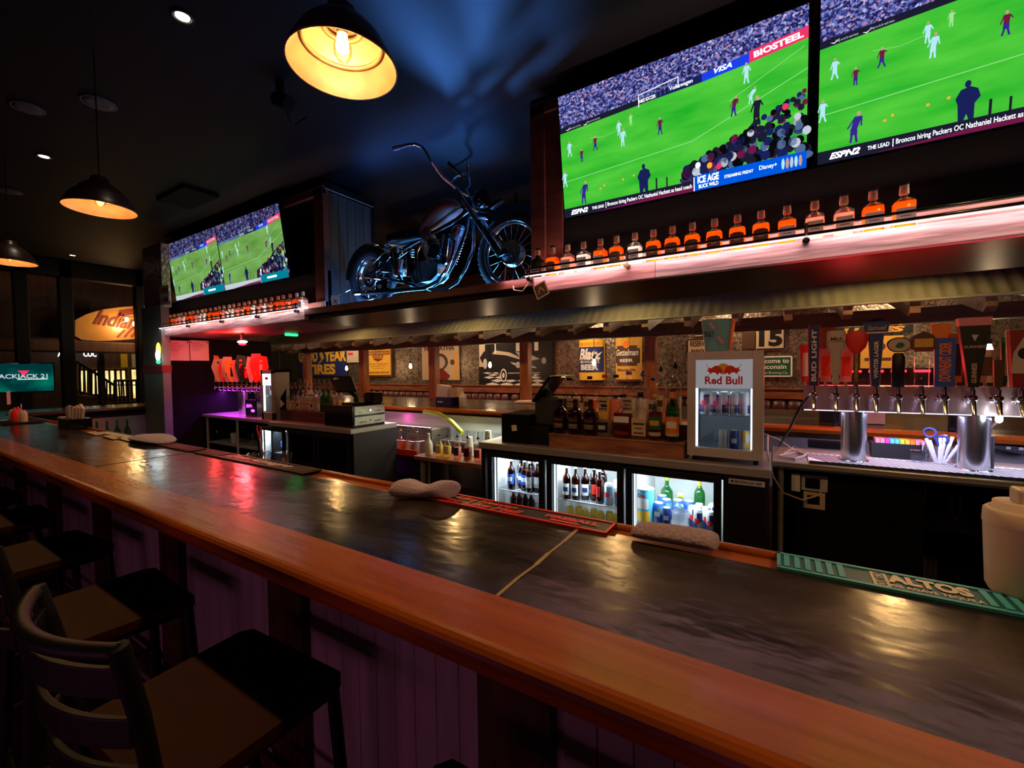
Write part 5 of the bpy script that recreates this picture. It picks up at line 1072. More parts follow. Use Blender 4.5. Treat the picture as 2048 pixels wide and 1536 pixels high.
# red glowing strip behind the taps with black housing
t = thing('glow_bar', 'black bar with row of glowing red lamps behind the right taps', 'light', (1.0, 4.0, BZ))
gz = py(1700, 742, 4.42).z; ga, gb = py(1640, 742, 4.42).x, py(1905, 742, 4.42).x
MB().box((ga, 4.42, gz-.13), (gb+.3, 4.52, gz+.02), 'black_gloss').box((ga+.1, 4.46, BZ), (ga+.14, 4.50, gz-.12), 'black_gloss').box((gb, 4.46, BZ), (gb+.04, 4.50, gz-.12), 'black_gloss').build('housing', t, .004)
for k in range(6): x_ = ga+.09+k*(gb-ga-.12)/5; MB().box((x_-.045, 4.412, gz-.012), (x_+.045, 4.42, gz+.006), 'led_red').build('lamp', t)
light('AREA', 'glow_bar_light', ((ga+gb)/2, 4.36, gz), (1, .03, .03), 2.2, (math.radians(90), 0, math.radians(180)), gb-ga, .03)
light('POINT', 'glow_bar_front', (.45, 3.95, 1.62), (1, .06, .05), 7.0, size=.1)
# things on the right tap counter
def at_c(x, y): return pz(x, y, CT+.001)
p = at_c(1648, 897); tag(MB().cbox((p.x, p.y+.02, CT+.03), (.20, .08, .055), 'black_soft').build('napkin_box', None, .004), 'low black box on the drip tray left of the first steel column', 'box')
p = pz(1800, 918, CT+.001)
t = thing('marker_box', 'black box full of rainbow coloured packets between the tap columns', 'box', (p.x, p.y+.05, CT))
MB().prism([(-.145, 0), (.14, 0), (.155, .10), (-.15, .10)], (p.x, p.y, CT+.001), (1, 0, 0), (0, 0, 1), (0, .10, 0), 'c_black').build('body', t, .003)
b = MB()
for k, m_1 in enumerate(['led_pk', 'led_pk', 'c_mag', 'c_cyan', 'c_cyan', 'c_lime', 'c_yellow', 'c_orange', 'c_pink', 'c_pink']):
    b = MB(); b.cbox((p.x-.115+k*.0255, p.y+.05, CT+.112), (.022, .08, .035), {'led_pk': 'c_pink'}.get(m_1, m_1)); b.build('packet', t)
p = pz(1885, 932, CT+.001)
t = thing('utensil_jar', 'clear plastic tub holding white handled scoops and straws beside the right column', 'jar', (p.x, p.y, CT))
MB().loft((p.x, p.y+.06, CT+.001), [(0, .075, .06, 4), (.12, .09, .07, 4), (.123, .092, .072, 4)], 'plastic_clear', 28, caps=False).loft((p.x, p.y+.06, CT+.001), [(0, .07, .055, 4), (.003, .07, .055, 4)], 'plastic_clear', 24).build('tub', t)
for k, (dx, tp) in enumerate(((-.06, .16), (-.045, .15), (.0, .17), (.02, .19), (.05, .18), (.085, .15))):
    MB().tube([(p.x+dx*.3, p.y+.06, CT+.01), (p.x+dx*1.1, p.y+.05, CT+tp)], .009, 'white_plastic', 8).build('handle', t)
MB().torus((p.x-.05, p.y+.05, CT+.20), (.3, 1, 0), .028, .006, 'c_navy').torus((p.x+.01, p.y+.05, CT+.16), (.3, 1, .2), .024, .007, 'c_navy').tube([(p.x-.03, p.y+.05, CT+.18), (p.x+.03, p.y+.06, CT+.04)], .008, 'c_navy', 8).build('scissors', t)
tag(MB().loft((p.x+.12, p.y-.0, CT+.001), [(0, .028, .028, 2), (.09, .036, .036, 2), (.091, .034, .034, 2)], 'plastic_clear', 20).build('plastic_cup'), 'small clear plastic cup right of the utensil tub', 'cup')
p = pz(1838, 930, CT+.001); tag(MB().cbox((p.x, p.y+.04, CT+.045), (.07, .05, .085), 'plastic_clear').build('napkin_holder', None, .004), 'small clear box between the marker box and the utensil tub', 'box')
p = pz(2010, 905, CT+.001)
t = thing('card_reader', 'black card reader with glowing white green lamp at the right edge', 'card reader', (p.x, p.y, CT))
MB().cbox((p.x+.03, p.y, CT+.035), (.2, .14, .05), 'charcoal', Matrix.Rotation(-.2, 3, 'Z') @ Matrix.Rotation(.2, 3, 'Y')).build('body', t, .008)
for k in range(2): MB().cbox((p.x-.01+k*.06, p.y-.08, CT+.045), (.022, .006, .018), 'c_silver').build('button', t)
c_ = py(1998, 838, 3.46); MB().tube([(p.x-.05, p.y, CT+.06), (p.x-.08, p.y, CT+.16), c_], .006, 'c_silver', 8).build('gooseneck', t)
MB().ball(c_, (.016, .016, .022), 'spark').build('lamp', t); light('POINT', 'reader_glow', c_+Vector((0, -.03, 0)), (.8, 1, .95), .5, size=.015)
tag(MB().cyl(at_c(1978, 940), at_c(1978, 940)+Vector((0, 0, .20)), .02, 'black_paint').build('torch'), 'black upright cylinder in front of the right steel column', 'torch')
for k in range(3):
    q_ = [at_c(1560+8*k, 912-3*k), at_c(1590, 905-4*k), at_c(1612, 914), at_c(1590, 922), at_c(1556, 915+k)]
    tag(MB().tube([v+Vector((0, 0, .006+.006*k)) for v in q_], .004, 'white_plastic', 6).build('cable'), 'white cable coil on the tap counter, %s from the bottom' % ORD[k], 'cable', 'white cable coils beside the drinks fridge')
tag(MB().tube([py(1625, 782, TY-.02), py(1600, 815, TY-.04), py(1578, 860, 3.48), at_c(1558, 895)+Vector((0, 0, .01))], .008, 'black_gloss', 8).build('hose'), 'black hose running from the first faucet down to the counter', 'hose')
tag(MB().tube([pz(1530, 868, CT+.10), pz(1560, 880, CT+.08), pz(1590, 902, CT+.01)], .004, 'c_cream_c', 8).build('cord'), 'thin pale cord lying behind the drinks fridge', 'cord')
# wall outlet, charger and looping cord on the dark wall under the counter
OY = DY+.10
MB().box((.12, DY+.10, .30), (.75, DY+.115, CT-.05), 'black_soft').build('utility_panel', dc)
def oy(x, y): return py(x, y, OY)
t = thing('wall_outlet', 'white double outlet with charger on the dark wall under the tap counter', 'outlet', tuple(oy(1620, 970)))
a_ = oy(1582, 945); b_ = oy(1600, 982); MB().box((a_.x, OY-.03, b_.z), (b_.x, OY, a_.z), 'white_plastic').build('charger', t, .006)
a_ = oy(1603, 948); b_ = oy(1655, 985); MB().box((a_.x, OY-.01, b_.z), (b_.x, OY, a_.z), 'c_silver').box((a_.x+.02, OY-.02, b_.z+.02), (a_.x+.10, OY-.008, a_.z-.02), 'black_gloss').build('cover_plate', t, .003)
a_ = oy(1607, 982); b_ = oy(1650, 1020); MB().box((a_.x, OY-.01, b_.z), (b_.x, OY, a_.z), 'c_tan').box((a_.x+.02, OY-.014, b_.z+.03), (b_.x-.03, OY-.009, a_.z-.02), 'black_gloss').build('cover_plate', t, .003)
tag(MB().tube([pz(1536, 870, CT+.05), py(1535, 905, DY-.03), py(1545, 950, DY-.03), py(1565, 985, DY+.04), py(1605, 1000, DY+.06), oy(1640, 990), oy(1645, 960)], .006, 'c_cream_c', 8).build('power_cord'), 'cream power cord looping below the tap counter', 'cord')
for i, (x, y, h_, r_) in enumerate(((1840, 1000, .18, .03), (1910, 1020, .2, .03), (1700, 1130, .14, .03), (1755, 1125, .16, .028), (1810, 1130, .14, .03), (1860, 1140, .15, .03), (1613, 1110, .1, .08))):
    p = py(x, y, DY+.2); tag(MB().loft((p.x, p.y, 0 if False else p.z-h_/2), [(0, r_, r_, 2), (h_, r_*1.2, r_*1.2, 2)], 'glass', 18).build('drinking_glass'), 'dim glass in the shadow under the tap counter, %s' % ['hanging left', 'hanging right', 'lower leftmost', 'lower second', 'lower third', 'lower rightmost', 'square tub at left'][i], 'glass', None)
MB().box((.6, DY+.08, .60), (2.9, DY+.45, .615), 'black_soft').build('shelf', dc)

# far tap counter at the left
dl_ = drain_counter(-7.5, -5.62, 3.10, 'stainless tap counter with purple light at the far left', 0)
ty = 3.36
ax0, ax1 = py(428, 775, ty).x, py(534, 775, ty).x; az0, az1 = py(470, 781, ty).z, py(470, 769, ty).z
t2 = thing('beer_tower', 'far beer tap tower glowing red above and purple below', 'beer tower', ((ax0+ax1)/2, ty, CT))
MB().box((ax0, ty, az0), (ax1, ty+.1, az1), 'chrome').build('tap_box', t2, .004)
for xx in (478, 515): c_ = py(xx, 800, ty); MB().loft((c_.x, ty+.05, CT), [(0, .05, .05, 2), (az0-CT, .08, .08, 2)], 'chrome_soft', 28).build('column', t2)
MB().box((ax0, ty+.002, az0-.006), (ax1, ty+.02, az0), 'led_purple').build('light_strip', t2, label='glowing purple light strip')
light('AREA', 'purple_tap_light', ((ax0+ax1)/2, ty+.05, az0-.02), (.55, .04, 1), 22, (0, 0, 0), ax1-ax0, .05)
light('POINT', 'red_tap_light', ((ax0+ax1)/2, ty-.35, az1+.45), (1, .05, .04), 4.5, size=.05)
hm = ['c_pink', 'c_orange', 'c_tan', 'c_red', 'c_beige', 'c_yellow', 'c_pink', 'c_green', 'c_black', 'c_beige', 'c_red', 'c_red']
for i in range(12):
    x_ = ax0+.03+i*(ax1-ax0-.06)/11
    demote(dup(FA.r, (x_, ty, (az0+az1)/2), 0, 'chrome beer faucet, %s from the left' % ORD[i]), t2, 'spout')
    h_ = (.30, .38, .34, .27, .36, .30, .31, .36, .24, .33, .38, .34)[i]
    t = thing('tap_handle', 'red lit beer tap handle, %s from the left on the far tap tower' % ORD[i], 'tap handle', (x_, ty-.058, az1+.04))
    w_ = .062+.016*(i % 3); h_ *= 1.12
    MB().cyl((x_, ty-.058, (az0+az1)/2+.04), (x_, ty-.058, az1+.05), .008, 'chrome').build('ferrule', t)
    MB().prism([(-.02, .02), (.02, .02), (w_, h_*.6), (w_*.8, h_), (-w_*.6, h_+.02*(i % 2)), (-w_, h_*.65)], (x_, ty-.05, az1+.02), (1, 0, 0), (0, 0, 1), (0, -.02, 0), hm[i]).build('body', t, .004)
    a = Art((x_, ty-.0705, az1+.02), (1, 0, 0), (0, 0, 1)); a.rect(-.018, h_*.3, .018, h_*.72, hm[(i+3) % 12], 1); a.disc(0, h_*.84, .018, .016, hm[(i+5) % 12], 1); a.build('picture', t); demote(t, t2, 'body').rotation_euler = (0, 0, .75+.1*(i % 3))
p = py(497, 800, 3.2); t = thing('display_box', 'black box with purple glowing marks between the far tap columns', 'box', (p.x, 3.2, CT)); MB().cbox((p.x, 3.28, CT+.12), (.3, .1, .24), 'black_gloss').build('body', t, .004)
a = Art((p.x-.12, 3.229, CT+.06), (1, 0, 0), (0, 0, 1)); a.line([(0, .07), (.02, .12), (.045, .07), (.07, .12), (.095, .075), (.12, .12), (.15, .08)], .012, 'led_purple', 1); a.disc(.17, .03, .05, .02, 'led_purple', 1); a.build('lettering', t)
for o_ in list(FA.r.children): bpy.data.objects.remove(o_)
bpy.data.objects.remove(FA.r)
# under the far counter
for i, (x, y) in enumerate(((430, 868), (385, 885), (470, 880), (505, 870), (400, 905))):
    p = py(x, y, 3.3); tag(MB().loft((p.x, p.y, .52), [(0, .05, .05, 2), (.14+.03*(i % 2), .06, .06, 2)], ['c_beige', 'glass_dark', 'c_silver', 'glass', 'black_soft'][i], 16).build('storage_tub'), 'small tub on the shelf under the far tap counter, %s from the left' % ORD[[1, 0, 3, 4, 2][i]], 'tub', 'tubs under the far tap counter')
MB().box((-7.45, 3.15, .50), (-5.7, 3.55, .519), 'steel_dull').build('shelf', dl_)
# papers on the partition
for i, (x0, x1, m1) in enumerate(((338, 378, 'pinkish_paper'), (381, 417, 'pinkish_paper'))):
    a_ = pxx(x0, 721, -7.512); b_ = pxx(x1, 682, -7.512)
    a = Art((-7.512, a_.y, a_.z), (0, 1, 0), (0, 0, 1)); W_, H_ = b_.y-a_.y, b_.z-a_.z; a.rect(0, 0, W_, H_, m1, 0)
    for k in range(5): a.rect(W_*.1, H_*(.85-.09*k), W_*(.5+.08*((k*3) % 4)), H_*(.865-.09*k), 'c_brown', 1)
    a.disc(W_*.08, H_*.92, .01, .01, 'c_black', 1, 8); a.disc(W_*.92, H_*.92, .01, .01, 'c_black', 1, 8)
    tag(a.build('notice_sheet'), ['left', 'right'][i]+' of the two red lit notice sheets pinned on the dark partition', 'paper', 'notice sheets')

# ------------------------------------------------------------------ opposite bar: underbar gear and things on top
oc = thing('ice_bin', 'stainless ice bin with bottle rail against the opposite bar', 'ice bin', (-3.6, 4.1, 0))
MB().box((-5.6, 4.24, .62), (-2.2, 4.27, 1.0), 'steel').build('back_splash', oc)
MB().box((-5.2, 3.95, .45), (-3.6, 4.24, .84), 'steel').box((-5.2, 3.93, .84), (-3.6, 3.97, .87), 'chrome_soft').build('bin', oc, .01)
for x_ in (-5.1, -4.35, -3.7): MB().cyl((x_, 4.0, 0), (x_, 4.0, .45), .02, 'steel').build('leg', oc)
sr = thing('speed_rail', 'steel speed rail with red fronted shelf holding upright bottles', 'bottle rack', (-4.3, 3.8, .5))
MB().box((-5.2, 3.72, .545), (-3.62, 3.92, .56), 'steel').box((-5.2, 3.71, .545), (-3.62, 3.72, .62), 'c_red').box((-5.2, 3.92, .5), (-3.62, 3.93, .7), 'steel').build('rail', sr)
MB().tube([(-5.2, 3.70, .72), (-3.62, 3.70, .72), (-3.62, 3.93, .72)], .008, 'chrome', 8).build('guard', sr)
sp = [('glass', 'clear_drink', 'c_white', 'c_beige'), ('glass_green', 'green_drink', 'c_black', 'c_tan'), ('glass', 'pink_drink', 'c_black', 'c_white'), ('glass', 'whiskey_dark', 'c_black', 'c_black'), ('glass', 'whiskey', 'c_gold', 'c_white')]
for i in range(11):
    g_, l_q, c_p, lm = sp[(i*3) % 5]
    q_ = make_bottle('liquor_bottle', 'upright liquor bottle in the speed rail, %s from the left' % ORD[i], ['round', 'six', 'square'][i % 3], .04, .28, g_, l_q, .55, c_p, .04, [(.15, .45, .85, lm, None)], pourer=True); q_['group'] = 'bottles in the speed rail'; q_.location = (-5.12+i*.14, 3.82, .561)
w2 = thing('underbar_shelf', 'reddish wooden ledge between the two back bar coolers', 'shelf', (-2.9, 3.75, .6))
MB().box((-3.52, 3.55, .56), (-2.25, 3.85, .60), 'riser_wood').build('board', w2, .004); MB().box((-3.46, 3.6, 0), (-3.42, 3.64, .56), 'steel_dull').build('leg', w2); MB().box((-2.4, 3.6, 0), (-2.36, 3.64, .56), 'steel_dull').build('leg', w2)
for i, (x, g_, lq, lm) in enumerate(((-3.40, 'white_plastic', None, None), (-3.24, 'glass', 'yellow_drink', 'c_beige'), (-3.12, 'glass', 'yellow_drink', 'c_beige'), (-2.98, 'glass', 'pink_drink', 'c_navy'), (-2.84, 'glass', 'whiskey_dark', 'c_black'), (-2.70, 'glass', 'pink_drink', 'c_maroon'), (-2.56, 'glass', 'clear_drink', 'c_beige'))):
    q_ = make_bottle('squeeze_bottle' if i == 0 else 'mixer_bottle', 'white plastic bottle at the left of the wooden ledge' if i == 0 else 'mixer bottle on the wooden ledge, %s from the left' % ORD[i], 'six', .045, .25, g_, lq, .5, 'white_plastic' if i == 0 else 'c_black', .05, [(.15, .5, .9, lm, None)] if lm else [], pourer=i > 2)
    q_.location = (x, 3.68, .601)
t = thing('glass_rack', 'row of clear plastic cups lit bright behind the ledge', 'rack', (-2.7, 4.05, .7)); MB().box((-3.5, 3.98, .70), (-2.3, 4.2, .72), 'steel').box((-3.5, 4.19, .60), (-2.3, 4.21, 1.0), 'c_silver').box((-3.45, 4.0, 0), (-3.41, 4.04, .7), 'steel').box((-2.4, 4.0, 0), (-2.36, 4.04, .7), 'steel').build('tray', t)
for i in range(9): tag(MB().loft((-3.42+i*.12, 4.06, .721), [(0, .03, .03, 2), (.13, .045, .045, 2)], 'plastic_clear', 18, caps=False).loft((-3.42+i*.12, 4.06, .721), [(0, .03, .03, 2), (.004, .03, .03, 2)], 'plastic_clear', 18).build('plastic_cup'), 'clear plastic cup in the lit rack, %s from the left' % ORD[i], 'cup', 'cups in the lit rack')
for i, (x, n_) in enumerate(((-2.98, 5), (-2.72, 9))):
    t = thing('cup_stack', ['shorter', 'taller'][i]+' stack of white plastic cups in front of the lit rack', 'cup stack', (x, 3.93, .6))
    for k in range(n_): MB().loft((x, 3.90, .60+k*.022), [(0, .045, .045, 2), (.12, .033, .033, 2)], 'white_plastic', 20).build('cup', t)
MB().box((-3.2, 3.86, .56), (-2.3, 3.95, .60), 'steel').build('ledge', w2)
light('AREA', 'ice_bin_light', (-4.3, 4.0, 1.0), (1, .82, .95), 5, (math.radians(-25), 0, 0), 1.5, .1)
light('AREA', 'ice_bin_light', (-2.8, 4.0, 1.02), (.9, 1, .75), 5, (math.radians(-25), 0, 0), 1.0, .08)
light('POINT', 'magenta_glow', (-4.5, 4.02, .90), (1, .05, .6), .8, size=.05)
tag(MB().tube([(-5.15, 4.1, .86), (-5.1, 4.05, 1.02), (-4.98, 3.98, 1.08), (-4.88, 3.95, 1.0)], .012, 'chrome', 10).build('soda_gun'), 'curved chrome faucet beside the ice bin', 'faucet')
tag(MB().tube([(-3.95, 4.2, 1.03), (-3.6, 4.1, 1.02), (-3.3, 3.98, .95), (-3.1, 3.92, .84)], .028, 'c_lime', 10).build('hose'), 'yellow green hose curving over the ice bin', 'hose')
def on_opp(x, y): return pz(x, y, BZ+.002)
p = on_opp(888, 812)
t = thing('napkin_caddy', 'napkin caddy with white napkins on the opposite bar', 'napkin holder', (p.x, p.y, BZ)); MB().cbox((p.x, p.y+.05, BZ+.065), (.28, .14, .125), 'c_navy').build('box', t, .004)
a = Art((p.x-.1, p.y-.021, BZ+.05), (1, 0, 0), (0, 0, 1)); a.rect(0, 0, .1, .02, 'c_white', 1); a.build('lettering', t)
MB().cbox((p.x-.04, p.y+.05, BZ+.2), (.18, .10, .18), 'paper', Matrix.Rotation(.1, 3, 'Y')).cbox((p.x+.16, p.y+.06, BZ+.19), (.14, .10, .13), 'c_tan', Matrix.Rotation(-.1, 3, 'Y')).build('napkins', t)
p = on_opp(912, 812); tag(MB().cbox((p.x, p.y+.03, BZ+.1), (.13, .1, .19), 'black_paint').build('menu_holder'), 'black box beside the white squeeze bottle on the opposite bar', 'box')
p = on_opp(911+2, 814)
p = pz(912, 812, BZ)
q_ = make_bottle('squeeze_bottle', 'white squeeze bottle on the opposite bar beside the napkin caddy', 'six', .05, .26, 'white_plastic', None, .5, 'white_plastic', .03); q_.location = (pz(911, 814, BZ).x+.11, pz(911, 814, BZ).y+.02, BZ+.001)
p = on_opp(1055, 806); tag(MB().cbox((p.x, p.y, BZ+.02), (.35, .22, .035), 'pinkish_paper', Matrix.Rotation(.3, 3, 'Z')).build('folded_cloth', None, .01), 'folded pinkish cloth at the foot of a shed roof post', 'cloth')
p = on_opp(1705, 846); 
t = thing('bin', 'black bin behind the left steel tap column', 'box', (p.x-.1, p.y, BZ)); MB().cbox((p.x-.06, p.y+.1, BZ+.08), (.34, .14, .155), 'black_paint').build('body', t, .004); MB().cbox((p.x-.06, p.y+.1, BZ+.165), (.3, .1, .012), 'c_tan').build('contents', t)
p = on_opp(1748, 850); tag(MB().cbox((p.x, p.y+.1, BZ+.14), (.16, .1, .27), 'c_beige').build('menu_card', None, .003), 'pale upright card behind the tap tower', 'card')

# ------------------------------------------------------------------ signs and posters on the back wall
PY_ = WY-.03
def wy(x, y): return py(x, y, PY_)
def board(name, lb, x0, y0, x1, y1, bg, frame=None, cat='sign', dep=.02, zt=None):
    a_ = wy(x0, y1); b_ = wy(x1, y0); z1 = wy((x0+x1)/2, y0).z if zt is None else zt; z0 = wy((x0+x1)/2, y1).z
    t = thing(name, lb, cat, ((a_.x+b_.x)/2, PY_, z0)); W_, H_ = b_.x-a_.x, z1-z0
    MB().box((a_.x, PY_-dep, z0), (b_.x, PY_+.008, z1), bg if bg.startswith('c_') or bg in M else 'c_'+bg).build('board', t)
    if frame:
        f = .045
        MB().box((a_.x-f, PY_-dep-.02, z0-f), (a_.x, PY_, z1+f), frame).box((b_.x, PY_-dep-.02, z0-f), (b_.x+f, PY_, z1+f), frame).box((a_.x, PY_-dep-.02, z0-f), (b_.x, PY_, z0), frame).box((a_.x, PY_-dep-.02, z1), (b_.x, PY_, z1+f), frame).build('frame', t)
    return t, Art((a_.x, PY_-dep-.002, z0), (1, 0, 0), (0, 0, 1), .003), W_, H_
t, a, W, H = board('poster', 'dark blue tyre advertising sign with large yellow letters', 600, 700, 694, 752, 'c_navy')
a.text('GOOD', .0, H*.55, W*.42, H*.98, 'c_yellow', 1, .05); a.text('YEAR', W*.55, H*.55, W, H*.98, 'c_yellow', 1, .05); a.text('TIRES', W*.18, H*.06, W*.78, H*.46, 'c_yellow', 1, .05)
a.poly([(W*.42, H*.5), (W*.5, H*.62), (W*.46, H*.85), (W*.52, H*1.02), (W*.66, H*.98), (W*.52, H*.9), (W*.56, H*.7), (W*.48, H*.52)], 'c_gold', 2); a.build('lettering', t)
t, a, W, H = board('poster', 'orange yellow motorcycle dealer sign in a brown frame', 733, 697, 783, 750, 'c_yellow', 'post_wood')
a.text('MOTOR', W*.3, H*.93, W*.7, H*1.0, 'c_maroon', 1, .04); a.rect(W*.04, H*.76, W*.96, H*.9, 'c_maroon', 1); a.text('HARLEY-DAVIDSON', W*.07, H*.79, W*.93, H*.87, 'c_yellow', 2, .03)
a.poly([(W*.28, H*.74), (W*.72, H*.74), (W*.66, H*.58), (W*.5, H*.50), (W*.34, H*.58)], 'c_maroon', 1); a.text('CYCLES', W*.33, H*.62, W*.67, H*.72, 'c_yellow', 2, .03)
for k, s_ in enumerate(('Ride Your Route Into A', 'great place for', 'a new cycle')): a.text(s_, W*(.1+.1*k), H*(.40-.09*k), W*(.9-.1*k), H*(.45-.09*k), 'c_maroon', 1, .01)
a.text('SALES AND SERVICE', W*.1, H*.06, W*.92, H*.13, 'c_maroon', 1, .02); a.build('lettering', t)
t, a, W, H = board('poster', 'faded portrait poster with brown figure behind a timber post', 846, 690, 918, 760, 'c_tan')
a.text('HIAWATHA', W*.08, H*.84, W*.9, H*.97, 'c_brown', 1, .04); a.disc(W*.5, H*.52, W*.22, H*.24, 'c_brown', 1, 24); a.disc(W*.5, H*.5, W*.15, H*.18, 'c_beige', 2, 20); a.poly([(W*.3, 0), (W*.7, 0), (W*.78, H*.12), (W*.6, H*.3), (W*.38, H*.3), (W*.24, H*.1)], 'c_maroon', 1); a.disc(W*.84, H*.5, W*.06, H*.08, 'c_brown', 1); a.rect(W*.88, 0, W*.98, H*.8, 'c_gold', 1)
a.build('print', t)
t, a, W, H = board('poster', 'black and white poster of an open sports car on a chequered floor', 959, 683, 1107, 773, 'c_black')
for r_1 in range(5):
    for c_1 in range(10):
        y0_ = H*[0, .09, .17, .235, .285][r_1]; y1_ = H*[.09, .17, .235, .285, .325][r_1]; s_ = [.20, .18, .155, .14, .13][r_1]*W; xo = (s_*.5 if r_1 % 2 else 0)
        cx = c_1*s_+xo; ym = (y0_+y1_)/2; hh = (y1_-y0_)*.98
        pts = [(cx-s_*.5, ym), (cx, ym-hh*.5), (cx+s_*.5, ym), (cx, ym+hh*.5)]
        if cx-s_*.5 > 0 and cx+s_*.5 < W*.93: a.poly(pts, 'c_white', 1)
for k in range(3): a.rect(W*(.53+.12*k), H*.78, W*(.58+.12*k), H*.99, 'c_white', 1)
a.rect(W*.01, H*.45, W*.1, H*.98, 'c_beige', 1); a.poly([(W*.02, H*.66), (W*.08, H*.8), (W*.2, H*.86), (W*.34, H*.84), (W*.5, H*.8), (W*.7, H*.74), (W*.88, H*.62), (W*.91, H*.5), (W*.84, H*.34), (W*.7, H*.2), (W*.5, H*.16), (W*.38, H*.14), (W*.3, H*.3), (W*.1, H*.42)], 'c_black', 2)
a.poly([(W*.24, H*.82), (W*.45, H*.76), (W*.62, H*.62), (W*.58, H*.60), (W*.4, H*.70), (W*.2, H*.74)], 'c_beige', 3); a.poly([(W*.52, H*.78), (W*.72, H*.7), (W*.84, H*.6), (W*.70, H*.56), (W*.58, H*.66)], 'c_silver', 3); a.poly([(W*.45, H*.55), (W*.78, H*.44), (W*.80, H*.40), (W*.50, H*.48)], 'c_silver', 3)
a.disc(W*.36, H*.25, W*.045, H*.15, 'c_white', 3, 22); a.disc(W*.36, H*.25, W*.032, H*.115, 'c_black', 4, 20); a.disc(W*.36, H*.25, W*.018, H*.06, 'c_white', 5); a.disc(W*.10, H*.52, W*.03, H*.12, 'c_silver', 3); a.disc(W*.56, H*.48, W*.035, H*.07, 'c_silver', 4); a.disc(W*.89, H*.56, W*.03, H*.07, 'c_silver', 4); a.line([(W*.25, H*.75), (W*.25, H*.99)], .03, 'c_white', 4); a.line([(W*.42, H*.30), (W*.8, H*.30)], .02, 'c_silver', 3)
a.build('print', t)
def tin_can(lb, x0, x1, y0, y1, bg):
    a_ = wy(x0, y1); b_ = wy(x1, y0); z0 = wy((x0+x1)/2, y1).z; z1 = wy((x0+x1)/2, y0).z; W_ = b_.x-a_.x
    t = thing('wall_sign', lb, 'sign', ((a_.x+b_.x)/2, PY_, z0))
    b = MB().loft(((a_.x+b_.x)/2, PY_+.005, z0), [(0, W_/2, .15, 2), (z1-z0, W_/2, .15, 2)], bg, 24, PI, 2*PI, caps=False); b.build('curved_board', t)
    return t, (a_.x+b_.x)/2, z0, W_, z1-z0
def wrap(a, cx, W_, off=0):                                 # bend a flat art onto the half cylinder
    out = []
    for v in a.v:
        u = max(-.98, min(.98, (v[0]-cx)/(W_/2))); lift = (PY_-v[1])
        out.append((v[0], PY_+.002-.15*math.sqrt(1-u*u)-lift, v[2]))
    a.v = out; return a
def strip(a, x0, x1, z0, z1, m, L):
    for k in range(14): a.rect(x0+(x1-x0)*k/14, z0, x0+(x1-x0)*(k+1)/14, z1, m, L)
t, cx, z0, W, H = tin_can('yellow and blue curved beer can sign on the tin wall', 1159, 1210, 680, 760, 'c_yellow')
a = Art((cx, PY_-.001, z0), (1, 0, 0), (0, 0, 1), .003); strip(a, -W*.485, W*.485, H*.2, H*.82, 'c_navy', 1); a.text('Blatz', -W*.42, H*.5, W*.45, H*.78, 'c_white', 3, .04, .3); a.text("MILWAUKEE'S", -W*.36, H*.42, W*.36, H*.49, 'c_white', 3, .01); a.text('BEER', -W*.34, H*.25, W*.34, H*.39, 'c_white', 3, .05); a.text("MILWAUKEE'S FINEST", -W*.35, H*.87, W*.35, H*.94, 'c_orange', 3, .01)
wrap(a, cx, W).build('lettering', t)
t, cx, z0, W, H = tin_can('golden curved beer can sign with dark shield right of the blue one', 1232, 1284, 672, 762, 'c_gold')
a = Art((cx, PY_-.001, z0), (1, 0, 0), (0, 0, 1), .003); strip(a, -W*.46, W*.46, H*.40, H*.72, 'c_brown', 1); strip(a, -W*.38, W*.38, H*.34, H*.78, 'c_brown', 1); strip(a, -W*.1, W*.1, H*.8, H, 'c_yellow', 1); a.disc(0, H*.80, W*.13, H*.08, 'c_orange', 2); a.text('Gettelman', -W*.42, H*.56, W*.42, H*.70, 'c_white', 3, .02, .3); a.text('BEER', -W*.25, H*.42, W*.25, H*.49, 'c_white', 3, .03); a.text('Milwaukee Wis.', -W*.35, H*.22, W*.35, H*.28, 'c_brown', 3, .02); strip(a, -W*.49, W*.49, 0, H*.04, 'c_brown', 1)
wrap(a, cx, W).build('lettering', t)
t, a, W, H = board('road_sign', 'cream speed limit road sign reading 15', 1512, 650, 1571, 700, 'c_tan'); a.text('LIMIT', W*.15, H*.88, W*.85, H*1.0, 'c_black', 1, .03); a.text('15', W*.1, H*.14, W*.9, H*.78, 'c_black', 1, .05); a.line([(W*.02, H*.04), (W*.98, H*.04)], .02, 'c_black', 1); a.line([(W*.97, H*.04), (W*.97, H)], .02, 'c_black', 1); a.build('lettering', t)
t, a, W, H = board('road_sign', 'green welcome road sign beside the drinks fridge', 1500, 712, 1585, 754, 'c_sign_green'); a.text('Welcome to', W*.06, H*.66, W*.92, H*.88, 'c_white', 1, .02); a.text('Wisconsin', W*.08, H*.38, W*.86, H*.60, 'c_white', 1, .02); a.text('Potosi Brewing Co.', W*.2, H*.12, W*.9, H*.27, 'c_white', 1, 0); a.line([(W*.02, H*.04), (W*.98, H*.04), (W*.98, H*.96), (W*.02, H*.96)], .02, 'c_white', 1); a.build('lettering', t)
t, a, W, H = board('road_sign', 'tan reserved parking sign above the drinks fridge', 1374, 678, 1420, 712, 'c_tan'); a.text('RESERVED', W*.15, H*.55, W*1.0, H*.88, 'c_black', 1, .03); a.text('PARKING', W*.2, H*.1, W*.95, H*.4, 'c_black', 1, .03); a.line([(W*.03, 0), (W*.03, H*.96), (W, H*.96)], .02, 'c_black', 1); a.build('lettering', t)
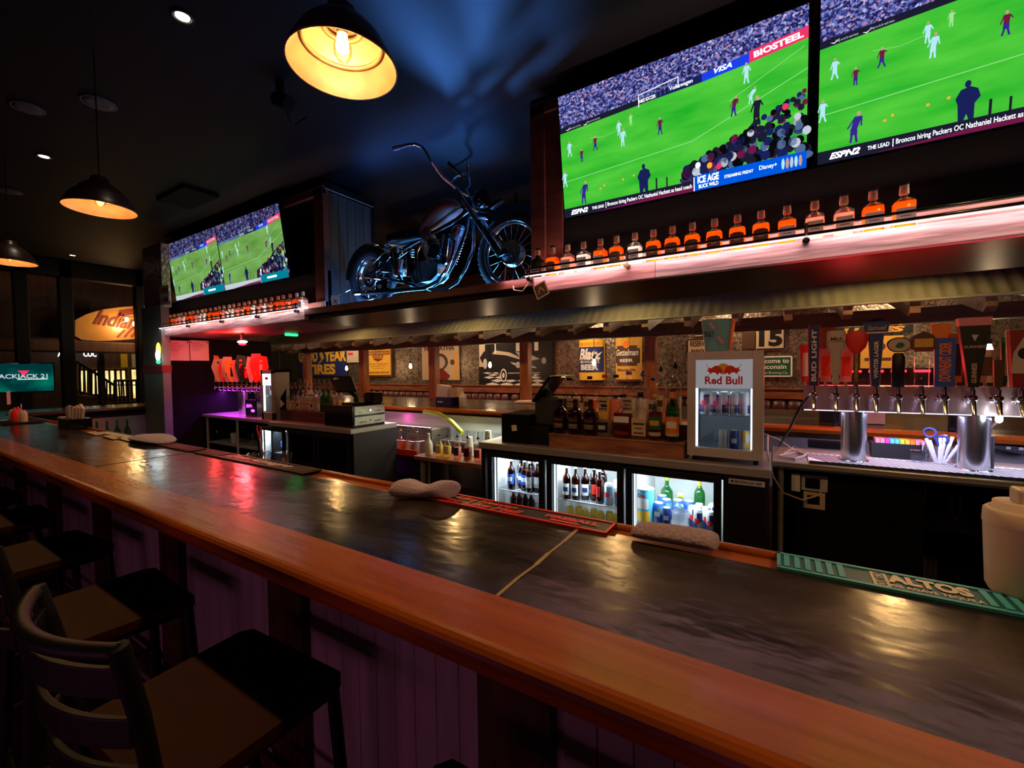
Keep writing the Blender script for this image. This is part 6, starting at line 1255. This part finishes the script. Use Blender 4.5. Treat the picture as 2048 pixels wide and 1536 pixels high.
t, a, W, H = board('road_sign', 'tan road sign reading ONLY behind the blue ice bucket', 1390, 640, 1428, 672, 'c_tan'); a.text('ONLY', W*.05, H*.3, W*.9, H*.7, 'c_black', 1, .03); a.line([(0, H*.12), (W*.9, H*.12)], .02, 'c_black', 1); a.build('lettering', t)
t, a, W, H = board('shop_sign', 'black sign with yellow capital letters behind the tap handles', 1668, 652, 1826, 668, 'c_black'); a.text('LUBES', W*.1, H*.15, W*.9, H*.85, 'c_gold', 1, .05, .2); a.build('lettering', t)
t, a, W, H = board('poster', 'yellow poster behind the middle tap handles', 1720, 672, 1806, 742, 'c_gold'); a.disc(W*.4, H*.7, W*.2, H*.14, 'c_brown', 1); a.rect(W*.1, H*.3, W*.9, H*.38, 'c_brown', 1); a.build('print', t)
t, a, W, H = board('poster', 'small white price sheet beside the dark blue sign', 695, 700, 720, 725, 'c_beige'); a.rect(W*.1, H*.6, W*.5, H*.8, 'c_red', 1); a.build('print', t)
t, a, W, H = board('poster', 'dark small board left of the speed limit sign', 1484, 664, 1510, 698, 'c_brown'); a.build('print', t) if a.v else None
# ice bucket with drink cans printed on it, standing on the drinks fridge
c_ = py(1442, 702, 3.25); bz_ = fz1+.001; b0 = py(1405, 690, 3.25).x; b1 = py(1468, 690, 3.25).x; zt = py(1440, 640, 3.25).z
t = thing('ice_bucket', 'pale blue advertising ice bucket with orange side on the drinks fridge', 'bucket', ((b0+b1)/2, 3.25, bz_))
MB().loft(((b0+b1)/2, 3.25, bz_), [(0, (b1-b0)/2*.82, .075, 3), (zt-bz_, (b1-b0)/2*1.06, .095, 3)], 'c_sky', 32, caps=False).loft(((b0+b1)/2, 3.25, bz_), [(0, (b1-b0)/2*.8, .07, 3), (.003, (b1-b0)/2*.8, .07, 3)], 'c_sky', 24).build('bucket', t)
R_ = (b1-b0)/2
MB().loft(((b0+b1)/2, 3.25, bz_), [(0.001, R_*.82+.002, .077, 3), (zt-bz_-.002, R_*1.06+.002, .097, 3)], 'c_orange', 12, -PI*.22, PI*.05, caps=False).build('orange_panel', t)
MB().torus(((b0+b1)/2+R_*.9, 3.22, zt), (0, 1, .2), .03, .004, 'c_silver', 24, 6, 0, PI).build('handle', t)
a = Art(((b0+b1)/2, 3.148, bz_), (1, 0, 0), (0, -.10, 1)); h_ = zt-bz_; a.text('TRULY', -R_*.8, h_*.45, -.01, h_*.62, 'c_black', 1, .03)
for x_, y_, an in ((-.02, h_*.8, .5), (.03, h_*.35, .3)): a.line([(x_-.02, y_+.02), (x_+.012, y_-.022)], .014, 'c_pink', 1)
a.build('lettering', t)

# bare bulbs hanging under the shed roof and over the booths
glass('bulb_clear', (1, .85, .6), .1)
def bare():
    t = thing('bare_bulb', '', 'lamp')
    MB().cyl((0, 0, .0), (0, 0, .05), .02, 'black_paint').cyl((0, 0, .05), (0, 0, .42), .005, 'black_paint', n=6).build('socket_and_cord', t)
    MB().loft((0, 0, 0), [(-.11, .002, .002, 2), (-.10, .018, .018, 2), (-.07, .032, .032, 2), (-.03, .022, .022, 2), (0, .014, .014, 2)], 'bulb_small', 16).build('bulb', t)
    return t
BB = Proto(bare())
for i, (x, y) in enumerate(((693, 732), (821, 727), (980, 724), (1188, 718), (1979, 688))):
    p = py(x, y, 6.6); BB((p.x, 6.6, p.z), 0, 'bare glowing bulb hanging before the tin wall, %s from the left' % ORD[i], 'bare bulbs before the tin wall')
    light('POINT', 'bare_bulb_glow', (p.x, 6.6, p.z-.05), (1, .70, .42), 20, size=.04)
for x_ in (-9.5, -7.4, -5.2, -3.0, -.8, 1.4): light('POINT', 'booth_lamp', (x_, 6.55, 2.62), (1, .72, .46), 50, size=.1)
# ------------------------------------------------------------------ near bar: mats, towels, container
def mat_(name, lb, xa, xb, base, edge, ribs=None, rib_m=None):
    t = thing(name, lb, 'bar mat', ((xa+xb)/2, 1.28, BZ))
    MB().box((xa, Y2-.004, BZ+.001), (xb, Y3-.005, BZ+.005), base).build('base', t)
    MB().box((xa, Y2-.006, BZ+.001), (xb, Y2+.004, BZ+.008), edge).box((xa, Y3-.012, BZ+.001), (xb, Y3-.002, BZ+.008), edge).box((xa, Y2, BZ+.001), (xa+.008, Y3-.004, BZ+.008), edge).box((xb-.008, Y2, BZ+.001), (xb, Y3-.004, BZ+.008), edge).build('border', t)
    if ribs:
        for r0, r1 in ribs:
            b = MB(); n_ = int((r1-r0)/.022)
            for k in range(n_): b.box((r0+.022*k, Y2+.010, BZ+.005), (r0+.022*k+.012, Y3-.016, BZ+.0085), rib_m)
            b.build('ribs', t)
    return t
X1m = pz(1742, 1158, BZ).x; X2m = pz(1775, 1165, BZ).x; X3m = pz(1950, 1200, BZ).x
t = mat_('bar_mat', 'teal rubber bar mat with ribs and cream tequila lettering', .005, .86, 'c_teal_dark', 'c_teal', [(.02, X1m-.02), (X3m+.015, .85)], 'c_teal')
a = Art((0, 0, BZ+.006), (1, 0, 0), (0, 1, 0)); a.rect(X1m, Y2+.008, X1m+.03, Y3-.018, 'c_cream_c', 1); vs, fs = glyphs('OLMECA', .03); a.add([a.p(X1m+.015-(v-.5)*.02, Y2+.01+u*.07, 2) for u, v in vs], fs, 'c_teal_dark')
a.text('ALTOS', X2m, Y2+.036, X3m, Y3-.016, 'c_cream_c', 2, .06); a.text('100% AGAVE TEQUILA', X2m-.01, Y2+.010, X3m+.01, Y2+.027, 'c_cream_c', 2, .02); a.build('lettering', t)
rx0, rx1 = -1.32, -.43
t = mat_('bar_mat', 'black rubber bar mat with red lettering and red border', rx0, rx1, 'c_black', 'c_red')
a = Art((0, 0, BZ+.006), (1, 0, 0), (0, 1, 0)); a.text('FIREBALL', -.66, Y2+.035, -.47, Y2+.062, 'c_red', 2, .06); a.rect(-.63, Y2+.014, -.53, Y2+.028, 'c_red', 2)
a.text('Tastes Like Heaven', -1.20, Y2+.05, -.78, Y3-.018, 'c_red', 2, .03, .3); a.text('Burns Like Hell', -1.16, Y2+.012, -.74, Y2+.045, 'c_red', 2, .03, .3); a.build('lettering', t)
t = mat_('bar_mat', 'dark brown rubber bar mat with cream script lettering', -3.10, -1.95, 'c_black', 'c_brown', [(-3.08, -2.80), (-2.1, -1.96)], 'c_brown')
a = Art((0, 0, BZ+.006), (1, 0, 0), (0, 1, 0)); a.text('Don Almagro', -2.78, Y2+.016, -2.14, Y3-.014, 'c_cream_c', 2, .04, .4); a.build('lettering', t)
t = mat_('bar_mat', 'plain reddish brown ribbed bar mat left of the script mat', -4.0, -3.16, 'c_brown', 'c_brown', [(-3.98, -3.2)], 'c_maroon')
t = mat_('bar_mat', 'black and cream bar mat near the far end of the bar', -5.0, -4.15, 'c_black', 'c_brown')
a = Art((0, 0, BZ+.006), (1, 0, 0), (0, 1, 0)); a.rect(-4.9, Y2+.02, -4.3, Y3-.02, 'c_cream_c', 1); a.build('stripe', t)
def towel(pts, r, lb, m='towel', seed=1):
    R_ = random.Random(seed); b = MB(); n_ = 20; N = len(pts); vs = []
    for i, (x_, y_, w_, h_) in enumerate(pts):
        for k in range(n_):
            a_ = 2*PI*k/n_; c_, s_ = cos(a_), sin(a_); wob = 1+.06*R_.uniform(-1, 1)
            vs.append((x_+r[0]*w_*c_*wob, y_+r[1]*w_*c_*wob, BZ+.006+h_*(.5+.5*s_)*wob if s_ > -.95 else BZ+.004))
    fs = [(i*n_+k, i*n_+(k+1) % n_, (i+1)*n_+(k+1) % n_, (i+1)*n_+k) for i in range(N-1) for k in range(n_)]+[tuple(range(n_))[::-1], tuple(range((N-1)*n_, N*n_))]
    b.add(vs, fs, m, True); o = b.build('bar_towel'); s_ = o.modifiers.new('sub', 'SUBSURF'); s_.levels = s_.render_levels = 2
    tag(o, lb, 'towel'); return o
p0 = pz(793, 996, BZ); p1 = pz(904, 998, BZ)
towel([(p0.x+(p1.x-p0.x)*t_, p0.y+(p1.y-p0.y)*t_, w_, h_) for t_, w_, h_ in ((0, .02, .03), (.05, .05, .068), (.2, .055, .072), (.4, .042, .05), (.6, .04, .047), (.75, .055, .066), (.92, .058, .07), (.98, .05, .06), (1, .02, .03))], (.3, 1), 'twisted pale mauve towel lying across the bar edge beside the black and red mat', 'towel', 2)
p0 = pz(1268, 1072, BZ); p1 = pz(1437, 1100, BZ)
towel([(p0.x+(p1.x-p0.x)*t_, p0.y+(p1.y-p0.y)*t_-.01, w_, h_) for t_, w_, h_ in ((0, .02, .02), (.03, .045, .04), (.3, .05, .045), (.7, .05, .045), (.97, .05, .042), (1, .03, .02))], (.1, 1), 'folded nubby grey brown towel on the bar edge before the lit cooler', 'towel_grey', 4)
p0 = pz(275, 880, BZ); p1 = pz(335, 890, BZ)
towel([(p0.x+(p1.x-p0.x)*t_, p0.y+(p1.y-p0.y)*t_, w_, h_) for t_, w_, h_ in ((0, .04, .02), (.2, .1, .05), (.6, .11, .06), (.9, .08, .04), (1, .04, .02))], (.1, 1), 'crumpled mauve towel near the far end of the bar', 'towel', 6)
# plastic storage jug at the right edge
p = pz(2062, 1198, BZ)
R_ = (pz(2062, 1198, BZ)-pz(1992, 1198, BZ)).length*.93; c_ = Vector((p.x+.0, p.y+.02, BZ+.0015))
t = thing('pour_jug', 'cream plastic jug with cap at the right edge of the bar', 'jug', tuple(c_))
MB().loft(c_, [(0, R_*.84, R_*.84, 2), (.012, R_*.92, R_*.92, 2), (.15, R_*1.0, R_*1.0, 2), (.155, R_, R_, 2)], 'cream', 40).build('body', t)
MB().loft(c_, [(.150, R_*1.02, R_*1.02, 2), (.178, R_*1.0, R_*1.0, 2), (.184, R_*.9, R_*.9, 2), (.184, R_*.80, R_*.80, 2), (.197, R_*.79, R_*.79, 2), (.2, R_*.3, R_*.3, 2)], 'cream', 40).build('collar', t)
MB().cbox(c_+Vector((.01, 0, .213)), (R_*1.0, R_*.7, .034), 'cream').build('spout_cap', t, .006)
# far left end of the bar
p = pz(145, 856, BZ); c_ = Vector((p.x, p.y+.02, BZ))
t = thing('napkin_caddy', 'black caddy full of pinkish napkins at the far end of the bar', 'napkin holder', tuple(c_))
MB().cbox(c_+Vector((.0, 0, .045)), (.28, .17, .09), 'black_gloss').build('box', t, .006)
b = MB()
for k, (dx, an, h_) in enumerate(((-.09, -.2, .12), (-.03, -.05, .12), (.02, .1, .11), (.07, .25, .12), (.11, .45, .13))): b.cbox(c_+Vector((dx, .01*k-.02, .10+h_*.35)), (.10, .02, h_), 'pinkish_paper', Matrix.Rotation(an, 3, 'Y'))
b.build('napkins', t)
MB().cbox(c_+Vector((-.19, 0, .05)), (.06, .14, .1), 'c_silver').build('straw_holder', t, .004)
p = pz(40, 845, BZ); c_ = Vector((p.x, p.y, BZ))
t = thing('condiment_caddy', 'condiment caddy with table number 15 at the left photo edge', 'caddy', tuple(c_))
MB().cbox(c_+Vector((0, 0, .008)), (.5, .3, .015), 'black_paint').tube([c_+Vector((.08, 0, .01)), c_+Vector((.08, 0, .2))], .006, 'chrome', 8).build('tray', t)
a = Art(c_+Vector((.02, -.06, .20)), (.9, -.3, 0), (0, 0, 1)); a.rect(0, 0, .16, .14, 'pinkish_paper', 0); a.text('15', .025, .025, .135, .115, 'c_maroon', 1, .04); a.build('number_card', t)
for k, (dx, dy, m_1) in enumerate(((-.16, -.02, 'c_silver'), (-.06, 0, 'c_red'), (.04, -.04, 'c_red'), (.15, 0, 'c_tan'))):
    b_ = MB().loft(c_+Vector((dx, dy, .016)), [(0, .032, .032, 2), (.09, .032, .032, 2), (.12, .015, .015, 2), (.15 if m_1 == 'c_red' else .122, .006, .006, 2)], m_1, 16).build('condiment_bottle'); tag(b_, ['silver topped shaker', 'red sauce bottle behind the number card', 'red sauce bottle before the number card', 'tan sauce jar'][k]+' in the condiment caddy', 'condiment')
t_ = MB().cbox(pz(15, 880-38, BZ)+Vector((.2, -.1, .006)), (.5, .2, .008), 'paper').build('menu'); tag(t_, 'white menu sheet lying on the bar at the left photo edge', 'menu')
for k, (x, y) in enumerate(((190, 868), (225, 876), (255, 880))):
    p = pz(x, y, BZ); tag(MB().cbox(p+Vector((0, 0, .006)), (.3, .06, .006), 'c_tan', Matrix.Rotation(-.05, 3, 'Z')).build('coaster_strip'), 'pale paper strip on the bar edge, %s from the far end' % ORD[k], 'paper', 'paper strips near the far end')
for k in range(4):
    p = pxx(185+k*20, 872, -8.25)
    q_ = MB().loft((p.x+.2, p.y, .55), [(0, .04, .04, 2), (.2, .04, .04, 2), (.26, .014, .014, 2), (.36, .012, .012, 2)], 'glass_green', 14).build('wine_bottle'); tag(q_, 'dark bottle silhouette before the far steel panel, %s from the left' % ORD[k], 'bottle', 'dark bottles at the far panel')
MB().box((-8.4, 1.6, .52), (-7.9, 3.4, .55), 'steel_dull').build('shelf', leg)
# tumbler and fork like tongs on the service ledge behind the bar
p = pz(640, 945, .98); tag(MB().loft((p.x, 1.42, 1.0), [(0, .03, .03, 2), (.09, .036, .036, 2)], 'chrome', 20).build('shaker_cup'), 'small chrome cup just behind the script lettered mat', 'cup')
st = MB().box((BX0, 1.36, .90), (BX1, 1.62, .915), 'steel_dull').box((BX0, 1.34, .82), (BX1, 1.36, .98), 'steel_dull').box((BX0, 1.6, 0), (BX1, 1.62, .90), 'black_paint'); st.build('underbar_shelf', bar)
bpy.data.objects[bpy.data.objects[-1].name]
p = py(512, 915, 1.40); t = thing('bowl', 'clear plastic bowl holding red tongs behind the far part of the bar', 'bowl', (p.x, 1.48, .916))
MB().loft((p.x, 1.48, .916), [(0, .08, .08, 2), (.1, .17, .11, 2), (.14, .175, .115, 2)], 'plastic_clear', 28, caps=False).build('bowl', t)
MB().tube([(p.x+.0, 1.47, .95), (p.x-.07, 1.46, 1.16)], .004, 'c_pink', 8).tube([(p.x-.07, 1.46, 1.16), (p.x-.095, 1.46, 1.21), (p.x-.09, 1.46, 1.235)], .004, 'c_red', 8).tube([(p.x-.07, 1.46, 1.16), (p.x-.045, 1.46, 1.2), (p.x-.05, 1.46, 1.225)], .004, 'c_red', 8).build('tongs', t)
for o_ in list(bpy.data.objects):
    if o_.name.startswith('shaker_cup'): o_.location.z = .916; o_.location.y = 1.45

# ------------------------------------------------------------------ bar stools
pbr('seat_wood', (.045, .012, .004), .6, var=(.03, .008, .0025), scale=(3, 18, 3), spec=.1)
def stool():
    t = thing('bar_stool', '', 'bar stool')
    w, d, h = .215, .205, .76
    b = MB(); b.prism([(-w+.02, -d), (w-.02, -d), (w, -d+.03), (w+.012, d-.03), (w-.01, d), (-w+.01, d), (-w-.012, d-.03), (-w, -d+.03)], (0, 0, h-.03), (1, 0, 0), (0, 1, 0), (0, 0, .03), 'seat_wood')
    b.build('seat', t, .008, 3)
    MB().box((-w+.02, -d+.02, h-.06), (w-.02, d-.02, h-.031), 'black_paint').build('seat_frame', t)
    for sx in (-1, 1):
        MB().tube([(sx*(w-.02), d-.02, h-.04), (sx*(w+.02), d+.01, 0)], .0165, 'black_paint', 8).build('leg', t)
        MB().tube([(sx*(w-.0), -d-.05, 1.10), (sx*(w-.01), -d-.02, .95), (sx*(w-.02), -d+.01, h-.03), (sx*(w+.02), -d-.03, 0)], .0165, 'black_paint', 8).build('leg', t)
    for k, z_ in enumerate((.80, .90, 1.0)):
        b = MB(); vs = []; n_ = 12
        for i in range(n_+1):
            u = -1+2*i/n_; y_ = -d-.012-(z_-h)*.12-.06*(1-u*u); zz = z_+.0
            for dy, dz in ((-.007, 0), (.007, 0), (.007, .055), (-.007, .055)): vs.append((u*(w-.008), y_+dy, zz+dz))
        fs = [(i*4+k2, i*4+(k2+1) % 4, (i+1)*4+(k2+1) % 4, (i+1)*4+k2) for i in range(n_) for k2 in range(4)]+[(3, 2, 1, 0), (n_*4, n_*4+1, n_*4+2, n_*4+3)]
        b.add(vs, fs, 'black_paint', False); b.build('back_slat', t, .003)
    b = MB(); vs = []
    for i in range(13): u = -1+2*i/12; vs.append((u*w, -d-.05-.06*(1-u*u), 1.09))
    b.tube(vs, .015, 'black_paint', 8); b.build('top_rail', t)
    for z_, q_ in ((.30, 1), (.42, 0)):
        if q_: MB().tube([(-w-.005, d-.0, z_), (w+.005, d-.0, z_)], .011, 'black_gloss', 8).build('stretcher', t)
        else: MB().tube([(-w-.003, -d, z_), (-w-.003, d, z_)], .010, 'black_paint', 8).build('stretcher', t); MB().tube([(w+.003, -d, z_), (w+.003, d, z_)], .010, 'black_paint', 8).build('stretcher', t)
    MB().tube([(-w-.003, -d-.01, .3), (w+.003, -d-.01, .3)], .010, 'black_paint', 8).build('stretcher', t)
    return t
SP = Proto(stool())
for i, x in enumerate((-1.19, -2.01, -2.88, -3.72, -4.56, -5.4, -.36)):
    SP((x, .505 if i != 6 else .47, 0), [.04, -.05, .08, -.03, .05, 0, .02][i], ['nearest fully seen black ladder back bar stool with wooden seat', 'second black ladder back bar stool from the camera along the bar', 'third black ladder back bar stool along the bar', 'fourth black ladder back bar stool along the bar', 'fifth black ladder back bar stool, under the far rail', 'sixth black ladder back bar stool, at the left photo edge', 'bar stool cut by the bottom photo edge, under the near rail'][i], 'bar stools along the near bar')

# ------------------------------------------------------------------ structural column at the cabinet end with plates
ca, cb = py(286, 700, 2.6).x, py(324, 700, 2.6).x
zc = py(305, 612, 2.6).z
cl = thing('steel_column', 'grey steel clad square column at the far end of the bottle shelf', 'column', ((ca+cb)/2, 2.8, 0))
pbr('column_grey', (.17, .21, .21), .45, .1, var=(.12, .15, .155), scale=(3, 3, 3))
pbr('tread_plate', (.50, .36, .34), .3, .5, tex='vor', bump=.9, scale=(30, 30, 18), var=(.26, .17, .16))
MB().box((ca, 2.6, 0), (cb, 2.70, zc), 'column_grey').build('shaft', cl, .004); MB().box((ca+.03, 2.63, zc), (cb-.0, 2.73, py(305, 488, 2.6).z), 'tread_plate').build('upper_cladding', cl)
MB().box((ca-.01, 2.59, py(305, 745, 2.6).z), (cb+.005, 2.705, py(305, 731, 2.6).z), 'maroon_band' if 'maroon_band' in M else 'c_maroon').build('band', cl)
for k, (y_, s_) in enumerate(((583, 'HION'), (602, 'LAM'))):
    p = py(330, y_, 2.62); a = Art((cb+.006, 2.62, p.z-.07), (0, 1, 0), (0, 0, 1)); a.rect(0.01, 0, .11, .14, 'c_silver', 0); a.text(s_, .02, .03, .10, .11, 'c_navy', 1, .03)
    b_ = a; 
    vs = [(v[0], v[1], v[2]) for v in a.v]; b_.build('number_plate_badge', cl)
    a = Art((cb+.004, 2.592, p.z-.06), (1, 0, 0), (0, 0, 1)); a.rect(.02, 0, .3, .13, 'c_beige', 0); a.text(s_, .05, .03, .27, .10, 'c_maroon', 1, .03); a.build('number_plate_badge', cl)
t = thing('neon_lamp', 'small yellow and white glowing lamp with green foot on the steel column', 'lamp', tuple(py(318, 722, 2.55)))
emi('neon_yellow', (1, .8, .1), 2.2); p = py(317, 705, 2.55)
MB().ball(p+Vector((0, 0, .04)), (.06, .02, .10), 'neon_yellow').build('upper_glow', t); MB().ball(p+Vector((.02, -.015, -.04)), (.06, .02, .08), 'led_white').build('glow', t); MB().ball(p+Vector((.01, -.01, -.13)), (.05, .02, .03), 'led_green').build('foot', t)
light('POINT', 'neon_glow', p+Vector((.1, -.12, 0)), (.8, .95, 1), 1.0, size=.05)

# ------------------------------------------------------------------ far left: gantry sign, television, hall
def L(x, y, X=-12): return pxx(x, y, X)
pbr('sign_gold', (.55, .26, .05), .35, .2, var=(.42, .18, .03), scale=(2, 2, 2), coat=.4)
t = thing('tank_sign', 'huge golden sign shaped like a motorcycle tank with dark script, far left', 'sign', tuple(L(220, 690)))
pts = [L(*q) for q in ((152, 640), (175, 628), (205, 619), (240, 614), (285, 611), (296, 612), (296, 678), (283, 677), (240, 680), (200, 682), (165, 679), (152, 672))]
o_ = Vector((-12, 0, 0)); poly = [(q.y, q.z) for q in pts]
MB().prism(poly, (-12.25, 0, 0), (0, 1, 0), (0, 0, 1), (.2, 0, 0), 'sign_gold').build('body', t, .03)
a = Art((-12.04, 0, 0), (0, 1, 0), (0, 0, 1), .006)
q0, q1 = L(188, 652, -12.04), L(268, 632, -12.04); a.text('Indian', q0.y, q0.z, q1.y+.05, q1.z+.05, 'c_maroon', 1, .02, .5, ang=-.10)
for k in range(3): u0, u1 = L(238, 623+4*k, -12.04), L(275, 618+4*k, -12.04); a.line([(u0.y, u0.z), (u1.y, u1.z)], .03, 'c_maroon', 1)
for k in range(4): u0, u1 = L(235+14*k, 674, -12.04), L(250+14*k, 660-3*k, -12.04); a.line([(u0.y, u0.z), (u1.y, u1.z)], .04, 'c_maroon', 1)
a.build('lettering', t)
u0 = L(268, 640, -11.6); light('POINT', 'sign_lamp_glow', (-11.55, u0.y, u0.z-.1), (1, .6, .25), 26, size=.08)
t = thing('chandelier', 'glowing bare bulb cluster in front of the golden sign', 'lamp', tuple(u0))
for dx, dz in ((-.12, 0), (.1, .02), (.0, -.08)): MB().ball((u0.x, u0.y+dx, u0.z+dz), (.03, .03, .05), 'bulb').build('bulb', t)
MB().tube([(u0.x, u0.y-.15, u0.z+.06), (u0.x, u0.y+.15, u0.z+.06)], .01, 'black_paint', 6).tube([(u0.x, u0.y, u0.z+.06), (u0.x, u0.y, CZ)], .008, 'black_paint', 6).build('arm', t)
tag(MB().box((-12.5, 1.2, L(200, 705).z), (-11.9, 5.2, L(200, 684).z), 'wall_board').build('canopy_beam', None, .02), 'brown wooden canopy beam under the golden sign', 'beam')
# television on the left with a card game advert
sx0, sx1 = pxx(-60, 755, -11).y, pxx(107, 755, -11).y; sz0, sz1 = pxx(107, 781, -11).z, pxx(107, 728, -11).z
t = thing('television', 'dark green television showing card game lettering at the left edge', 'television', (-11, (sx0+sx1)/2, sz0))
MB().box((-11.05, sx0, sz0-.02), (-11.0, sx1+.02, sz1+.02), 'black_gloss').box((-11.05, (sx0+sx1)/2-.05, 0), (-11.01, (sx0+sx1)/2+.05, sz0), 'black_paint').build('casing', t, .004)
emi('felt_green', (.0, .035, .035), 1, var=(.0, .17, .11), scale=(1, 2.2, 3.0), lo=.45, hi=.7)
a = Art((-10.996, 0, 0), (0, 1, 0), (0, 0, 1), .002); a.rect(sx0, sz0, sx1, sz1, 'felt_green', 0)
g0, g1 = pxx(0, 758, -11), pxx(95, 751, -11); a.text('BLACKJACK 21', g0.y-.12, g0.z-.02, g1.y, g1.z+.03, 'tv_grey', 1, .02); g2 = pxx(45, 747, -11); a.poly([(g2.y-.06, g2.z+.05), (g2.y+.08, g2.z+.05), (g2.y+.02, g2.z-.04)], 'tv_red', 2); a.line([(g1.y-.35, g1.z-.06), (g1.y, g1.z-.06)], .01, 'tv_white', 1)
a.build('screen', t)
# hall seen through the opening: lit shop windows, stairs rail, hanging letters
HX = -16.5
def Hh(x, y): return pxx(x, y, HX)
b = MB().box((HX-.1, 1.5, 0), (HX, 9.5, CZ), 'wall_board'); struct(b, 'wall_hall_back')
for k, (x0, x1, y0, y1) in enumerate(((160, 176, 738, 790), (180, 200, 738, 792), (208, 228, 738, 792), (232, 250, 738, 796), (262, 296, 736, 800))):
    p0, p1 = Hh(x0, y1), Hh(x1, y0)
    t = thing('shop_window', 'warm lit shop window in the hall, %s from the left' % ORD[k], 'window', (HX, (p0.y+p1.y)/2, p0.z), 'lit shop windows in the hall')
    MB().box((HX, p0.y, p0.z), (HX+.04, p1.y, p1.z), 'hall_yellow').build('pane', t)
    b = MB(); 
    for u in (0, .5, 1): b.box((HX+.03, p0.y+(p1.y-p0.y)*u-.02, p0.z), (HX+.07, p0.y+(p1.y-p0.y)*u+.02, p1.z), 'c_brown')
    b.box((HX+.03, p0.y, p0.z), (HX+.07, p1.y, p0.z+.05), 'c_brown').box((HX+.03, p0.y, p1.z-.05), (HX+.07, p1.y, p1.z), 'c_brown'); b.build('frame', t)
for k, (x, m1) in enumerate(((240, 'c_yellow'), (262, 'c_beige'))):
    p0, p1 = Hh(x-6, 735), Hh(x+6, 704); tag(MB().box((HX+.3, p0.y, p0.z), (HX+.33, p1.y, p1.z), m1).cyl((HX+.315, (p0.y+p1.y)/2, p1.z), (HX+.315, (p0.y+p1.y)/2, CZ), .01, 'black_paint').build('banner'), ['yellow', 'pale'][k]+' banner hanging in the hall', 'banner')
p0, p1 = Hh(155, 714), Hh(190, 705); t = thing('neon_letters', 'white glowing shop letters hanging in the hall', 'sign', (HX+.5, p0.y, p0.z)); a = Art((HX+.5, 0, 0), (0, 1, 0), (0, 0, 1)); a.text('COCO', p0.y, p0.z, p1.y, p1.z, 'neon_white', 1, .03); q0, q1 = Hh(104, 714), Hh(122, 704); a.text('AR', q0.y, q0.z, q1.y, q1.z, 'neon_white', 1, .03); a.build('letters', t)
MB().box((HX+.42, p0.y-1.6, p1.z+.02), (HX+.48, p1.y+.4, p1.z+.10), 'c_brown').cyl((HX+.45, p0.y, p1.z+.1), (HX+.45, p0.y, CZ), .02, 'c_brown').build('fascia', t)
RX = -14.6
def Rr(x, y): return pxx(x, y, RX)
t = thing('stair_railing', 'black metal stair railing in front of the lit hall windows', 'railing', tuple(Rr(220, 810)))
b = MB(); a0, a1, b0_, b1_ = Rr(152, 722), Rr(228, 770), Rr(152, 782), Rr(228, 800)
b.tube([a0, a1], .03, 'black_paint', 8).tube([b0_, b1_], .025, 'black_paint', 8)
for k in range(11): b.tube([a0.lerp(a1, k/10), b0_.lerp(b1_, k/10)], .018, 'black_paint', 6)
c0, c1, e0_, e1_ = Rr(228, 761), Rr(297, 761), Rr(232, 806), Rr(297, 802)
b.tube([c0, c1], .03, 'black_paint', 8).tube([Rr(228, 770), Rr(297, 770)], .015, 'black_paint', 6).tube([e0_, e1_], .03, 'black_paint', 8)
for k in range(9): b.tube([c0.lerp(c1, k/8), e0_.lerp(e1_, k/8)], .018, 'black_paint', 6)
b.build('rails', t); p = Rr(204, 780); MB().box((RX-.1, p.y-.05, 0), (RX+.05, p.y+.06, CZ), 'black_paint').build('post', t)
light('AREA', 'hall_light', (-15.5, 5.0, 3.4), (1, .75, .4), 30, (0, 0, 0), 3, 2)
p = pxx(60, 640, -12.9); 
for k, (y0_, y1_) in enumerate(((1.25, 1.7),)): tag(MB().box((-12.99, y0_, 2.5), (-12.95, y1_, 3.1), 'c_gold').build('wall_picture'), 'dim brown picture on the far left wall', 'picture')
